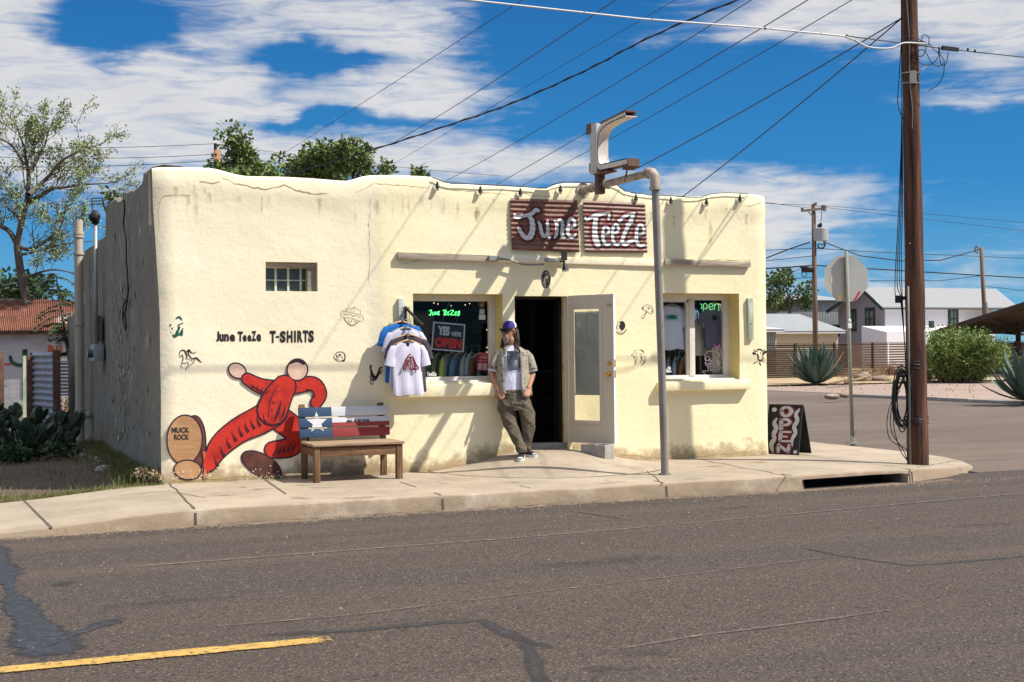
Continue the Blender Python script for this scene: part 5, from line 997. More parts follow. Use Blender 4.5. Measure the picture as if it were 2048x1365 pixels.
# ------------------------------------------------------------ inside the right window
C8 = (1310, 580, 6.204)
def W8(x, y, Y): return on_y(*Cr(x, y, *C8), Y)
def hung(px, py, Y, m, lab, w, h, seed, rz=0):
    p = W8(px, py, Y); t = thing('hanging_t_shirt', lab, 't-shirt', tuple(p), 'T-shirts pinned up in the right window'); o = shirt_mesh(w, h, .03, seed); Rm = Matrix.Rotation(rz, 3, 'Z'); o.v = [tuple(Rm @ Vector(v) + p) for v in o.v]; o.build('cloth', K[m], t, smooth=True, auto=60)
    h1, h2 = hanger_mesh(); 
    for q, nm in ((h1, 'hanger'), (h2, 'hook')): q.v = [tuple(Rm @ Vector(v) + p + Vector((0, 0, .008))) for v in q.v]; q.build(nm, K['hanger'], t, smooth=True)
    return t
K['c_win'] = cloth('c_win', (.85, .82, .86))
t1 = hung(205, 195, .36, 'c_win', 'white T-shirt with teal winged print in the right window', .42, .62, 31)
flat([[(125, 320), (190, 312), (210, 300), (232, 312), (296, 320), (268, 340), (292, 366), (232, 362), (212, 374), (190, 362), (130, 368), (156, 342)]], 'print', K['teal_print'], t1, .305, C8); flat([[(168, 330), (252, 330), (246, 350), (174, 350)]], 'print', mat('teal_dark', (.02, .10, .10), .8), t1, .3035, C8)
K['c_mauve'] = cloth('c_mauve', (.2, .17, .21)); t2 = hung(735, 180, .42, 'c_mauve', 'dark grey mauve T-shirt behind the green neon word', .38, .64, 32); flat([[(705, 320), (765, 320), (770, 360), (740, 390), (712, 365)]], 'print', K['black'], t2, .37, C8)
K['c_offw'] = cloth('c_offw', (.8, .7, .58)); hung(600, 350, .62, 'c_offw', 'cream T-shirt hung low behind the dark one', .40, .40, 33, .3); hung(858, 190, .60, 'c_offw', 'cream T-shirt at the far right edge of the right window', .34, .60, 34, -.4); hung(405, 210, .66, 'c_steel', 'dark blue T-shirt behind the white teal printed one', .36, .66, 35)
rail_shirts(6.95, 7.62, 9, .62, 1.42, [('c_steel', 'navy'), ('c_blue', 'royal blue'), ('c_teal', 'slate'), ('c_olive', 'grey green'), ('c_grey', 'grey'), ('c_pale', 'pale grey'), ('c_steel', 'mid blue'), ('c_orange', 'orange'), ('c_olive', 'dark olive')], 'right', 'T-shirts on the rail in the right window')
n2 = thing('neon_sign', 'thin green neon word open at the top of the right window', 'neon sign', tuple(W8(680, 220, .33)))
tubeline([[(560, 175), (578, 182), (582, 215), (572, 238)], [(600, 262), (600, 190), (618, 170), (640, 180), (648, 210), (636, 235), (612, 232)], [(672, 215), (718, 205), (712, 178), (690, 170), (672, 195), (676, 235), (700, 248), (722, 232)], [(738, 245), (738, 180)], [(738, 200), (758, 176), (780, 178), (790, 200), (792, 262)]], .0045, 'tube', K['neon_soft'], n2, .325, C8)
n3 = thing('neon_sign', 'faintly glowing white neon skull outline standing low in the right window', 'neon sign', tuple(W8(670, 900, .33)))
tubeline([[(712, 765), (660, 765), (625, 800), (618, 850), (630, 890), (622, 915), (640, 935), (712, 920)], [(640, 935), (660, 955), (705, 950)], [(625, 905), (660, 915), (710, 905)], [(652, 960), (660, 990), (650, 1010), (600, 1005), (590, 1020), (625, 1040)], [(690, 955), (685, 990), (700, 1000), (720, 990)], [(630, 850), (640, 828), (665, 835), (672, 860), (650, 880), (632, 868), (630, 850)], [(668, 882), (685, 865), (700, 885), (688, 892), (710, 878)]], .0055, 'tube', K['neon_white'], n3, .325, C8)  # tubes carry a weak emission in their own colour
n4 = thing('neon_sign', 'white and pink neon hand shape right of the skull outline', 'neon sign', tuple(W8(790, 850, .33)))
tubeline([[(738, 675), (742, 710), (750, 720)], [(800, 665), (802, 720)], [(758, 730), (760, 700), (775, 705), (778, 735)], [(785, 735), (790, 700), (800, 705)]], .0055, 'tube', K['neon_pink'], n4, .325, C8)
tubeline([[(770, 740), (770, 780), (800, 800), (780, 840), (775, 900), (800, 880), (770, 930), (815, 905)], [(770, 1000), (820, 965)], [(770, 960), (808, 935)], [(835, 770), (862, 775), (868, 830), (848, 850), (850, 900), (868, 945), (840, 975), (822, 970)], [(838, 790), (855, 795)], [(880, 735), (876, 800), (855, 845)], [(815, 740), (820, 780), (830, 850), (836, 920)]], .0055, 'tube', K['neon_white'], n4, .325, C8)
bx = thing('paper_bag', 'upright cream paper panel behind the neon hand in right window', 'paper bag', tuple(W8(770, 1040, .36))); b = MB(); q0, q1 = W8(712, 1040, .36), W8(825, 715, .36); b.box((q0.x, .36, q0.z), (q1.x, .46, q1.z), .004); b.build('paper', K['cream'], bx)
for x0, y0, x1, y1, m, lab, yy in ((570, 500, 700, 590, 'c_dark', 'black box shelf in the right window', .9), (580, 590, 690, 700, 'c_offw', 'cream folded stack behind the skull neon', .88), (830, 400, 885, 660, 'maroon', 'maroon garment at the right edge of the right window', .9)):
    p, q = W8(x0, y1, yy), W8(x1, y0, yy); b = MB(); b.box((p.x, yy, p.z), (q.x, yy + .2, q.z), .01); o = b.build('folded_clothes', K[m], smooth=True, auto=40); tag(o, lab, 'clothes')
wl = flat([[(140, 990), (160, 960), (185, 950), (200, 975), (190, 1000), (208, 1010), (200, 1025), (140, 1025)]], 'window_sticker', K['card_white'], None, .279, C8); tag(wl, 'small white sticker at the lower left of the right window', 'sticker'); flat([ell(165, 985, 10, 8), ell(185, 1000, 8, 5)], 'print', K['c_blue'], wl, .278, C8)
# ------------------------------------------------------------ bench
bn = thing('bench', 'slatted wooden bench painted with a white star on blue beside white and red', 'bench', (2.2, -.4, 0))
BX0, BX1 = 1.64, 2.74; YF, YB = -.80, -.20
b = MB(); b.box((BX0 - .02, YF - .02, .425), (BX1 + .02, YF + .20, .455), .006); b.box((BX0 - .02, YF + .21, .425), (BX1 + .02, YF + .43, .455), .006); b.box((BX0 - .02, YF + .44, .425), (BX1 + .02, YB - .03, .455), .006); b.build('seat', K['wood_seat'], bn, smooth=True, auto=40)
for x, y, w in ((BX0, YF, .075), (BX1 - .075, YF, .075)): b = MB(); b.box((x, y, 0), (x + w, y + .075, .425), .006); b.build('leg', K['wood_leg'], bn, smooth=True, auto=40)
for x in (BX0 - .01, BX1 - .10): b = MB(); b.beam((x + .04, YB - .02, 0), (x + .04, YB - .02, .40), .07, .07, .005, (0, 1, 0)); b.beam((x + .04, YB - .02, .40), (x + .04, YB + .10, .90), .07, .05, .005, (0, 1, 0)); b.build('leg', K['wood_leg'], bn, smooth=True, auto=40)
b = MB(); b.box((BX0 + .08, YF + .01, .30), (BX1 - .08, YF + .045, .40), .005); b.box((BX0 + .08, YB - .05, .31), (BX1 - .08, YB - .02, .39), .005); b.box((BX0 + .0, YF + .08, .31), (BX0 + .04, YB - .05, .40), .005); b.box((BX1 - .04, YF + .08, .31), (BX1, YB - .05, .40), .005); b.build('apron_rail', K['wood_bench'], bn, smooth=True, auto=40)
XS = BX0 + .385
def bk(z): return YB + .10 * (z - .40) / .5 - .055
for i, (z0, z1) in enumerate(((.50, .605), (.62, .735), (.75, .865))):
    for nm, m, x0, x1, za, zb_ in (('back_slat', 'p_blue', BX0 - .03, XS, z0, z1), ('back_slat', 'p_red' if i == 0 else 'p_white', XS, BX1 + .02, z0, z1)):
        b = MB(); b.beam((x0, bk((za + zb_) / 2), (za + zb_) / 2), (x1, bk((za + zb_) / 2), (za + zb_) / 2), .024, zb_ - za, .004, (0, .2, 1)); o = b.build(nm, K[m], bn, smooth=True, auto=40); tag(o, 'blue painted half of a back slat' if m == 'p_blue' else ('dark red painted back slat' if m == 'p_red' else 'white painted back slat'))
b = MB(); z0, z1 = .622, .675; b.beam((XS + .001, bk(.648) - .0145, .648), (BX1 + .021, bk(.648) - .0145, .648), .002, z1 - z0, 0, (0, .2, 1)); tag(b.build('paint_band', K['p_red'], bn), 'lower red band on the middle slat')
def bkp(x, z, o=.0185): return Vector((x, bk(z) - o, z))
sc_ = (BX0 + XS) / 2 + .0; star = []; zc = .68; rr_ = .135
for i in range(10): a = math.pi / 2 + i * math.pi / 5; q = rr_ if i % 2 == 0 else rr_ * .42; star.append((sc_ + q * math.cos(a), zc + q * math.sin(a)))
def clipz(poly, lo, hi):
    for s_, L_ in ((1, lo), (-1, hi)):
        out = []
        for i in range(len(poly)):
            a, c_ = poly[i], poly[(i + 1) % len(poly)]; da, dc = s_ * (a[1] - L_), s_ * (c_[1] - L_)
            if da >= 0: out.append(a)
            if da * dc < 0: t = da / (da - dc); out.append((a[0] + (c_[0] - a[0]) * t, a[1] + (c_[1] - a[1]) * t))
        poly = out
        if len(poly) < 3: return None
    return poly
tri = []
for i in range(0, 10, 2): tri.append([star[i], star[i + 1], (sc_, zc), star[i - 1]])
Q = []
for lo, hi in ((.505, .60), (.625, .73), (.755, .86)):
    for q in tri:
        for t_ in ([q[0], q[1], q[2]], [q[0], q[2], q[3]]):
            w_ = clipz(t_, lo, hi)
            if w_: Q.append(w_)
decal(Q, lambda x, z: bkp(x, z, .0165), 'star', K['p_white'], bn)
decal(fit_text('MARFA', BX0 + .56, .668, BX0 + .86, .706, .015, .35), lambda x, z: bkp(x, z, .0175), 'lettering', K['ink'], bn)
# ------------------------------------------------------------ hollow block at the open door
cb_ = thing('concrete_block', 'hollow grey concrete block standing at the foot of the open door', 'block', tuple(on_z(1200, 915, .03)))
A_ = foot(1210, 918); ln = .39; lft = foot(1171, 907); ex = (A_ - lft); ex.z = 0; ex.normalize(); ey = Vector((-ex.y, ex.x, 0)); bb = MB(); hw, hl, th = .10, .195, .03; cenb = A_ - ex * hl + ey * hw; zc0, zc1 = A_.z - .03, A_.z + .175; print('block', A_, lft, (A_ - lft).length)
for (o1, o2, s1, s2) in ((0, hw - th / 2, hl, th / 2), (0, -hw + th / 2, hl, th / 2), (hl - th / 2, 0, th / 2, hw - th), (-hl + th / 2, 0, th / 2, hw - th), (0, 0, th / 2, hw - th)):
    bb.obox(Vector((cenb.x, cenb.y, 0)) + ex * o1 + ey * o2 + Vector((0, 0, (zc0 + zc1) / 2)), ex, ey, (0, 0, 1), s1, s2, (zc1 - zc0) / 2, .003)
bb.build('block', K['conc_block'], cb_, smooth=True, auto=40)
# ------------------------------------------------------------ A-frame OPEN board
af = thing('sandwich_board', 'black folding pavement board with OPEN painted downwards in white', 'sign', tuple(on_z(1565, 910, 0)))
zg = walk_z(8.9, -.2); bl_, br_ = on_z(1529, 908, zg), on_z(1597, 911, zg); ux = (br_ - bl_); wbd = ux.length; ux.normalize(); uy = Vector((-ux.y, ux.x, 0)); TH = Vector((0, 0, 1)); Hb = .72; ln_ = uy * .17 + TH * Hb; un = ln_.normalized(); fn_ = ux.cross(un); print('board', bl_, br_, wbd)
if fn_.dot(CAM - bl_) < 0: fn_ = -fn_
def bp(u, v, o=0): return bl_ + ux * (u * wbd) + un * ((1 - v) * ln_.length) + fn_ * o
b = MB(); b.prism([bp(0, 1), bp(1, 1), bp(1.0, 0), bp(.0, 0)], fn_ * -.018); b.build('front_board', K['black'], af)
b = MB(); hi = bp(.0, .02, -.02); hi2 = bp(1, .02, -.02); lo_ = bl_ + uy * .42; lo2 = br_ + uy * .42; b.prism([lo_, lo2, hi2, hi], uy * .016); b.build('back_board', K['black'], af)
b = MB()
for u0, v0, u1, v1 in ((0, 0, 1, .025), (0, .975, 1, 1), (0, .025, .04, .975), (.96, .025, 1, .975)): b.prism([bp(u0, v1, .001), bp(u1, v1, .001), bp(u1, v0, .001), bp(u0, v0, .001)], fn_ * .008)
b.build('frame', K['card_black'], af)
def bd(polys, nm, m, o): return decal(polys, lambda x, y: bp(x, y, o), nm, m, af)
OP = [[(.38, .13, .13), (.44, .07, .10), (.58, .06, .10), (.68, .13, .13), (.60, .22, .11), (.46, .22, .11), (.38, .13, .13)], [(.40, .31, .11), (.42, .40, .13), (.42, .48, .15)], [(.40, .31, .09), (.56, .30, .10), (.66, .35, .11), (.58, .41, .09), (.44, .40, .08)],
      [(.42, .55, .10), (.43, .62, .13), (.42, .73, .10)], [(.42, .55, .07), (.58, .55, .07), (.70, .55, .08)], [(.42, .64, .06), (.62, .645, .06)], [(.42, .73, .08), (.58, .735, .07), (.72, .73, .08)], [(.40, .95, .10), (.40, .88, .12), (.41, .81, .12)], [(.41, .82, .09), (.55, .88, .10), (.68, .94, .10)], [(.70, .81, .10), (.69, .88, .11), (.69, .95, .09)]]
Q, H_ = [], []
AR = 1.72
for q in OP: q = [(x, y * AR, w * .92) for x, y, w in q]; Q += [[(x, y / AR) for x, y in p] for p in stroke2(q, 0, 4, True)]; H_ += [[(x, y / AR) for x, y in p] for p in stroke2(q, .11, 4, True)]
bd(H_, 'halo', K['sign_red'], .0020)
Q += [ell(.17, .11, .075, .045), ell(.90, .94, .06, .035)] + stroke2([(.26, .30, .06), (.20, .38, .10), (.28, .48, .12), (.22, .60, .12), (.26, .70, .10), (.18, .80, .13), (.24, .95, .07)], 0, 5) + stroke2([(.90, .10, .06), (.82, .20, .11), (.88, .32, .11), (.80, .44, .11), (.86, .56, .10), (.78, .68, .09), (.80, .82, .03)], 0, 5)
bd(Q, 'lettering', K['letter_white'], .0032)
# ------------------------------------------------------------ the man leaning by the door
K['skin'] = mat('skin', (.42, .20, .12), .6, [((.30, .13, .08), 12, .45, .7, None, .7)]); K['hair'] = mat('hair', (.035, .02, .014), .7, [((.10, .065, .045), 60, .5, .7, (1, 1, .15), .8)], [(120, .5, .006, (1, 1, .1))])
K['beard'] = mat('beard', (.36, .30, .25), .9, [((.12, .08, .06), 70, .45, .6)], [(140, .6, .006)]); K['cap'] = mat('cap', (.045, .035, .20), .85); K['cap_white'] = mat('cap_white', (.62, .62, .70), .85, bumps=[(300, .5, .002)])
K['shades'] = mat('shades', (.01, .012, .016), .08, spec=.8); K['trousers'] = mat('trousers', (.10, .082, .055), .9, [((.17, .13, .10), 7, .45, .75, (1, 1, .5), .7), ((.07, .05, .038), 5, .52, .75, (1, 1, .35), .6)], [(9, .9, .05, (1, 1, .5)), (22, .6, .02, (1, 1, .6))])
K['tee_man'] = mat('tee_man', (.62, .60, .74), .9, bumps=[(9, .7, .04, (1, 1, .45))]); K['overshirt'] = mat('overshirt', (.30, .265, .215), .9, [((.05, .045, .04), 45, .62, .65, None, .9, 'noise'), ((.10, .09, .07), 34, .86, .87, None, .85, 'cells')], [(11, .8, .04, (1, 1, .5))])
K['photo_print'] = mat('photo_print', (.09, .11, .14), .8, [((.35, .38, .42), 16, .48, .62, None, .9), ((.02, .025, .035), 9, .5, .62, None, .8)]); K['shoe_black'] = mat('shoe_black', (.015, .015, .017), .8); K['shoe_white'] = mat('shoe_white', (.62, .60, .57), .7)
def man():
    base = foot(1052, 914)
    U = Vector((math.cos(YAW), -math.sin(YAW), 0)); V_ = Vector((-math.sin(YAW), -math.cos(YAW), 0)); sc = (base - CAM).dot(FW) / F
    def P(px, py, v=0.): return base + U * ((px - 1052) * sc - .010 * (914 - py) * sc * -1.0 * -1) + V_ * v + Vector((0, 0, 1)) * ((914 - py) * sc)
    root = thing('person', 'man in purple cap, sunglasses and open patterned shirt leaning by the doorway, hands in pockets', 'person', tuple(base))
    Z = Vector((0, 0, 1)); print('man', base, sc * 275, P(1030, 700, -.3))
    m_ = .01
    # one continuous body: overlapping limbs fused by a voxel remesh
    b = MB()
    lean = lambda py: -.34 * (914 - py) / 214           # the torso leans back to the wall
    b.loft([(P(1031, 815, lean(815)), U * .13, V_ * .10), (P(1031, 790, lean(790)), U * .155, V_ * .11), (P(1031, 765, lean(765)), U * .145, V_ * .10), (P(1030, 735, lean(735)), U * .165, V_ * .115), (P(1029, 712, lean(712)), U * .165, V_ * .10), (P(1029, 702, lean(702)), U * .125, V_ * .075), (P(1028, 692, lean(692)), U * .065, V_ * .06), (P(1027, 684, lean(684) + .01), U * .055, V_ * .058), (P(1026, 675, lean(675) + .02), U * .052, V_ * .055)], 20)
    hc = P(1024, 662, lean(662) + .03); fd = (V_ * .72 - U * .69).normalized(); sd_ = Z.cross(fd).normalized()       # face turned to his right
    hd = [(-.118, .030, .036, .03), (-.105, .048, .052, .032), (-.085, .058, .066, .022), (-.05, .066, .084, .012), (-.01, .072, .094, .006), (.03, .075, .097, .0), (.07, .070, .090, -.006), (.10, .052, .068, -.01), (.12, .022, .03, -.012)]
    b.loft([(hc + Z * z + fd * o, sd_ * rx, fd * ry) for z, rx, ry, o in hd], 20)
    b.loft([(hc + fd * .085 + Z * .035, sd_ * .010, Z * .008), (hc + fd * .105 + Z * .01, sd_ * .013, Z * .012), (hc + fd * .122 - Z * .018, sd_ * .018, Z * .013), (hc + fd * .10 - Z * .032, sd_ * .016, Z * .01)], 10)
    b.ball(hc + fd * .088 - Z * .062, .02, 8, 1.3, 1.3, .5); b.ball(hc + fd * .075 - Z * .10, .026, 8)
    for s_ in (-1, 1): b.ball(hc + sd_ * .074 * s_ - Z * .005 - fd * .01, .026, 8, .6, .8, 1.25)
    def limb(pts, rs): 
        b.tube(pts, rs, 14)
    # arms: shoulder, elbow, wrist in the trouser pockets
    LS, LE, LW_ = P(998, 706, lean(706)), P(986.5, 752, lean(752) - .02), P(1001, 783, lean(783) + .10); RS, RE, RW = P(1062, 707, lean(707)), P(1069, 750, lean(750) - .03), P(1060, 779, lean(779) + .09)
    for (a, e, w) in ((LS, LE, LW_), (RS, RE, RW)):
        limb([a, a.lerp(e, .35), a.lerp(e, .8), e, e.lerp(w, .3), e.lerp(w, .8), w], [.036, .038, .039, .040, .040, .030, .027])
        d = (w - e).normalized(); s2 = d.cross(V_).normalized()
        b.loft([(w - d * .01, s2 * .028, V_ * .020), (w + d * .03, s2 * .042, V_ * .018), (w + d * .075, s2 * .044, V_ * .016), (w + d * .09, s2 * .036, V_ * .013)], 12)
        for k in range(4):
            o = w + d * .085 + s2 * (.033 - .022 * k); L_ = (.055, .066, .062, .048)[k]; b.tube([o, o + d * L_ * .45 + V_ * .003, o + d * L_ * .8 - V_ * .008, o + d * L_ - V_ * .016], [.0095, .009, .0085, .006], 8)
        sg = 1 if a is LS else -1
        b.tube([w + d * .02 + s2 * sg * -.036, w + d * .045 + s2 * sg * -.058 + V_ * .01, w + d * .08 + s2 * sg * -.062 + V_ * .012], [.013, .012, .008], 8)
    # legs inside the trousers
    LH, LK, LA = P(1015, 790, lean(790)), P(1023, 850, -.08), P(1044, 903, .03); RH, RK, RA = P(1045, 790, lean(790)), P(1062, 846, -.05), P(1056, 898, -.08)
    for h, k, a in ((LH, LK, LA), (RH, RK, RA)): limb([h, h.lerp(k, .4), k, k.lerp(a, .35), a, a - Z * .06], [.075, .060, .045, .045, .036, .036])
    body = b.build('body', K['skin'], root, smooth=True); rm = body.modifiers.new('fuse', 'REMESH'); rm.mode = 'VOXEL'; rm.voxel_size = .0085; rm.use_smooth_shade = True; sm_ = body.modifiers.new('ease', 'SMOOTH'); sm_.iterations = 3; sm_.factor = .5
    # hair, beard, cap, glasses
    b = MB(); 
    b.loft([(hc + Z * .08 - fd * .022, sd_ * .074, fd * .082), (hc + Z * .04 - fd * .040, sd_ * .080, fd * .068), (hc - Z * .01 - fd * .058, sd_ * .080, fd * .050), (hc - Z * .07 - fd * .058, sd_ * .076, fd * .048), (hc - Z * .13 - fd * .035, sd_ * .085, fd * .050), (hc - Z * .19 - fd * .02, sd_ * .080, fd * .045)], 18)
    r = random.Random(6)
    for i in range(46):                       # long loose strands falling on both shoulders
        s_ = r.choice((-1, 1, 1)); o = hc + sd_ * s_ * r.uniform(.055, .085) + fd * r.uniform(-.09, -.035) + Z * r.uniform(-.04, .03); k = r.uniform(.18, .29)
        b.tube([o, o - Z * k * .4 + sd_ * s_ * .012 + V_ * .012, o - Z * k * .75 + sd_ * s_ * r.uniform(.0, .03) + V_ * .03, o - Z * k + sd_ * s_ * r.uniform(-.01, .04) + V_ * r.uniform(.03, .06)], [.012, .013, .010, .003], 6)
    for i in range(26):
        o = hc + sd_ * r.uniform(-.085, -.06) * 1 + fd * r.uniform(-.06, -.01) - Z * r.uniform(.0, .04); o2 = P(1040 + r.uniform(-4, 7), 706 + r.uniform(-6, 10), lean(706) + .13); b.tube([o, o.lerp(o2, .4) + U * .02, o.lerp(o2, .8) + U * .01, o2], [.010, .011, .009, .003], 6)
    for i in range(10):
        o = P(1010, 677, lean(677) + .05) + U * r.uniform(-.01, .02); b.tube([o, o - Z * .06 - U * .01, o - Z * .12 - U * r.uniform(.0, .04)], [.012, .011, .004], 6)
    b.build('hair', K['hair'], root, smooth=True)
    b = MB(); b.loft([(hc + fd * .078 - Z * .048, sd_ * .040, fd * .03), (hc + fd * .078 - Z * .075, sd_ * .048, fd * .036), (hc + fd * .072 - Z * .11, sd_ * .042, fd * .036), (hc + fd * .07 - Z * .15, sd_ * .026, fd * .024), (hc + fd * .068 - Z * .185, sd_ * .010, fd * .01)], 12)
    b.loft([(hc + fd * .098 - Z * .040 - sd_ * .035, Z * .006, fd * .008), (hc + fd * .110 - Z * .036, Z * .011, fd * .012), (hc + fd * .098 - Z * .040 + sd_ * .035, Z * .006, fd * .008)], 8); b.build('beard', K['beard'], root, smooth=True); q = MB()
    for s_ in (-1, 1): q.ball(hc + sd_ * s_ * .076 - Z * .004 - fd * .008, .024, 8, .6, .9, 1.2)
    q.build('ear', K['skin'], root, smooth=True)
    b = MB(); capr = [(.032, .082, .106), (.06, .081, .104), (.09, .074, .094), (.115, .056, .070), (.128, .026, .034), (.130, .004, .004)]
    def cap_half(t0, t1, m, nm):
        q = MB(); n = 14; V = []
        for z, rx, ry in capr:
            for j in range(n + 1): t = t0 + (t1 - t0) * j / n; V.append(hc + Z * (z + .012) - fd * .004 + sd_ * rx * math.cos(t) + fd * ry * math.sin(t))
        q.add(V, [(i * (n + 1) + j, i * (n + 1) + j + 1, (i + 1) * (n + 1) + j + 1, (i + 1) * (n + 1) + j) for i in range(len(capr) - 1) for j in range(n)]); q.build(nm, m, root, smooth=True)
    cap_half(-.15, math.pi + .15, K['cap'], 'cap_front'); cap_half(math.pi + .15, 2 * math.pi - .15, K['cap_white'], 'cap_mesh')
    q = MB(); top_, bot = [], []
    for j in range(11):
        t = math.pi * j / 10; top_.append(hc + Z * .040 + sd_ * .080 * math.cos(t) + fd * (.08 + .082 * math.sin(t) ** .8) - Z * .022 * math.sin(t)); bot.append(hc + Z * .042 + sd_ * .080 * math.cos(t) + fd * (.10 * math.sin(t)))
    q.add(top_ + bot, [(j, j + 1, 12 + j, 11 + j) for j in range(10)]); q.add([p - Z * .006 for p in top_ + bot], [(11 + j, 12 + j, j + 1, j) for j in range(10)]); q.build('cap_peak', mat('cap_peak', (.02, .018, .03), .8), root, smooth=True)
    def cp(u, v): t = math.pi / 2 + .70 + (.5 - u) * .62; z = .048 + v * .055; rx = .084 - .1 * max(0, v - .5) * .18; return hc + Z * (z + .012) - fd * .004 + sd_ * rx * math.cos(t) + fd * (rx * 1.27) * math.sin(t)
    decal(stroke2([(0.1, .0, .2), (.15, 1, .2), (.5, .45, .2), (.85, 1, .2), (.9, .0, .2)], 0, 1), lambda x, y: cp(x, y), 'cap_emblem', K['cap_white'], root, .12)
    q = MB()
    for s_ in (-1, 1): q.loft([(hc + fd * .082 + sd_ * s_ * .068 + Z * .004, Z * .018, fd * .008), (hc + fd * .104 + sd_ * s_ * .042 + Z * .0, Z * .028, fd * .010), (hc + fd * .112 + sd_ * s_ * .012 + Z * .002, Z * .022, fd * .008)], 12); q.tube([hc + fd * .080 + sd_ * s_ * .066 + Z * .016, hc + sd_ * s_ * .082 + Z * .014, hc + sd_ * s_ * .080 - fd * .02 + Z * .008], .005, 6)
    q.tube([hc + fd * .108 + sd_ * .016 + Z * .016, hc + fd * .112 + Z * .018, hc + fd * .108 - sd_ * .016 + Z * .016], .004, 6); q.build('sunglasses', K['shades'], root, smooth=True)
    # T-shirt
    b = MB(); TR = [(790, 1030, .205, .135), (783, 1030, .205, .14), (765, 1030, .19, .132), (745, 1030, .185, .13), (725, 1029, .19, .13), (708, 1029, .19, .12), (700, 1028, .155, .10), (695, 1028, .095, .078), (691, 1027, .075, .070)]
    n = 30; Vv = []
    for k, (py, px, rx, ry) in enumerate(TR):
        p = P(px, py, lean(py))
        for j in range(n): t = 2 * math.pi * j / n; w = 1 + .035 * math.sin(5 * t + k * .8) * (k < 6); hem = -.03 * max(0, math.sin(t)) * (k < 2) ; Vv.append(p + U * rx * w * math.cos(t) + V_ * ry * w * math.sin(t) + Z * hem)
    b.add(Vv, [(i * n + j, i * n + (j + 1) % n, (i + 1) * n + (j + 1) % n, (i + 1) * n + j) for i in range(len(TR) - 1) for j in range(n)]); tee = b.build('t_shirt', K['tee_man'], root, smooth=True)
    def tp(px, py, o=0): t = max(-1, min(1, (px - 1029) * sc / .20)); return P(px, py, lean(py) + .137 * math.sqrt(1 - t * t) + .006 + o)
    o = decal([[(1018, 702), (1045, 702), (1045, 737), (1018, 737)]], lambda x, y: tp(x, y), 'print', K['photo_print'], tee, 5)
    decal(fit_text('WILLIEVILLE'[:0] or 'MMMMM MM', 1019, 741.5, 1044, 739, .02) if False else stroke2([(1019, 740, 1.2), (1044, 740, 1.2)], 0, 2, False), lambda x, y: tp(x, y), 'print_line', K['shoe_black'], tee, 5)
    # open overshirt: two fronts, back and sleeves
    b = MB()
    SR = [(789, .235, .165), (775, .225, .16), (755, .215, .155), (735, .215, .152), (715, .215, .148), (705, .19, .13), (699, .145, .11), (693, .085, .09)]
    n = 34; Vv = []
    a0 = R(90 + 34); a1 = R(90 + 360 - 26)
    for k, (py, rx, ry) in enumerate(SR):
        p = P(1030, py, lean(py)); f = k / (len(SR) - 1)
        for j in range(n + 1):
            aa0 = a0 - R(10) * max(0, f - .8) * 5; aa1 = a1 + R(10) * max(0, f - .8) * 5
            t = aa0 + (aa1 - aa0) * j / n; w = 1 + .045 * math.sin(7 * t + k * .7) * (k < 6); drop = .0
            if k < 1: drop = -.03 + .02 * math.sin(6 * t)
            flare = .03 * (1 - f) * (j < 2 or j > n - 2); Vv.append(p + U * rx * w * math.cos(t) + V_ * (ry * w * math.sin(t) + flare) + Z * drop)
    b.add(Vv, [(i * (n + 1) + j, i * (n + 1) + j + 1, (i + 1) * (n + 1) + j + 1, (i + 1) * (n + 1) + j) for i in range(len(SR) - 1) for j in range(n)])
    for (s_, a, e) in ((-1, LS, LE), (1, RS, RE)):
        d = (e - a).normalized(); k0 = len(b.v)
        b.tube([a - U * s_ * .085 + Z * .014, a - U * s_ * .035 - Z * .002, a - U * s_ * .006 + d * .05, a + d * .12, a + d * .19, a + d * .232], [.036, .050, .060, .066, .074, .080], 18, False)
    for s_, x in ((-1, 1015), (1, 1042)):                 # collar wings
        c0 = P(x, 693, lean(693) + .10); b.add([P(1027 + s_ * 9, 689, lean(689) + .02), P(1027 + s_ * 15, 692, lean(692) + .05), P(1027 + s_ * 14, 706, lean(706) + .155), P(1027 + s_ * 7, 701, lean(701) + .135)], [(0, 1, 2, 3)])
    ov_ = b.build('overshirt', K['overshirt'], root, smooth=True); so_ = ov_.modifiers.new('thickness', 'SOLIDIFY'); so_.thickness = .004
    b = MB()
    for a, e in ((LS, LE), (RS, RE)): d = (e - a).normalized(); s2 = d.cross(V_).normalized(); b.loft([(a + d * .215, s2 * .072, V_ * .072), (a + d * .248, s2 * .074, V_ * .074)], 16, True)
    b.build('undershirt_cuff', K['tee_man'], root, smooth=True)
    # trousers
    b = MB()
    def rings(R__, n=26, seed=0):
        V3 = []; R__ = [(Vector(q[:3]), q[3], q[4]) for q in smooth_path([(p.x, p.y, p.z, a_, b_) for p, a_, b_ in R__], 3)]
        for k, (p, r1, r2) in enumerate(R__):
            for j in range(n): t = 2 * math.pi * j / n; w = 1 + .06 * math.sin(3 * t + k * 1.1 + seed) + .05 * math.sin(5 * t + k * 2.3 + seed); V3.append(p + U * r1 * w * math.cos(t) + V_ * r2 * w * math.sin(t))
        b.add(V3, [(i * n + j, i * n + (j + 1) % n, (i + 1) * n + (j + 1) % n, (i + 1) * n + j) for i in range(len(R__) - 1) for j in range(n)] + [tuple(range(n))[::-1], tuple(range((len(R__) - 1) * n, len(R__) * n))])
    rings([(P(1031, 822, lean(822) + .02), .14, .11), (P(1031, 808, lean(808)), .196, .145), (P(1031, 792, lean(792)), .198, .148), (P(1031, 780, lean(780)), .185, .138)])
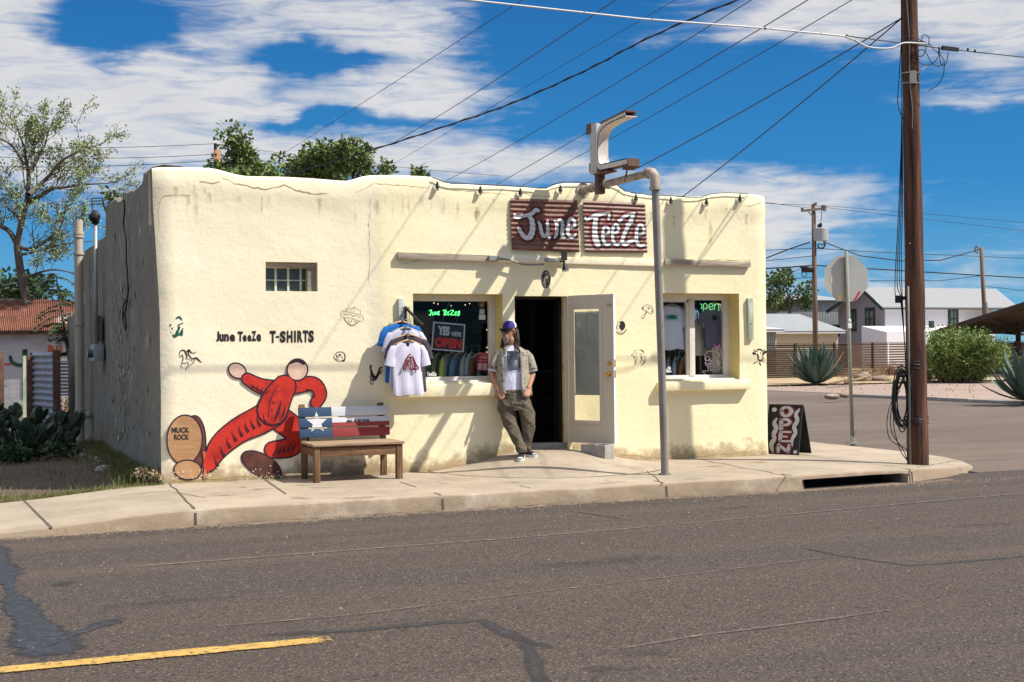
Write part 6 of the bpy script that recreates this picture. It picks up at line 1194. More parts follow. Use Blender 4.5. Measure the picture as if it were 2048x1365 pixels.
    rings([(P(1016, 800, lean(800)), .10, .125), (P(1014, 815, lean(815)), .115, .125), (P(1018, 832, -.13), .108, .115), (P(1023, 850, -.08), .098, .105), (P(1029, 866, -.04), .085, .095), (P(1036, 882, 0), .074, .085), (P(1041, 893, .02), .070, .08), (P(1043, 899, .03), .076, .084), (P(1044, 905, .035), .068, .078)], seed=1)
    rings([(P(1047, 800, lean(800)), .10, .125), (P(1051, 815, lean(815)), .112, .122), (P(1056, 832, -.12), .102, .112), (P(1058, 850, -.09), .092, .10), (P(1057, 866, -.08), .082, .09), (P(1054, 882, -.08), .074, .082), (P(1052, 893, -.085), .068, .076), (P(1052, 901, -.085), .064, .072)], seed=2)
    tr = b.build('trousers', K['trousers'], root, smooth=True); rm = tr.modifiers.new('fuse', 'REMESH'); rm.mode = 'VOXEL'; rm.voxel_size = .008; rm.use_smooth_shade = True; s3 = tr.modifiers.new('ease', 'SMOOTH'); s3.iterations = 1
    # shoes
    for (an, dx, dv_, gz) in ((P(1043, 905, .03), -.12, 1, 0), (P(1054, 901, -.085), .62, .8, 0)):
        f = (V_ * dv_ + U * dx).normalized(); s2 = Z.cross(f).normalized(); g = Vector((an.x, an.y, 0))
        def q(a, l, z): p = g + f * a + s2 * l; return Vector((p.x, p.y, apron_z(p.x, p.y) + z))
        sh_ = MB(); R1 = [(-.085, .030, .02), (-.06, .040, .045), (-.02, .040, .050), (.05, .042, .040), (.11, .047, .028), (.155, .042, .020), (.178, .02, .008)]
        sh_.loft([(q(a, 0, .022 + h * .5), s2 * w, Z * (h * .5 + .012)) for a, w, h in R1], 14); sh_.loft([(q(-.035, 0, .05), s2 * .038, f * .05), (q(-.04, 0, .10), s2 * .040, f * .045), (q(-.04, 0, .13), s2 * .038, f * .042)], 12)
        sho = sh_.build('shoe', K['shoe_black'], root, smooth=True)
        so2 = MB(); out = [(-.095, .0), (-.085, .034), (-.04, .043), (.04, .045), (.11, .051), (.155, .046), (.185, .025), (.192, 0), (.185, -.025), (.155, -.046), (.11, -.051), (.04, -.045), (-.04, -.043), (-.085, -.034)]
        so2.add([q(a, l, .0) for a, l in out] + [q(a, l, .028) for a, l in out], [tuple(range(14, 28)), tuple(range(14))[::-1]] + [(i, (i + 1) % 14, (i + 1) % 14 + 14, i + 14) for i in range(14)]); so2.loft([(q(.135, 0, .028), s2 * .046, f * .045), (q(.138, 0, .045), s2 * .036, f * .034), (q(.135, 0, .052), s2 * .012, f * .012)], 14); so2.build('sole', K['shoe_white'], sho, smooth=True, auto=50)
        lc = MB()
        for i in range(5): a = .02 + i * .022; h = .066 - i * .006; lc.tube([q(a, -.026, h - .006), q(a + .004, 0, h + .004), q(a, .026, h - .006)], .004, 5)
        lc.build('laces', K['shoe_white'], sho)
man()
# ------------------------------------------------------------ stop sign seen from behind
def stop_sign():
    z0 = walk_z(11.0, 1.2); bs = on_z(1705, 887, z0); root = thing('stop_sign', 'back of an octagonal stop sign on a slim steel post by the corner', 'road sign', tuple(bs)); dpt = (bs - CAM).dot(FW)
    tp_ = at_d(1692, 503, dpt); tp_.y = bs.y + (tp_.y - bs.y) * .2; tp_ = Vector((tp_.x, tp_.y, tp_.z)); b = MB(); ax = (tp_ - bs).normalized()
    b.tube([bs, tp_], .032, 12); b.build('post', K['post_grey'], root, smooth=True)
    b = MB(); b.tube([bs - Vector((0, 0, .03)), bs + ax * .12], .042, 10); b.box((bs.x - .10, bs.y - .07, bs.z - .01), (bs.x + .10, bs.y + .07, bs.z + .02)); b.beam(bs + Vector((-.09, 0, .06)), bs + Vector((.09, 0, .06)), .03, .03); b.beam(bs + Vector((.02, -.05, .14)), bs + Vector((.06, -.05, .24)), .02, .02); b.build('base_bracket', K['galv'], root)
    U = Vector((math.cos(YAW), -math.sin(YAW), 0)); nf = Vector((math.sin(YAW), math.cos(YAW), 0)); u2 = (U + nf * .12).normalized(); n2 = Vector((-u2.y, u2.x, 0)); cen = at_d(1692, 557, dpt) ; cen = bs + (tp_ - bs) * ((cen.z - bs.z) / (tp_.z - bs.z)) + n2 * .055; hw = .385
    rr = hw / math.cos(math.pi / 8); pts = [cen + u2 * rr * math.cos(math.pi / 8 + k * math.pi / 4) + Vector((0, 0, 1)) * 1.03 * rr * math.sin(math.pi / 8 + k * math.pi / 4) for k in range(8)]
    K['sign_back'] = mat('sign_back', (.44, .43, .40), .5, [((.50, .49, .46), 2, .4, .7), ((.33, .32, .30), 9, .6, .75, None, .5)], metal=.25, bumps=[(20, .05, .003)]); b = MB(); b.prism(pts, n2 * .004); b.build('plate', K['sign_back'], root)
    b = MB(); b.prism([cen + (p - cen) * .97 + n2 * .0045 for p in pts], n2 * .001); b.build('front_face', K['card_red'], root)
    b = MB(); b.box((-.02, -.02, -.36), (.02, .02, .36), 0, Matrix.Translation(cen - n2 * .022 - u2 * .048)); b.beam(cen - n2 * .03 - u2 * .07 + Vector((0, 0, .30)), cen - n2 * .03 + u2 * .05 + Vector((0, 0, .30)), .03, .04); b.beam(cen - n2 * .03 - u2 * .07 - Vector((0, 0, .33)), cen - n2 * .03 + u2 * .05 - Vector((0, 0, .33)), .03, .04); b.build('clamp_rail', K['galv'], root)
    def st(u0, z0_, w, h, rot, m, lab):
        b = MB(); c_ = cen - n2 * .0035 + u2 * u0 + Vector((0, 0, z0_)); ca, sa = math.cos(rot), math.sin(rot); e1 = u2 * ca + Vector((0, 0, sa)); e2 = Vector((0, 0, ca)) - u2 * sa; b.quad(c_ - e1 * w - e2 * h, c_ + e1 * w - e2 * h, c_ + e1 * w + e2 * h, c_ - e1 * w + e2 * h); tag(b.build('sticker', m, root), lab)
    st(-.25, -.02, .035, .055, -.1, K['cream'], 'faded cream sticker'); st(-.105, -.33, .045, .055, -.12, mat('sticker_yellow', (.6, .5, .22), .6), 'small yellow sticker'); st(.19, -.31, .016, .10, -.55, mat('sticker_red', (.5, .02, .03), .5), 'thin slanted red sticker')
    b = MB(); p = bs.lerp(tp_, .62); b.box((p.x - .04, p.y - .045, p.z - .07), (p.x + .03, p.y - .028, p.z + .02)); b.ball((p.x, p.y - .03, p.z + .06), .035, 8, 1, .5, 1); tag(b.build('sticker', K['card_white'], root), 'torn pale stickers wrapped round the post')
stop_sign()
# ------------------------------------------------------------ the big utility pole
K['pole'] = mat('pole', (.095, .040, .024), .85, [((.045, .018, .012), 6, .45, .62, (3, 3, .16), .9), ((.21, .09, .05), 5, .50, .70, (3, 3, .2), .8), ((.02, .012, .010), 12, .58, .66, (2, 2, .10), .95), ((.26, .19, .14), 20, .68, .74, (2, 2, .2), .7)], [(26, .7, .02, (3, 3, .12)), (6, .4, .03, (2, 2, .3))]); K['cable'] = mat('cable', (.015, .015, .018), .5)
K['paper'] = mat('paper', (.55, .55, .55), .8, [((.2, .2, .22), 30, .58, .66)]); K['insul'] = mat('insul', (.30, .29, .25), .4); K['trans'] = mat('trans', (.40, .40, .40), .45, metal=.2)
UPZ = walk_z(9.74, -1.79); UB = on_z(1836, 930, UPZ); UD = (UB - CAM).dot(FW); UTOP = at_d(1812, -160, UD); UTOP.y = UB.y - .05
def up_at(t): return UB.lerp(UTOP, t)
def up_px(py, o=0.): t = ((932 - py) / 1092.); return up_at(t)
def utility_pole():
    root = thing('utility_pole', 'thick brown timber utility pole with coiled black cables at the corner', 'utility pole', tuple(UB)); b = MB(); n = 26; pts = []; rs = []
    for i in range(n + 1): t = i / n; p = up_at(t); pts.append(p - Vector((0, 0, .05)) * (i == 0)); rs.append(.142 - .045 * t + .003 * math.sin(i * 1.7))
    b.tube(pts, rs, 28); tr = b.build('pole', K['pole'], root, smooth=True, auto=50)
    b = MB(); r = random.Random(1)
    toc = (CAM - UB); toc.z = 0; toc.normalize(); lf = Vector((math.cos(YAW), -math.sin(YAW), 0)) * -1
    def off(py, side, out): p = up_px(py); rad = .142 - .045 * (932 - py) / 1092; return p + lf * side * (rad + out) + toc * (0 if abs(side) > .9 else rad * math.sqrt(1 - side * side) + out)
    cc = MB(); cc.tube([off(930, .62, .02), off(700, .62, .02), off(575, .62, .015)], .013, 10); cc.build('conduit', K['post_grey'], root, smooth=True)
    # coil of spare cable
    co_ = MB(); cen = up_px(800) + lf * .23 + toc * .05
    for k in range(13):
        P_ = []; rx = r.uniform(.08, .125); rz = .34 + .03 * math.sin(k * 2.1) + r.uniform(-.03, .06); oz = r.uniform(-.05, .03); tw = r.uniform(-.03, .03)
        for j in range(25): a = 2 * math.pi * j / 24; P_.append(cen + lf * (rx * math.cos(a) - .05 + .02 * (k % 3)) + toc * (.02 * (k - 6) * .6 + tw * math.sin(a)) + Vector((0, 0, rz * math.sin(a) - oz)))
        co_.tube(P_, .0085, 6, False)
    for k in range(3): P_ = [off(742, .8, .01), off(800 + 10 * k, 1, .14 + .05 * k), off(850 + 14 * k, 1, .18 + .03 * k), off(900, 1, .10 - .04 * k), off(922, .9, .02)]; co_.tube(smooth_path([tuple(q) for q in P_], 5), .006, 6)
    co_.build('cable_coil', K['cable'], root, smooth=True)
    w = MB()
    for k, py in enumerate((728, 732, 737, 836, 840, 846, 850)): 
        p = up_px(py); rad = .150 - .045 * (932 - py) / 1092; w.tube([p + lf * rad * math.cos(a) * 1.04 + toc * rad * math.sin(a) * 1.04 + Vector((0, 0, .02 * math.sin(a + k))) for a in [2 * math.pi * j / 18 for j in range(19)]], .007, 5, False)
    w.build('binding_wire', K['cable'], root)
    v = MB()
    for k in range(4): 
        P_ = [off(-100, .95, .01), off(200, 1, .015), off(390, 1, .02 + .015 * k), off(520 + 20 * k, 1, .05 + .03 * k), off(600, 1, .04 + .01 * k), off(700, 1, .015), off(760, .9, .02)]; v.tube(smooth_path([tuple(q) for q in P_], 5), .006, 5)
    P_ = [off(60, 1, .0), off(160, 1, .05), off(210, 1, .07), off(240, 1, .0)]; v.tube(smooth_path([tuple(q) for q in P_], 6), .006, 5)
    v.build('riser_cable', K['cable'], root, smooth=True)
    g = MB(); g.tube(smooth_path([tuple(off(y, s_, .008)) for y, s_ in ((-60, .5), (0, .35), (80, .1), (160, .15), (220, -.1), (262, -.05))], 5), .006, 5); g.build('ground_wire', K['insul'], root)
    bk_ = MB(); p = off(160, -.25, .012); bk_.obox(p, lf, toc, (0, 0, 1), .045, .02, .085, .004); 
    for py in (150, 170): q = up_px(py); bk_.tube([q + lf * .128 * math.cos(a) + toc * .128 * math.sin(a) for a in [2 * math.pi * j / 18 for j in range(19)]], .007, 5, False)
    bk_.beam(off(152, -.6, .02), off(133, -1, .12), .012, .012); bk_.build('steel_bracket', K['insul'], root)
    nn = MB(); p = off(680, -.72, .01); nn.obox(p, (lf + toc * .9).normalized(), (toc - lf * .9).normalized(), (0, 0, 1), .038, .004, .125); nn.obox(off(683, -.92, .015), (lf + toc * .5).normalized(), (toc - lf * .5).normalized(), (.1, 0, 1), .025, .003, .05); tag(nn.build('paper_notice', K['paper'], root), 'torn white paper notices')
    mt = MB(); mt.beam(off(598, 1, .0), off(598, 1, .10), .03, .05); mt.obox(off(600, 1, .10), lf, toc, (0, 0, 1), .04, .03, .05, .005); mt.build('small_lamp', K['black'], root)
    for py, s_ in ((560, -1), (590, -.8), (640, -1), (490, .4), (770, -.7), (300, -.5)): p = off(py, s_, .0); k = MB(); k.tube([p - (toc - lf * -s_) * .0, p + lf * s_ * .03], .008, 6); k.build('bolt', K['galv'], root)
    kn = MB(); z_ = up_px(100)   # tangle of loose wire on the right of the pole
    def T(x, y, d=0): return at_d(1700 + x / 4.549, y / 4.549, UD - .15 + d)
    for P_ in ([(660, 390), (655, 330), (690, 320), (720, 350), (712, 410), (680, 400)], [(612, 470), (650, 455), (690, 480), (740, 570), (790, 605), (840, 590), (858, 560), (820, 500), (760, 450), (720, 400)], [(612, 515), (660, 510), (690, 450), (680, 400)], [(612, 555), (680, 595), (750, 580), (800, 520), (805, 425)], [(895, 470), (880, 560), (850, 600), (820, 560), (815, 430)], [(858, 570), (850, 680), (800, 770), (715, 825)], [(500, 330), (600, 345), (660, 380)]):
        kn.tube(smooth_path([tuple(T(x, y)) for x, y in P_], 5), .006, 5)
    kn.build('loose_wire', K['cable'], root, smooth=True)
utility_pole()
# ------------------------------------------------------------ overhead wires
def wire(name, label, pts, r, m='cable', sag=0., n=24, group='overhead wires crossing the sky', cat='wire'):
    P = []
    for (a, b_) in zip(pts, pts[1:]):
        for i in range(n): t = i / n; q = Vector(a).lerp(Vector(b_), t); q.z -= sag * 4 * t * (1 - t); P.append(q)
    P.append(Vector(pts[-1])); b = MB(); b.tube(P, r, 5); o = b.build(name, K[m], smooth=True, org=tuple(pts[0])); tag(o, label, cat, group); return o
pc = up_px(91)
K['cable_white'] = mat('cable_white', (.55, .53, .52), .5)
rd = Vector((1, 0, -.0))
def along(px, py, ref):                       # point on the line of the street wires (constant y) under a pixel
    return on_y(px, py, ref)
YW = UB.y - .22
wire('phone_cable', 'pale lashed telephone cable crossing the top of the sky to the big pole', [on_y(860, -8, YW), on_y(1280, 38, YW), on_y(1530, 57, YW), on_y(1690, 73, YW)], .012, 'cable_white', 0, 12)
b = MB(); b.tube(smooth_path([tuple(on_y(x, y, YW - .03)) for x, y in ((1690, 74), (1712, 82), (1738, 95), (1780, 97), (1798, 90), (1812, 86), (1850, 88))], 6), .012, 6); o = b.build('drip_loop', K['cable_white'], smooth=True, org=tuple(on_y(1690, 74, YW))); tag(o, 'pale drooping loop of cable just left of the big pole', 'cable')
wire('messenger_wire', 'thin dark wire from the pale cable through the big pole to the right edge', [on_y(1690, 72, YW), on_y(1880, 97, YW), on_y(2048, 115, YW), on_y(2400, 150, YW)], .008)
b = MB(); p0, p1 = on_y(1820, 84, YW), on_y(1850, 87, YW); b.beam(p0, p1, .03, .04); p0, p1 = on_y(1884, 96, YW), on_y(1916, 100, YW); b.beam(p0, p1, .04, .05); 
for x, y in ((1936, 99), (1950, 102), (1694, 72), (1530, 57)): b.ball(on_y(x, y, YW), .02, 6)
o = b.build('cable_clamp', K['cable'], org=tuple(p0)); tag(o, 'dark clamps and splice on the cable right of the big pole', 'clamp')
def wline(name, label, a, b_, da, db, r, m='cable', sag=.0, ext=.25):
    A, B_ = at_d(*a, da), at_d(*b_, db); A2 = A + (A - B_) * ext; return wire(name, label, [A2, B_], r, m, sag, 30)
# service drop: from high on the right down to the mast head on the left side wall
mast = on_x(192, 438, -.12)
TW = at_d(1640, -60, UD + 1.)
P3 = [tuple(TW), tuple(at_d(1475, 0, 18.2)), tuple(at_d(1300, 75, 19.0)), tuple(at_d(1170, 142, 19.8)), tuple(at_d(1024, 207, 20.7)), tuple(at_d(900, 250, 21.6)), tuple(at_d(745, 300, 22.8)), tuple(at_d(570, 352, 24.4)), tuple(at_d(420, 392, 25.6)), tuple(on_x(212, 425, .3))]
P3 = smooth_path(P3, 6); b = MB(); b.tube(P3, .012, 6); tw = []
for i, p in enumerate(smooth_path(P3, 3)): a = i * .9; tw.append(Vector(p) + Vector((.014 * math.cos(a), 0, .014 * math.sin(a))))
b.tube(tw, .008, 5); o = b.build('service_cable', K['cable'], smooth=True, org=P3[0]); tag(o, 'thick twisted black service cable sagging across the sky to the rear of the roof', 'wire', 'overhead wires crossing the sky')
FPOLE = at_d(430, 290, 42)
wline('power_line', 'thin wire highest on the left among the slanting wires', (1045, 0), (525, 335), 20, 42, .006, sag=.0)
wline('power_line', 'second thin slanting wire, ending over the trees behind the roof', (1219, 0), (780, 290), 20, 38, .008, sag=.1)
wline('power_line', 'third faint slanting wire crossing the thick service cable', (1351, 0), (770, 338), 20, 40, .005)
wline('power_line', 'slanting wire meeting the roof line right of the first bulb', (1489, 0), (893, 362), 19, 36, .007, sag=.1)
wline('power_line', 'slanting wire passing left of the metal sign frame to the roof', (1609, 0), (985, 374), 19, 36, .008, sag=.05)
wline('power_line', 'slanting wire passing behind the metal sign frame', (1689, 0), (1044, 372), 19, 36, .007, sag=.1)
pt = up_px(37) - Vector((math.cos(YAW), -math.sin(YAW), 0)) * .1
def wt(b_, d, lab, r): wire('guy_wire', lab, [tuple(pt), tuple(at_d(*b_, d))], r, 'cable', .05)
wt((1274, 337), 26, 'upper of two dark wires running left from the big pole to the sign arm', .009); wt((1366, 393), 25, 'lower, steeper dark wire from the big pole down to the roof edge', .009)
for i, (a, m2, z) in enumerate((((-40, 291), (425, 288), 'top'), ((-40, 313), (430, 309), 'middle'), ((-40, 333), (430, 321), 'bottom'))):
    wire('far_wire', '%s of the three thin level wires left of the rooftop trees' % z, [tuple(at_d(*a, 44)), tuple(at_d(*m2, 42))], .009, 'cable', .1, 16, 'level wires left of the rooftop trees')
    wire('far_wire', '%s of the thin wires right of the pole among the rooftop trees' % z, [tuple(at_d(*m2, 42)), tuple(at_d(1000, (352, 372, 395)[i], 60))], .008, 'cable', .1, 16, 'level wires behind the rooftop trees')
# ------------------------------------------------------------ trees and plants
def leafmat(name, a, b_, c_): return mat(name, a, .7, [(b_, 3.5, .42, .62, None, .9), (c_, 14, .55, .7, None, .7)], spec=.3)
K['bark'] = mat('bark', (.13, .10, .08), .9, [((.07, .05, .04), 9, .45, .65, (2, 2, .4), .8)], [(20, .5, .02, (2, 2, .4))])
K['lf_spring'] = leafmat('lf_spring', (.22, .28, .10), (.34, .38, .20), (.13, .19, .06)); K['lf_dark'] = leafmat('lf_dark', (.03, .06, .02), (.055, .09, .025), (.018, .035, .012)); K['lf_roof'] = leafmat('lf_roof', (.14, .20, .055), (.09, .14, .035), (.24, .13, .08))
K['lf_bush'] = leafmat('lf_bush', (.17, .24, .055), (.10, .16, .035), (.27, .32, .09)); K['lf_far'] = leafmat('lf_far', (.10, .15, .05), (.15, .21, .06), (.06, .09, .035)); K['agave'] = mat('agave', (.085, .14, .11), .6, [((.045, .08, .06), 5, .45, .65, None, .8), ((.17, .23, .18), 9, .58, .72, None, .7)]); K['agave_dead'] = mat('agave_dead', (.42, .36, .22), .8)
K['pear'] = mat('pear', (.035, .06, .035), .7, [((.07, .10, .05), 6, .45, .7, None, .8)]); K['dry'] = mat('dry', (.24, .17, .10), .9, [((.12, .08, .05), 8, .45, .65)]); K['grass'] = mat('grass', (.16, .17, .05), .85, [((.28, .25, .12), 3, .45, .65, None, .9), ((.07, .09, .03), 9, .5, .7, None, .7)]); K['grass_dry'] = mat('grass_dry', (.30, .23, .13), .9, [((.16, .15, .07), 4, .45, .65, None, .8)])
def leafquad(b, p, d, w):
    d = Vector(d); s_ = d.cross(Vector((rnd.uniform(-1, 1), rnd.uniform(-1, 1), rnd.uniform(-1, 1)))).normalized() * w; b.add([p, p + d * .45 + s_, p + d, p + d * .5 - s_], [(0, 1, 2, 3)])
def grow(tb, lf, p, d, L, r, lev, rg, spread, leafL, leafN, up, stopr=.006):
    pts = [p]; rs = [r]; n = 4; dd = d.copy(); q = p.copy()
    for i in range(n):
        dd = (dd + Vector((rg.gauss(0, .13), rg.gauss(0, .13), rg.gauss(0, .08) + up * .05))).normalized(); q = q + dd * L / n; pts.append(q.copy()); rs.append(max(stopr, r * (1 - .42 * (i + 1) / n)))
    tb.tube(pts, rs, 7 if lev > 2 else 4, False)
    if lev <= 1:
        for i in range(1, len(pts)):
            for _ in range(leafN):
                o = pts[i] + Vector((rg.gauss(0, .05), rg.gauss(0, .05), rg.gauss(0, .05))) * (leafL / .06); v = Vector((rg.gauss(0, 1), rg.gauss(0, 1), rg.gauss(0, 1) - .2)).normalized(); leafquad(lf, o, v * leafL * rg.uniform(.6, 1.2), leafL * .33)
    if lev == 0: return
    k = rg.choice((2, 3, 3)) if lev > 1 else 3
    for i in range(k):
        j = n if i == 0 else rg.choice((2, 3, 4)); base = pts[j]; a = rg.uniform(0, 6.28); perp = dd.orthogonal().normalized(); perp = Matrix.Rotation(a + i * 2.2, 3, dd) @ perp
        nd = (dd * (1 if i == 0 else .75) + perp * spread * rg.uniform(.5, 1.1) + Vector((0, 0, up * .15))).normalized(); grow(tb, lf, base, nd, L * rg.uniform(.66, .86), rs[j] * (.8 if i == 0 else .62), lev - 1, rg, spread, leafL, leafN, up, stopr)
def tree(loc, d, L, r, lev, seed, spread, leafL, leafN, up, mleaf, label, name='tree', group=None, stopr=.006, starts=1, mb='bark'):
    rg = random.Random(seed); root = thing(name, label, 'tree' if 'tree' in name else 'shrub', tuple(loc), group); tb, lf = MB(), MB()
    for k in range(starts): dv_ = Vector(d) + Vector((rg.gauss(0, .35), rg.gauss(0, .35), 0)) * (starts > 1); grow(tb, lf, Vector(loc), dv_.normalized(), L, r, lev, rg, spread, leafL, leafN, up, stopr)
    tb.build('trunk', K[mb], root, smooth=True); lf.build('crown', K[mleaf], root); return root
# tall sparse tree at the left
D_ = 42; bt = at_d(60, 720, D_); bt.z = -.2
def big_left():
    rg = random.Random(12); root = thing('ash_tree', 'tall airy tree with pale spring leaves and open branches at the left', 'tree', tuple(bt)); tb, lf = MB(), MB()
    def A(x, y, dd=0): return at_d(x, y, D_ + dd)
    def limb(P, r0, r1, seeds=True, lev=2, L=.68):
        Q = [Vector(q) for q in smooth_path([tuple(A(*p)) for p in P], 4)]; n = len(Q); tb.tube(Q, [r0 + (r1 - r0) * i / (n - 1) for i in range(n)], 8, False)
        if seeds:
            for i in range(3, n, 2):
                dd = (Q[i] - Q[i - 1]).normalized(); pr_ = Matrix.Rotation(rg.uniform(0, 6.3), 3, dd) @ dd.orthogonal().normalized(); grow(tb, lf, Q[i], (dd * .6 + pr_ * .8 + Vector((0, 0, .35))).normalized(), L * rg.uniform(.7, 1.2), (r0 + (r1 - r0) * i / n) * .35, lev, rg, .7, .085, 4, .5, .008)
            grow(tb, lf, Q[-1], (Q[-1] - Q[-2]).normalized(), L, r1, lev, rg, .7, .085, 4, .5, .008)
    limb([(60, 720), (52, 600), (42, 550), (34, 490)], .16, .11, False); limb([(34, 490), (44, 440), (54, 400), (57, 350), (52, 320), (46, 290), (40, 272)], .10, .025)
    limb([(34, 490), (20, 465), (0, 450), (-25, 425), (-50, 380)], .09, .04); limb([(50, 410, .5), (75, 395), (105, 378), (130, 375), (165, 370), (195, 368)], .085, .02); limb([(57, 390, -.6), (80, 370), (100, 350), (120, 325), (140, 312), (165, 300)], .08, .02)
    limb([(57, 350), (75, 320), (90, 290), (95, 270)], .06, .02, True, 2, .6); limb([(34, 490), (60, 500), (95, 480), (120, 455), (130, 420)], .07, .02); limb([(38, 510, 1), (70, 505), (120, 490), (165, 485)], .05, .015); limb([(48, 330), (30, 300), (15, 285), (0, 280)], .05, .02); limb([(45, 560, 1.), (80, 545), (110, 540), (140, 545)], .05, .015); limb([(44, 440), (20, 420), (0, 400)], .05, .02)
    tb.build('trunk', K['bark'], root, smooth=True); lf.build('crown', K['lf_spring'], root)
big_left()
def clump(px, py, D, rx, rz, n, leafL, mleaf, label, name, seed, trunk=True, base=None, cat='tree', group=None, lobes=7, wid=.33, mb='bark'):
    """crown of many leaf-sized faces in uneven lobes round a branching stem; rx, rz in metres"""
    rg = random.Random(seed); c0 = at_d(px, py, D); gz = -.2 if base is None else base; root = thing(name, label, cat, (c0.x, c0.y, gz), group); lf, tb = MB(), MB(); Lb = []
    for i in range(lobes): a = rg.uniform(0, 6.28); q = rg.uniform(.15, .8); Lb.append((c0 + Vector((math.cos(a) * q * rx, math.sin(a) * q * rx, rg.uniform(-.75, .75) * rz * (1 - .4 * q))), rg.uniform(.28, .5)))
    for i in range(n):
        cc, s_ = Lb[i % lobes]; v = Vector((rg.gauss(0, 1), rg.gauss(0, 1), rg.gauss(0, 1))).normalized() * (rg.random() ** .45); p = cc + Vector((v.x * rx * s_, v.y * rx * s_, v.z * rz * s_ * 1.1)); p.z = max(p.z, gz + .03)
        lv = (v + Vector((rg.gauss(0, .6), rg.gauss(0, .6), rg.gauss(0, .5) - .1))).normalized() * leafL * rg.uniform(.6, 1.25); leafquad(lf, p, lv, leafL * wid)
    st = Vector((c0.x, c0.y, gz))
    if trunk: tb.tube([st, st.lerp(c0, .5) + Vector((.08, 0, 0)), c0 - Vector((0, 0, rz * .3))], [.04 * rx + .05, .035 * rx + .04, .03 * rx + .02], 8, False)
    for cc, s_ in Lb: k = c0 - Vector((0, 0, rz * .45)) if trunk else st; tb.tube([k, k.lerp(cc, .5) + Vector((rg.gauss(0, .05), rg.gauss(0, .05), .05 * rz)), cc + Vector((0, 0, .3 * rz * s_))], [.02 * rx + .02, .014 * rx + .012, .008], 6, False)
    tb.build('trunk' if trunk else 'stems', K[mb], root, smooth=True); lf.build('crown' if trunk else 'foliage', K[mleaf], root); return root
# trees whose tops rise above the roof
for i, (px, py, D, rx, rz, n, lab) in enumerate([(468, 318, 31, .66, .74, 2200, 'narrow leafy treetop with reddish tips, leftmost above the parapet'), (520, 352, 30, .8, .32, 1000, 'low spray of leaves between the leftmost treetop and the wide one'), (622, 330, 31, .95, .58, 3000, 'widest green treetop above the middle of the left parapet'),
                                                ((705), 318, 30.5, .52, .55, 1700, 'upright bronze tinged treetop right of the widest one'), (668, 340, 32, .6, .46, 1200, 'small treetop filling the gap beside the widest treetop'), (762, 342, 30, .28, .32, 260, 'small wispy treetop poking up right of the bronze one'), (838, 348, 30, .20, .22, 180, 'tiny leafy tip, rightmost above the parapet'), (232, 398, 27, .3, .25, 120, 'little sprig of leaves above the side wall notch')]):
    clump(px, py, D, rx, rz, n, .13, 'lf_roof', lab, 'rooftop_tree', 40 + i, True, -.2, 'tree', 'trees rising behind the roof', 15, .26)
clump(560, 356, 31, .9, .22, 420, .11, 'lf_roof', 'thin fringe of foliage just over the dip in the parapet', 'rooftop_tree', 77, True, -.2, 'tree', 'trees rising behind the roof')
clump(1578, 582, 110, 2.3, 1.7, 1600, .34, 'lf_far', 'round green tree beyond the low metal roofs', 'far_tree', 51)
clump(20, 590, 50, 1.9, .9, 1500, .2, 'lf_dark', 'dark evergreen mass behind the rusty roof at far left', 'evergreen_tree', 52)
clump(-60, 600, 52, 2.2, 1.3, 1200, .2, 'lf_dark', 'dark evergreen partly outside the left edge of the view', 'evergreen_tree', 53)
# dark weed tree against the rear side wall
def weed_tree():
    rg = random.Random(9); D = 27.5; b0 = at_d(147, 860, D); b0.z = -.2; root = thing('young_tree', 'dark drooping young tree by the vent pipe in front of the rusty roof', 'tree', tuple(b0)); tb, lf = MB(), MB()
    tr_ = [tuple(q) for q in (b0, at_d(143, 760, D), at_d(132, 680, D), at_d(126, 640, D), at_d(118, 590, D), at_d(112, 548, D))]; Q = [Vector(q) for q in smooth_path(tr_, 5)]; tb.tube(Q, [.045 - .035 * i / (len(Q) - 1) for i in range(len(Q))], 7)
    for i in range(46):
        k = rg.randint(len(Q) // 3, len(Q) - 1); o = Q[k]; a = rg.uniform(0, 6.28); L_ = rg.uniform(.25, .62); d = Vector((math.cos(a), math.sin(a), rg.uniform(-.1, .5))).normalized(); P_ = [o + d * L_ * t - Vector((0, 0, .5 * L_ * t * t)) for t in (0, .25, .5, .75, 1)]; tb.tube(P_, .006, 4, False)
        for t in range(14): p = o + d * L_ * (t / 13) - Vector((0, 0, .5 * L_ * (t / 13) ** 2)); s_ = d.cross(Vector((0, 0, 1))).normalized() * (1 if t % 2 else -1); leafquad(lf, p, (s_ * .8 + d * .5 - Vector((0, 0, .35))) * .13, .024)
    tb.build('trunk', K['bark'], root, smooth=True); lf.build('crown', K['lf_dark'], root)
weed_tree()
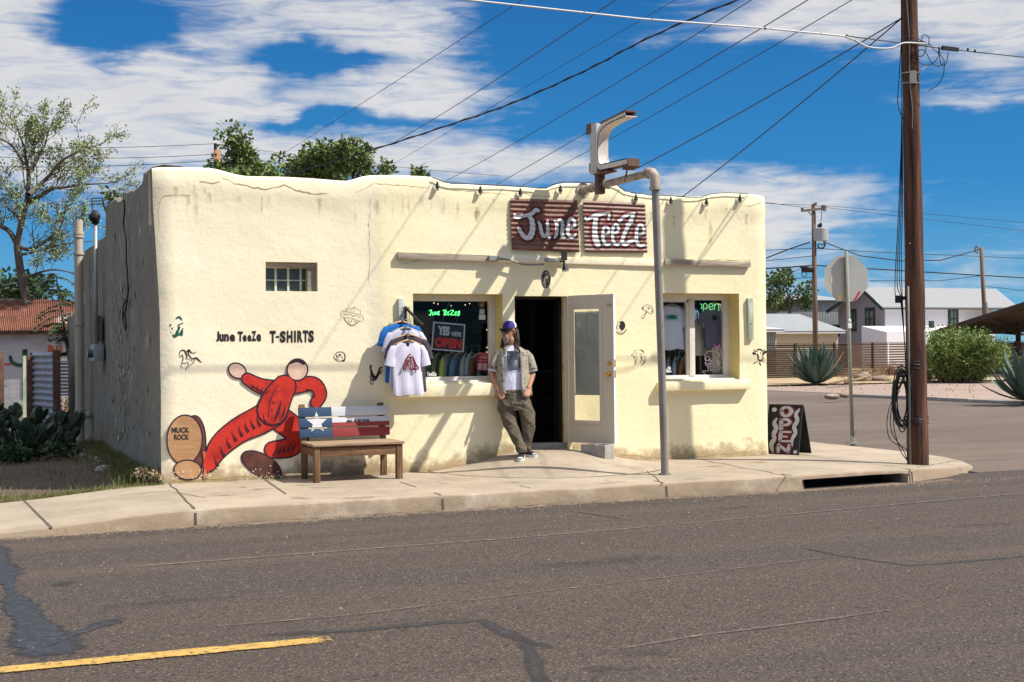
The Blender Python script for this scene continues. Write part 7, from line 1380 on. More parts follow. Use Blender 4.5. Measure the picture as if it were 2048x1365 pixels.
# ------------------------------------------------------------ left yard
def yard():
    b = MB(); 
    for i in range(30):
        for j in range(30):
            x0, x1 = -30 + i * 1., -29 + i * 1.; y0, y1 = -.16 + j * 1., .84 + j * 1.
            f = lambda x, y: -.11 + .09 * sm(x, -1.5, 0) + .03 * noise.noise(Vector((x, y, 2)))
            if x1 > 0.01: x1 = .02
            b.quad((x0, y0, f(x0, y0)), (x1, y0, f(x1, y0)), (x1, y1, f(x1, y1)), (x0, y1, f(x0, y1)))
    tag(b.build('yard_ground', K['yard'], merge=True, smooth=True), kind='structure'); rg = random.Random(8)
    fz = lambda x, y: -.11 + .09 * sm(x, -1.5, 0)
    def blades(n, fx, name, m, lo, hi, w):
        g = MB()
        for i in range(n):
            x, y = fx(); z = fz(x, y) - .01; h = rg.uniform(lo, hi); a = rg.uniform(0, 6.28); t = rg.uniform(.1, .8) * h; s_ = Vector((math.sin(a), -math.cos(a), 0)) * w; p = Vector((x, y, z)); tip = p + Vector((math.cos(a) * t, math.sin(a) * t, h)); mid = p.lerp(tip, .5) + Vector((0, 0, h * .12)); g.add([p - s_, p + s_, mid + s_ * .7, tip, mid - s_ * .7], [(0, 1, 2, 3, 4)])
        tag(g.build(name, m), kind='stuff')
    blades(9000, lambda: (-rg.random() ** 1.1 * 6, -.17 + abs(rg.gauss(0, .22))), 'grass', K['grass'], .02, .08, .004)
    blades(5000, lambda: (-rg.uniform(.05, 6), rg.uniform(0, 9)), 'dry_grass', K['grass_dry'], .03, .13, .004); blades(2600, lambda: (-.03 - abs(rg.gauss(0, .18)), rg.uniform(0, 7)), 'weeds', K['grass'], .06, .22, .005)
    g = MB()
    for x0, x1, n in ((.05, .9, 90), (1.2, 1.45, 60), (.6, 1.5, 50), (2.9, 3.0, 20)):
        for i in range(n): x = rg.uniform(x0, x1); y = -.05 - abs(rg.gauss(0, .02)) - (.28 if x0 == 1.2 and rg.random() < .5 else 0) * rg.random(); p = Vector((x, y, walk_z(x, y))); a = rg.uniform(0, 6.28); tip = p + Vector((math.cos(a) * .02, math.sin(a) * .02, rg.uniform(.01, .05))); s_ = Vector((.003, .002, 0)); g.add([p - s_, p + s_, tip], [(0, 1, 2)])
    tag(g.build('crack_weeds', K['grass']), kind='stuff')
    for i in range(7): 
        x, y = -.12 - rg.random() * .4, 2.5 + i * .55; q = MB(); q.ball((x, y, fz(x, y) + .02), .06 + .05 * rg.random(), 7, 1.3, 1, .7); o = q.build('stone', K['conc_block'], org=(x, y, 0)); tag(o, 'grey stone in the weeds at the foot of the side wall', 'stone', 'stones at the foot of the side wall')
yard()
def prickly(px, py, D, seed, H, n, label):
    rg = random.Random(seed); p0 = at_d(px, py, D); p0.z = -.12; root = thing('prickly_pear', label, 'cactus', tuple(p0), 'prickly pears in the yard'); b = MB()
    def pad(base, d, L, lev):
        d = d.normalized(); s_ = Matrix.Rotation(rg.uniform(0, 3.1), 3, d) @ d.orthogonal().normalized(); t = d.cross(s_); c_ = base + d * L * .5; V = []; rr_ = [(-1, .18), (-.7, .62), (-.2, .92), (.3, 1.), (.75, .72), (.97, .28)]
        b.loft([(c_ + d * L * .52 * z, s_ * L * .34 * w, t * L * .06 * (w + .3)) for z, w in rr_], 10)
        if lev > 0:
            for _ in range(rg.choice((1, 2, 2, 3))): nd = d + s_ * rg.uniform(-.9, .9) + t * rg.uniform(-.4, .4) + Vector((0, 0, .35)); pad(base + d * L * .93 + s_ * rg.uniform(-.22, .22) * L, nd, L * rg.uniform(.75, .98), lev - 1)
    for i in range(n): a = rg.uniform(0, 6.28); pad(p0 + Vector((math.cos(a), math.sin(a), 0)) * rg.uniform(0, .7), Vector((math.cos(a) * .7, math.sin(a) * .7, 1)), H * rg.uniform(.26, .36), 3 if i < n * .6 else 2)
    b.build('pads', K['pear'], root, smooth=True)
prickly(35, 880, 21.0, 3, 1.0, 14, 'large dark prickly pear clump at the left edge of the yard'); prickly(85, 900, 22.0, 5, .62, 8, 'lower prickly pear clump between the big one and the metal fence')
clump(75, 905, 20.5, .75, .22, 900, .09, 'lf_dark', 'dark low weeds spreading under the prickly pears', 'low_shrub', 61, False, -.12, 'shrub'); clump(135, 893, 23.5, .35, .16, 420, .07, 'lf_dark', 'dark weeds at the foot of the vent pipe', 'low_shrub', 62, False, -.12, 'shrub')
clump(296, 950, 15.8, .20, .07, 420, .05, 'grass_dry', 'small dry weed tuft by the front corner of the shop', 'low_shrub', 63, False, -.1, 'shrub')
def vent():
    p = on_x(157, 880, -.16); X, Y = -.17, on_x(160, 870, -.17).y; r = thing('vent_pipe', 'tall buff vent pipe with collars running up the rear side wall', 'pipe', (X, Y, -.15)); zt_ = on_x(154, 443, X).z; K['vent'] = mat('vent', (.42, .36, .28), .7, [((.30, .27, .22), 4, .45, .7, (1, 1, .3), .8)]); print('vent', Y, zt_)
    b = MB(); b.tube([(X, Y, -.15), (X, Y, zt_)], .075, 18); b.build('pipe', K['vent'], r, smooth=True, auto=50); b = MB()
    for py in (470, 476, 510, 650, 820, 838): z = on_x(154, py, X).z; b.tube([(X, Y, z - .02), (X, Y, z + .02)], .095, 18)
    b.build('collar', K['vent'], r, smooth=True, auto=50); b = MB(); z = on_x(160, 832, X).z; b.tube([(X, Y, z - .1), (X + .02, Y - .2, z), (X + .16, Y - .25, z + .02)], .06, 12); b.build('branch', K['vent'], r, smooth=True)
vent()
def mast_():
    X = -.10; Y = on_x(192, 600, X).y; r = thing('service_mast', 'electric service mast with weatherhead and meter box on the side wall', 'electric meter', (X, Y, .8)); zt_ = on_x(192, 445, X).z; zb = on_x(192, 690, X).z
    b = MB(); b.tube([(X, Y, zb), (X, Y, zt_)], .030, 12); b.tube([(X, Y + .18, zb + .2), (X, Y + .18, zt_ - .8)], .018, 8); b.build('conduit', K['galv'], r, smooth=True); b = MB(); b.tube([(X, Y, zt_ - .02), (X, Y, zt_ + .10), (X - .02, Y - .06, zt_ + .16)], [.05, .085, .06], 12); b.ball((X - .02, Y, zt_ + .09), .09, 10, 1, 1.2, .9); b.build('weatherhead', K['black'], r, smooth=True)
    b = MB(); e = Vector(on_x(212, 425, .25))
    for k in range(3): s_ = Vector((X - .03, Y - .05 + .04 * k, zt_ + .12)); b.tube([s_, s_.lerp(e, .35) + Vector((-.1, 0, .16 + .05 * k)), s_.lerp(e, .7) + Vector((0, 0, .16 + .05 * k)), e], .012, 6)
    b.build('cable', K['cable'], r, smooth=True); b = MB(); z0 = on_x(187, 722, X).z; z1 = on_x(187, 690, X).z; b.box((-.16, Y - .25, z0), (-.01, Y + .35, z1), .01); b.build('meter_box', K['galv'], r, smooth=True, auto=40); b = MB(); z2 = on_x(187, 632, X).z; b.box((-.10, Y + .05, z1 + .05), (-.0, Y + .45, z2), .01); b.build('panel_box', K['old_stucco'], r)
    b = MB(); b.tube([(-.16, Y - .02, z0 + .12), (-.24, Y - .02, z0 + .12)], .07, 14); b.build('meter', K['glass_block'], r, smooth=True, auto=40)
mast_()
b = MB(); Pp = [(247, 386), (249, 420), (247, 450), (252, 480), (253, 520), (256, 575), (255, 595), (247, 612), (246, 640), (251, 660), (252, 650), (250, 625), (255, 600)]; b.tube(smooth_path([tuple(on_x(x, y, -.05)) for x, y in Pp], 4), .012, 6); o = b.build('wall_cable', K['cable'], smooth=True, org=tuple(on_x(247, 386, -.05))); tag(o, 'loose black cable hanging down the shaded side wall', 'cable')
# peeled plaster on the side wall
rg = random.Random(4); K['peel'] = mat('peel', (.44, .37, .27), .95, [((.22, .19, .15), 18, .5, .7)], [(30, .6, .02)]); K['peel_dark'] = mat('peel_dark', (.20, .17, .13), .95)
Q1, Q2 = [], []
for i in range(120):
    x, y = (rg.gauss(242, 8), rg.uniform(560, 880)) if rg.random() < .75 else (rg.uniform(215, 300), rg.uniform(430, 900)); rx, ry = rg.uniform(.4, 1.7), rg.uniform(2, 10); e = []
    for k in range(9): a = 2 * math.pi * k / 9; j = rg.uniform(.6, 1.2); e.append((x + rx * j * math.cos(a), y + ry * j * math.sin(a)))
    (Q1 if rg.random() < .5 else Q2).append(e)
def sideX(x, y): 
    p = on_x(x, y, 0.); Y, z = p.y, p.z; return xleft(z) * max(0, 1 - Y / 1.5) + .018 * noise.noise(Vector((Y * 1.2, z * 1.2, 7))) + .008 * noise.noise(Vector((Y * 4, z * 3, 1)))
for Q, m in ((Q1, 'peel'), (Q2, 'peel_dark')): o = decal(Q, lambda x, y: on_x(x, y, sideX(x, y) - .008), 'peeled_plaster', K[m], shop)
def adobe():
    D = 40.; l0, r0 = at_d(-120, 790, D), at_d(175, 790, D); e0, e1 = at_d(-120, 664, D), at_d(172, 661, D); g0, g1 = at_d(-110, 596, D + 2.5), at_d(165, 602, D + 2.5)
    root = thing('adobe_house', 'white plastered shed with rusty corrugated roof behind the yard', 'building', (l0.x, l0.y, -.2)); bk_ = Vector((.35, 5, 0)); b = MB(); b.prism([(l0.x, l0.y, -.2), (r0.x, r0.y, -.2), (r0.x, r0.y, e1.z), (l0.x, l0.y, e0.z)], bk_); K['adobe'] = mat('adobe', (.50, .47, .46), .95, [((.30, .27, .25), 1.2, .5, .75, (1, 1, 2), .8)], [(6, .4, .05)]); b.build('wall', K['adobe'], root)
    K['roof_rust'] = mat('roof_rust', (.30, .13, .085), .85, [((.17, .075, .055), 1.8, .45, .6, None, .8), ((.55, .48, .42), .55, .56, .62, (1, 1, .5), .9), ((.45, .36, .30), 3.2, .62, .68, None, .8)], [(4, .2, .02)], metal=.1); b = MB(); n = 150; V = []
    dz = Vector((0, 0, .0)); ov_ = (FW.copy()); ov_.z = 0; ov_.normalize()
    for i in range(n + 1):
        t = i / n; w = .035 * math.cos(i * math.pi); a = e0.lerp(e1, t) - ov_ * .25; c_ = g0.lerp(g1, t); V += [a + Vector((0, 0, w)), c_ + Vector((0, 0, w))]
    b.add(V, [(2 * i, 2 * i + 2, 2 * i + 3, 2 * i + 1) for i in range(n)]); b.add([v - Vector((0, 0, .03)) for v in V], [(2 * i, 2 * i + 1, 2 * i + 3, 2 * i + 2) for i in range(n)]); h0, h1 = g0 + ov_ * 3, g1 + ov_ * 3; h0.z = e0.z; h1.z = e1.z; b.quad(g0, g1, h1, h0); b.build('roof', K['roof_rust'], root)
    b = MB(); b.beam(e0 - ov_ * .2 - Vector((0, 0, .06)), e1 - ov_ * .2 - Vector((0, 0, .06)), .05, .1); b.build('fascia', K['rust_dark'], root)
    nn = ov_ * -.03
    def W(x, y): return at_d(x, y, D) + nn
    def wall_pt(x, y):                         # onto the wall plane
        d = ray(x, y); pn = (r0 - l0).cross(Vector((0, 0, 1))).normalized(); return CAM + d * ((l0 - CAM).dot(pn) / d.dot(pn)) - ov_ * .02
    K['cactus_paint'] = mat('cactus_paint', (.035, .09, .045), .9); Q = stroke2([(50, 790, 9), (50, 750, 9), (50, 705, 10), (51, 703, 9)], 0, 3) + stroke2([(50, 729, 6), (38, 731, 7), (24, 724, 7), (21, 714, 6)], 0, 4) + stroke2([(50, 740, 5), (62, 735, 5), (63, 708, 4)], 0, 4)
    tag(decal(Q, wall_pt, 'painted_cactus', K['cactus_paint'], root), 'green cactus painted on the wall'); tag(decal([[(3, 728), (24, 727), (24, 730), (3, 731)]], wall_pt, 'painted_line', K['card_red'], root), 'thin red painted line')
    K['orange_paint'] = mat('orange_paint', (.50, .10, .05), .9); tag(decal(fit_text('B', 96, 711, 109, 691, .06) + fit_text('I', 112, 711, 117, 691, .06) + fit_text('L', 120, 710, 131, 691, .06) + fit_text('L', 134, 710, 144, 691, .06), wall_pt, 'painted_lettering', K['orange_paint'], root), 'orange painted capital letters')
adobe()
def yard_fence():
    root = thing('metal_fence', 'corrugated galvanised fence panels between dark posts in the yard', 'fence', tuple(at_d(90, 875, 27))); D = 27.; K['corr'] = mat('corr', (.34, .35, .38), .5, [((.20, .20, .22), 3, .45, .7, (1, 1, 1), .7), ((.18, .11, .08), 7, .62, .7, None, .7)], metal=.25)
    def panel(a, b_, z0, z1, nm, m, nw=14):
        V = []; n = nw * 6; d = (b_ - a); d.z = 0; nrm = Vector((-d.y, d.x, 0)).normalized()
        for i in range(n + 1): z = z0 + (z1 - z0) * i / n; o = nrm * .022 * math.cos(2 * math.pi * nw * i / n); V += [Vector((a.x, a.y, z)) + o, Vector((b_.x, b_.y, z)) + o]
        q = MB(); q.add(V, [(2 * i, 2 * i + 1, 2 * i + 3, 2 * i + 2) for i in range(n)]); q.build(nm, m, root, smooth=True)
    A0, A1 = at_d(66, 870, D + .3), at_d(112, 880, D - 1.2); zt_ = at_d(90, 705, D).z; panel(A0, A1, -.15, zt_, 'panel', K['corr']); B0, B1 = at_d(118, 800, D + 4), at_d(140, 800, D + 4); panel(B0, B1, at_d(120, 792, D + 4).z, at_d(120, 722, D + 4).z, 'rear_panel', K['corr'], 10); b = MB(); b.beam(at_d(110, 714, D + 4), at_d(142, 716, D + 4), .05, .07); C0 = at_d(66, 715, D + 3.5); C1 = at_d(92, 715, D + 3.5); panel(at_d(66, 800, D + 3.5), at_d(80, 800, D + 3.5), .2, C0.z, 'rear_panel', K['corr'], 12); b.build('top_rail', K['wood_grey'], root)
    for px, dd, z in ((61, .3, 712), (114, -1.25, 700), (1, -1., 705)): p = at_d(px, 870, D + dd); q = MB(); q.box((p.x - .07, p.y - .07, -.2), (p.x + .07, p.y + .07, at_d(px, z, D + dd).z), .005); q.build('post', K['rust_dark'], root, smooth=True, auto=40)
    p = at_d(52, 800, D + 2); q = MB(); q.box((p.x - .06, p.y - .03, -.2), (p.x + .08, p.y + .03, at_d(52, 712, D + 2).z)); q.build('post', K['green_board'], root)
yard_fence()
p = at_d(125, 850, 33); b = MB(); b.add([p + Vector((-1, 0, -2)), p + Vector((1, 0, -2)), p + Vector((1, .5, -.2)), p + Vector((-1, .5, -.2))], [(0, 1, 2, 3)])
clump(128, 850, 34, .55, .75, 900, .12, 'dry', 'heap of dry straw behind the gap in the metal fence', 'straw_heap', 64, False, -.2, 'straw')
# timber pole stub rising above the roof
q = thing('far_pole', 'short orange brown timber pole top among the rooftop trees', 'utility pole', tuple(at_d(434, 400, 42))); b = MB(); a = at_d(434, 300, 42); b.tube([(a.x, a.y, -.2), (a.x, a.y, at_d(434, 301, 42).z)], .11, 12); K['pole_orange'] = mat('pole_orange', (.36, .19, .10), .85, [((.2, .1, .06), 6, .45, .65, (2, 2, .3), .8)]); b.build('pole', K['pole_orange'], q, smooth=True); b = MB(); b.tube([(a.x - .05, a.y, a.z), (a.x - .05, a.y, a.z + .2)], .05, 8); b.build('insulator', K['cable'], q)
# ------------------------------------------------------------ across the side street
def fence_wood():
    Y = 39.7; K['fence_solid'] = mat('fence_solid', (.040, .020, .012), .85, [((.07, .038, .022), 2.2, .45, .7, (.5, 1, 8), .8)], [(10, .4, .02, (.3, 1, 6))]); K['fence_slat'] = mat('fence_slat', (.10, .048, .024), .8, [((.19, .10, .05), 1.4, .45, .7, (.4, 1, 8), .8), ((.10, .055, .035), 3, .5, .7, (.4, 1, 6), .7)], [(10, .4, .02, (.3, 1, 6))])
    xa, xb = on_y(1538, 740, Y).x - 8, 120.; zt_ = 1.72; r = thing('slatted_fence', 'long horizontal board fence, dark solid at left and gapped slats further on', 'fence', (xa, Y, -.06)); xm = on_y(1702, 740, Y).x
    rg = random.Random(3); n = 16; b = MB()
    x = xa
    while x < xm:
        for i in range(n): z = -.02 + i * .107; b.box((x, Y + rg.uniform(-.01, .01), z), (min(x + 2.35, xm), Y + .03, z + .099 - (.02 if i > 12 else 0)))
        x += 2.4
    b.build('board_panel', K['fence_solid'], r); b = MB(); x = xm + .05
    while x < xb:
        for i in range(13): z = .0 + i * .133; b.box((x, Y + rg.uniform(-.01, .01), z), (x + 2.32, Y + .03, z + .088))
        x += 2.4
    b.build('slat_panel', K['fence_slat'], r); x = xa
    while x < xb: q = MB(); q.box((x - .07, Y - .05, -.1), (x + .03, Y + .05, zt_)); q.build('post', K['fence_solid'], r); x += 2.4 if x < 70 else 4.8
    b = MB(); b.box((xa, Y - .04, zt_ - .0), (xb, Y + .07, zt_ + .03)); b.build('cap_rail', K['fence_slat'], r)
fence_wood()
def agave(loc, h, seed, label, dead=False, n=44):
    rg = random.Random(seed); r = thing('agave', label, 'agave', tuple(loc), 'blue green agaves by the fence'); b = MB(); dd_ = MB(); loc = Vector(loc)
    for i in range(n):
        t = i / n; a = i * 2.4 + rg.uniform(-.2, .2); el = R(12 + 72 * t ** .8) + rg.uniform(-.08, .08); L = h * (1.0 - .12 * abs(t - .6)) * rg.uniform(.85, 1.08); w = h * .085; d0 = Vector((math.cos(a), math.sin(a), 0)); V = []; pr_ = [(0, .6, 0), (.25, 1., .0), (.5, 1., .02), (.75, .68, .0), (.92, .3, -.02), (1, .02, -.03)]; s_ = Vector((-d0.y, d0.x, 0))
        tgt = dd_ if (dead and i == 18) else b
        for (u, ww, bend) in pr_:
            e2 = el + (.25 - u) * -.25 * (1 - t); p = loc + d0 * (math.cos(e2) * L * u + .06) + Vector((0, 0, math.sin(e2) * L * u + .04)); nrm = (d0 * -math.sin(e2) + Vector((0, 0, math.cos(e2)))); V += [p - s_ * w * ww, p - nrm * w * .32 * ww, p + s_ * w * ww, p + nrm * w * .10 * ww * -.5]
        tgt.add(V, [(4 * k + j, 4 * k + (j + 1) % 4, 4 * k + 4 + (j + 1) % 4, 4 * k + 4 + j) for k in range(len(pr_) - 1) for j in range(4)])
    b.build('leaves', K['agave'], r, smooth=False)
    if dead: tag(dd_.build('bent_leaf', K['agave_dead'], r), 'pale yellowed bent leaf')
g1 = on_z(1632, 769, -.02); agave(g1, 1.75, 2, 'large blue green agave in front of the dark board fence', True, 60); g2 = on_z(2052, 803, -.04); agave(g2, 1.5, 4, 'agave cut off by the right edge, near the lot kerb', False, 46)
cb2 = on_z(1905, 764, -.02); D2 = (cb2 - CAM).dot(FW)
def bush():
    rg = random.Random(5); r = thing('desert_bush', 'broad feathery yellow green bush in front of the slatted fence', 'bush', tuple(cb2)); lf, tb = MB(), MB()
    for i in range(430):
        px = rg.uniform(1848, 2010); hh = 95 * (1 - ((px - 1915) / 118) ** 2) ** .5 * rg.uniform(.45, 1.12) if abs(px - 1915) < 116 else 30; hh = max(28, hh); dd = D2 + rg.uniform(-1.6, 1.6); o = at_d(px, 760, dd); o.z = 0; st = Vector((cb2.x + (o.x - cb2.x) * .5, cb2.y + (o.y - cb2.y) * .5, 0)); tip = o + Vector((rg.gauss(0, .25), rg.gauss(0, .25), hh * dd / F)); mid = st.lerp(tip, .5) + Vector((0, 0, .25))
        Q = smooth_path([tuple(st), tuple(mid), tuple(tip)], 5); tb.tube(Q, [.02 - .0016 * k for k in range(len(Q))], 3, False)
        for k in range(2, len(Q)):
            for _ in range(7): leafquad(lf, Vector(Q[k]) + Vector((rg.gauss(0, .1), rg.gauss(0, .1), rg.gauss(0, .1))), Vector((rg.gauss(0, 1), rg.gauss(0, 1), rg.gauss(.4, .8))).normalized() * .20, .028)
    tb.build('stems', K['dry'], r); lf.build('foliage', K['lf_bush'], r)
bush()
def brush():
    for (px, py, wx, hz, n, m, lab, sd_) in ((1770, 752, 1.5, 1.0, 260, 'dry', 'tangle of dead brown brush behind the big pole', 1), (1728, 758, .9, .7, 160, 'grass_dry', 'pale dry tumbleweed left of the dead brush', 2)):
        rg = random.Random(sd_); c0 = on_z(px, py, -.02); b = MB()
        for i in range(n): a = rg.uniform(0, 6.28); p = c0 + Vector((rg.gauss(0, wx * .4), rg.gauss(0, .4), 0)); d = Vector((math.cos(a), math.sin(a) * .5, rg.uniform(.1, 1.2))).normalized() * hz * rg.uniform(.5, 1.1); b.tube([p, p + d * .5 + Vector((rg.gauss(0, .06), 0, .05)), p + d + Vector((rg.gauss(0, .12), 0, -.05))], [.014, .010, .005], 3, False)
        o = b.build('dead_brush', K[m], org=tuple(c0)); tag(o, lab, 'brush', 'dead brush by the fence')
    def rock(px, py, sx, sz, lab, nm='rock'):
        c0 = on_z(px, py, -.02); b = MB(); b.ball((0, 0, 0), 1, 12); b.v = [tuple(Vector((v[0] * sx * (1 + .25 * noise.noise(Vector(v) * 1.6)), v[1] * sx * .6, v[2] * sz * (1 + .3 * noise.noise(Vector(v) * 2)) + sz * .6)) + c0) for v in b.v]; o = b.build(nm, K['rockm'], smooth=True, org=tuple(c0)); tag(o, lab, 'rock', 'rocks on the lot by the fence')
    K['rockm'] = mat('rockm', (.24, .18, .14), .95, [((.38, .31, .25), 3, .5, .7)], [(8, .6, .05)])
    rock(1728, 764, .42, .27, 'rounded brown rock right of the large agave'); rock(1762, 763, .55, .17, 'flat pale rock between the round rock and the pole'); rock(1665, 797, .28, .09, 'small stone lying at the left end of the lot kerb'); rock(1690, 794, .2, .08, 'pebble sized stone next to the lot kerb end')
    c0 = on_z(1872, 764, -.02); c1 = on_z(1893, 757, -.02); b = MB(); a = on_z(1848, 762, .0); z_ = Vector((0, 0, .24)); P_ = [a + z_, a.lerp(c1, .3) + z_ * 1.05, a.lerp(c1, .7) + z_ * .95, c1 + z_ * 1.1]; b.tube(P_, [.25, .23, .25, .21], 14); K['log'] = mat('log', (.38, .30, .23), .9, [((.18, .13, .10), 3, .45, .65, (.6, 2, 3), .8)], [(8, .6, .04)]); o = b.build('log', K['log'], smooth=True, org=tuple(a)); tag(o, 'weathered pale log lying just right of the big pole', 'log')
    c0 = on_z(1690, 765, 0.); b = MB(); b.tube([on_z(1700, 763, .1) + Vector((0, 0, .1)), on_z(1660, 768, .1)], .05, 6); b.tube([on_z(1740, 762, .1) + Vector((0, 0, .2)), on_z(1690, 766, .1)], .06, 6); o = b.build('fallen_branch', K['dry'], smooth=True, org=tuple(c0)); tag(o, 'fallen grey branch between the agave and the round rock', 'branch')
    rg = random.Random(7); b = MB()
    for i in range(1500): p = Vector((rg.uniform(26.2, 60), rg.uniform(3, 39), -.05)); h = rg.uniform(.03, .10); b.add([p, p + Vector((h * .8, 0, 0)), p + Vector((h * .4, 0, h))], [(0, 1, 2)])
    o = b.build('lot_weeds', K['grass_dry']); tag(o, kind='stuff')
brush()
def far_buildings():
    K['metal_w'] = mat('metal_w', (.52, .53, .54), .5, bumps=[(3, .1, .02)]); K['metal_roof'] = mat('metal_roof', (.28, .29, .295), .6, [((.25, .26, .27), 1, .4, .7)]); K['stucco_p'] = mat('stucco_p', (.56, .48, .37), .9); K['stucco_w'] = mat('stucco_w', (.72, .70, .70), .9); K['stucco_shade'] = mat('stucco_shade', (.33, .29, .30), .9); K['trim_g'] = mat('trim_g', (.035, .05, .05), .7); K['win'] = mat('win', (.10, .13, .10), .15, [((.24, .26, .18), 1, .45, .65)])
    # house: long wall parallel to the street, gable end facing left
    D0 = 105.; c0 = at_d(1771, 720, D0); Yh = c0.y; X1 = on_y(1990, 700, Yh).x; X0 = c0.x; G = -.2; ze = on_y(1771, 613, Yh).z; hd = X0 - on_x(1677, 700, X0).x
    Yg = on_x(1677, 700, X0).y; Ym = on_x(1737, 580, X0).y; zr = on_x(1737, 578, X0).z; print('house', X0, X1, Yh, Yg, Ym, ze, zr)
    r = thing('white_house', 'two storey white house with ribbed metal gable roof behind the fence', 'house', (X0, Yh, G)); b = MB(); b.quad((X0, Yh, G), (X1, Yh, G), (X1, Yh, ze), (X0, Yh, ze)); b.quad((X1, Yg, G), (X0, Yg, G), (X0, Yg, ze), (X1, Yg, ze)); b.add([(X1, Yh, G), (X1, Yg, G), (X1, Yg, ze), (X1, Ym, zr), (X1, Yh, ze)], [(0, 1, 2, 3, 4)]); b.build('wall', K['stucco_w'], r)
    b = MB(); b.add([(X0, Yh, G), (X0, Yg, G), (X0, Yg, ze), (X0, Ym, zr), (X0, Yh, ze)], [(4, 3, 2, 1, 0)]); tag(b.build('gable_wall', K['stucco_shade'], r), 'gable end with shade put into its mauve grey colour')  # darker copy of the white stucco carries this end's shade
    b = MB(); b.quad((X0 - .7, Yh - .6, ze - .15), (X1 + 2, Yh - .6, ze - .15), (X1 + 2, Ym, zr + .05), (X0 - .7, Ym, zr + .05)); b.quad((X1 + 2, Yg + .6, ze - .15), (X0 - .7, Yg + .6, ze - .15), (X0 - .7, Ym, zr + .05), (X1 + 2, Ym, zr + .05)); b.v = [(x, y, z) for x, y, z in b.v]; b.build('roof', K['metal_roof2'], r); n = 64; b = MB()
    for i in range(n + 1): x = X0 - .65 + (X1 + 2.6 - X0) * i / n; b.beam((x, Yh - .58, ze - .10), (x, Ym, zr + .09), .14, .06)
    b.build('roof_rib', mat('rib', (.36, .36, .37), .6), r); b = MB(); b.beam((X0 - .72, Yh - .6, ze - .25), (X0 - .72, Ym, zr - .03), .06, .28); b.beam((X0 - .72, Yg + .6, ze - .25), (X0 - .72, Ym, zr - .03), .06, .28); b.beam((X0 - .7, Yh - .62, ze - .2), (X1 + 2, Yh - .62, ze - .2), .05, .12); b.build('fascia', K['trim_g'], r)
    def win(kind, a, c_):
        (x0, y0), (x1, y1) = a, c_; f = MB(); g = MB(); m2 = MB()
        if kind == 'front':
            p, q = on_y(x0, y1, Yh), on_y(x1, y0, Yh); f.box((p.x, Yh - .06, p.z), (q.x, Yh + .05, q.z)); g.box((p.x + .25, Yh - .08, p.z + .2), (q.x - .25, Yh - .03, q.z - .3)); xm = (p.x + q.x) / 2; m2.box((xm - .05, Yh - .1, p.z + .2), (xm + .05, Yh - .07, q.z - .3)); m2.box((p.x + .25, Yh - .1, (p.z + q.z) / 2 - .05), (q.x - .25, Yh - .07, (p.z + q.z) / 2 + .05))
        else:
            p, q = on_x(x0, y1, X0), on_x(x1, y0, X0); ya, yb_ = sorted((p.y, q.y)); f.box((X0 - .06, ya, p.z), (X0 + .05, yb_, q.z)); k = (yb_ - ya) * .16; g.box((X0 - .08, ya + k, p.z + .2), (X0 - .03, yb_ - k, q.z - .3)); ym = (ya + yb_) / 2; m2.box((X0 - .1, ym - .08, p.z + .2), (X0 - .07, ym + .08, q.z - .3)); m2.box((X0 - .1, ya + k, (p.z + q.z) / 2 - .05), (X0 - .07, yb_ - k, (p.z + q.z) / 2 + .05))
        o = f.build('window', K['trim_g'], r); g.build('pane', K['win'], o); m2.build('sash', K['trim_g'], o)
    win('front', (1896, 614), (1916, 662)); win('side', (1731, 615), (1750, 661)); win('side', (1703, 618), (1713, 663)); win('side', (1739, 675), (1757, 690))
    b = MB(); p, q = on_y(1774, 725, Yh - 3), on_y(1820, 664, Yh - 3); b.add([(p.x, Yh - 3, G), (q.x + 8, Yh - 3, G), (q.x + 8, Yh - 3, on_y(1850, 668, Yh - 3).z), (p.x, Yh - 3, q.z)], [(0, 1, 2, 3)]); b.quad((p.x, Yh - 3, q.z), (q.x + 8, Yh - 3, q.z - .05), (q.x + 8, Yh, q.z + .5), (p.x, Yh, q.z + .5)); b.add([(p.x, Yh - 3, G), (p.x, Yh - 3, q.z), (p.x, Yh, q.z + .5), (p.x, Yh, G)], [(0, 1, 2, 3)]); tag(b.build('lean_to', K['stucco_w'], r), 'low white annex along the long wall')
    b = MB(); p = on_y(1863, 655, Yh - 1); b.tube([(p.x, Yh - 1, p.z - .6), (p.x, Yh - 1, p.z + .5)], .22, 8); b.build('flue', K['trim_g'], r)
    # balcony at the gable's left
    bl = thing('timber_stair', 'dark timber balcony railing at the left side of the white house', 'railing', tuple(at_d(1668, 700, 108))); b = MB()
    p, q = at_d(1656, 660, 108), at_d(1678, 660, 108); b.beam(at_d(1656, 651, 108), at_d(1679, 651, 108), .12, .12); b.beam(at_d(1656, 671, 108), at_d(1679, 671, 108), .12, .2)
    for i in range(8): b.beam(at_d(1657 + i * 3, 651, 108), at_d(1657 + i * 3, 671, 108), .08, .1)
    b.build('railing', K['trim_g'], bl); b = MB(); a = at_d(1657, 650, 108); b.box((a.x - .12, a.y - .12, G), (a.x + .12, a.y + .12, a.z)); b.build('post', K['trim_g'], bl)
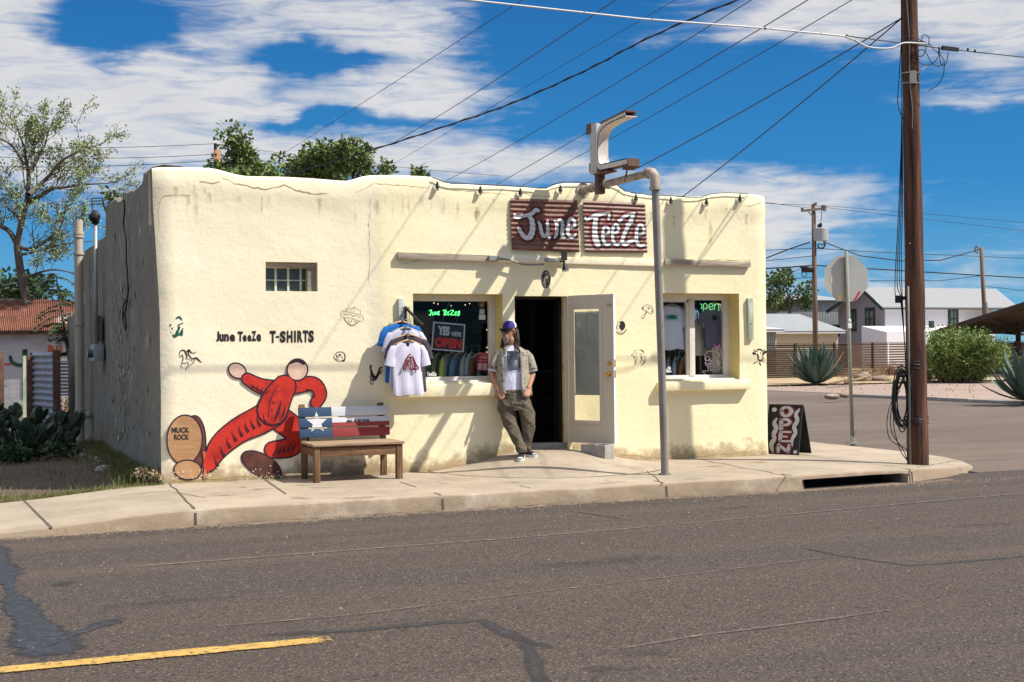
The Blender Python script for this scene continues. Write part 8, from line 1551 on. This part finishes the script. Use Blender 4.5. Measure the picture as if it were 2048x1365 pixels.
    # low metal sheds between the shop corner and the house
    def shed(px0, px1, yb_, yt, D, m, name, label, roofpx=None, mr='metal_roof', ribs=0, depth=8):
        a, c_ = at_d(px0, yb_, D), at_d(px1, yb_, D); Y = (a.y + c_.y) / 2; a, c_ = on_y(px0, yb_, Y), on_y(px1, yb_, Y); zt_ = on_y((px0 + px1) / 2, yt, Y).z; r2 = thing(name, label, 'building', (a.x, Y, G)); b = MB(); b.box((a.x, Y, G), (c_.x, Y + depth, zt_)); b.build('wall', K[m], r2)
        if ribs:
            b = MB()
            for i in range(ribs): x = a.x + (c_.x - a.x) * i / ribs; b.box((x, Y - .05, G), (x + .08, Y - .001, zt_ - .02))
            b.build('wall_ribs', K['metal_roof'], r2)
        if roofpx: zr_ = on_y((px0 + px1) / 2, roofpx, Y + depth * .55).z; b = MB(); b.quad((a.x - .4, Y - .5, zt_ - .03), (c_.x + .4, Y - .5, zt_ - .03), (c_.x + .4, Y + depth * .55, zr_), (a.x - .4, Y + depth * .55, zr_)); b.quad((a.x - .4, Y + depth + .3, zt_ - .03), (c_.x + .4, Y + depth + .3, zt_ - .03), (c_.x + .4, Y + depth * .55, zr_), (a.x - .4, Y + depth * .55, zr_)); b.build('roof', K[mr], r2)
        b = MB(); b.box((a.x - .3, Y - .45, zt_ - .2), (c_.x + .3, Y - .3, zt_ - .04)); b.build('gutter', K['trim_g'] if name == 'metal_shed' else K['metal_w'], r2); return r2
    shed(1420, 1676, 720, 662, 88, 'stucco_p', 'storehouse', 'cream walled storehouse with a broad grey metal roof', 628, 'metal_roof', 0, 9)
    shed(1400, 1700, 720, 600, 112, 'metal_w', 'metal_shed', 'taller ribbed pale metal shed behind the cream storehouse', 590, 'metal_roof', 90, 10)
    shed(1500, 1553, 720, 658, 80, 'metal_w', 'small_shed', 'small white shed at the corner of the shop front', 653, 'metal_w', 12, 4)
    # open barn roof at the right edge
    D3 = 75; a, c_ = at_d(1864, 668, D3), at_d(2160, 575, D3 - 12); a2, c2 = at_d(1990, 668, D3 + 12), at_d(2230, 640, D3 + 4); rr2 = thing('open_barn', 'dark brown open sided shelter roof rising at the right edge', 'shelter', (a.x, a.y, G)); K['barn'] = mat('barn', (.055, .035, .025), .9, [((.11, .07, .05), 1, .5, .7, (1, 1, 4), .7)])
    a3, c3 = at_d(1990, 669, D3 + 22), at_d(2300, 648, D3 + 12); d1 = a3 - a; b = MB(); b.quad(a, c_, c3, a3); b.quad(*[v + Vector((0, 0, .15)) for v in (a, a3, c3, c_)]); b.build('roof', K['barn'], rr2); b = MB(); b.beam(a, c_, .1, .28); 
    for t in (.2, .4, .6, .8): b.beam(a.lerp(c_, t) - Vector((0, 0, .15)), a3.lerp(c3, t) - Vector((0, 0, .15)), .1, .18)
    b.build('rafter', K['barn'], rr2)
    for t in (.12, .5, .9): q = a.lerp(c_, t) + d1 * .3; b = MB(); b.box((q.x - .1, q.y - .1, G), (q.x + .1, q.y + .1, q.z - .3)); b.build('post', K['barn'], rr2)
    s2 = shed(2010, 2300, 720, 684, 88, 'stucco_w', 'low_wall_building', 'low white building under the open shelter roof', None)
K['metal_roof2'] = mat('metal_roof2', (.66, .66, .66), .45)
far_buildings()
def far_pole(px, pyb, pyt, D, wpx, label, arms=False, lean=0):
    a = at_d(px + lean, pyb, D); a.z = -.2; t = at_d(px, pyt, D); t.y = a.y; r = thing('utility_pole', label, 'utility pole', tuple(a)); b = MB(); w = wpx * D / F / 2; b.tube([a, a.lerp(t, .5), t], [w * 1.15, w, w * .8], 12); b.build('pole', K['pole_far'], r, smooth=True); return r, t
K['pole_far'] = mat('pole_far', (.20, .13, .095), .85, [((.11, .07, .05), 3, .45, .65, (2, 2, .2), .8)]); K['pole_grey'] = mat('pole_grey', (.22, .19, .16), .9)
PD = 72.; fp, ft = far_pole(1628, 690, 408, PD, 10, 'distant timber pole with crossarm and grey transformer can', lean=3)
def Q_(x, y, d=0): return at_d(1540 + x / 4.406, 390 + y / 4.406, PD + d)
b = MB(); b.beam(Q_(275, 142, -.15), Q_(470, 122, -.15), .12, .13); b.beam(Q_(330, 140, -.2), Q_(378, 192, -.2), .04, .06); b.build('crossarm', K['pole_grey'], fp)
b = MB()
for x, y in ((285, 125), (402, 78), (465, 100)): b.tube([Q_(x, y + 14, -.15), Q_(x, y - 8, -.15)], [.06, .10], 8)
b.tube([Q_(478, 145, -.2), Q_(490, 95, -.2)], .09, 8); b.build('insulator', K['pole_grey'], fp)
b = MB(); b.tube([Q_(450, 405, -.1), Q_(450, 300, -.1), Q_(450, 293, -.1)], [.40, .40, .34], 18); b.beam(Q_(410, 360), Q_(425, 360), .1, .1); b.build('transformer', K['trans'], fp, smooth=True, auto=40); b = MB()
for x, y in ((430, 262), (446, 252)): b.tube([Q_(x, 296, -.1), Q_(x, y, -.1)], [.06, .09], 8)
b.tube([Q_(446, 255, -.1), Q_(455, 200, -.1), Q_(455, 130, -.1)], .02, 4); b.tube(smooth_path([tuple(Q_(x, y, -.3)) for x, y in ((490, 310), (495, 380), (470, 440), (430, 430), (425, 465), (470, 470), (490, 430))], 4), .03, 5); b.tube(smooth_path([tuple(Q_(x, y, -.3)) for x, y in ((415, 440), (440, 470), (480, 455), (470, 410))], 4), .03, 5); b.build('jumper', K['cable'], fp)
b = MB(); b.tube([Q_(280, 655, -.2), Q_(380, 652, -.2)], .20, 10); b.beam(Q_(265, 640, -.2), Q_(390, 638, -.2), .08, .06); b.tube(smooth_path([tuple(Q_(x, y, -.2)) for x, y in ((300, 672), (278, 695), (290, 720), (315, 718), (320, 690), (300, 672))], 3), .02, 4); b.build('splice_case', K['cable'], fp, smooth=True)
f2, ft2 = far_pole(1959, 690, 496, 78., 9, 'second distant pole, leaning left, seen right of the big pole', lean=16); b = MB(); a = at_d(1970, 605, 77.6); b.tube([at_d(1974, 690, 77.6), a], .13, 8); b.tube(smooth_path([tuple(at_d(x, y, 77.6)) for x, y in ((1957, 500), (1953, 492), (1950, 502), (1956, 507))], 3), .05, 5); b.build('stub_pole', K['pole_grey'], f2)
def fw(lab, P, r=.03, sag=0., grp='wires on the distant poles'): wire('distant_wire', lab, [tuple(at_d(x, y, d)) for x, y, d in P], r, 'cable', sag, 8, grp)
fw('heaviest dark distant wire, crossing level at mid height of the distant pole', [(1480, 541, PD), (1590, 534, PD), (1628, 531, PD), (1740, 538, PD), (1959, 551, 78), (2120, 560, 84)], .035)
fw('dark service wire sagging from the distant pole left to the shop roof', [(1480, 540, PD), (1534, 516, PD), (1580, 498, PD), (1620, 485, PD)], .035); fw('thick short wire from the transformer down to the right of the distant pole', [(1652, 486, PD), (1680, 497, PD), (1720, 512, PD), (1800, 522, PD), (1880, 521, 75), (1958, 500, 78)], .03)
fw('thin topmost distant wire over the crossarm', [(1460, 396, PD), (1605, 415, PD), (1640, 414, PD), (1840, 438, PD + 10), (2120, 470, PD + 20)], .014); fw('second thin distant wire at the crossarm end', [(1460, 405, PD), (1647, 412, PD), (1850, 428, PD + 10), (2120, 452, PD + 20)], .012); fw('thin wire low above the shed roofs at the shop corner', [(1480, 575, PD), (1534, 570, PD), (1585, 558, PD), (1626, 555, PD)], .018)
fw('thin wire midway up the distant pole', [(1480, 527, PD), (1534, 522, PD), (1628, 512, PD)], .018); fw('thin level wire just above the main distant wire', [(1480, 503, PD), (1628, 497, PD), (1760, 505, PD), (2120, 520, 84)], .018); fw('thin slanting wire crossing the round far tree', [(1534, 582, PD), (1585, 545, PD), (1600, 538, PD)], .015); fw('lowest thin wire right of the stop sign plate', [(1740, 562, PD), (1880, 562, PD), (1960, 552, 78)], .018); fw('thin wire from the second distant pole towards the right edge', [(1963, 572, 78), (2120, 590, 82)], .018)
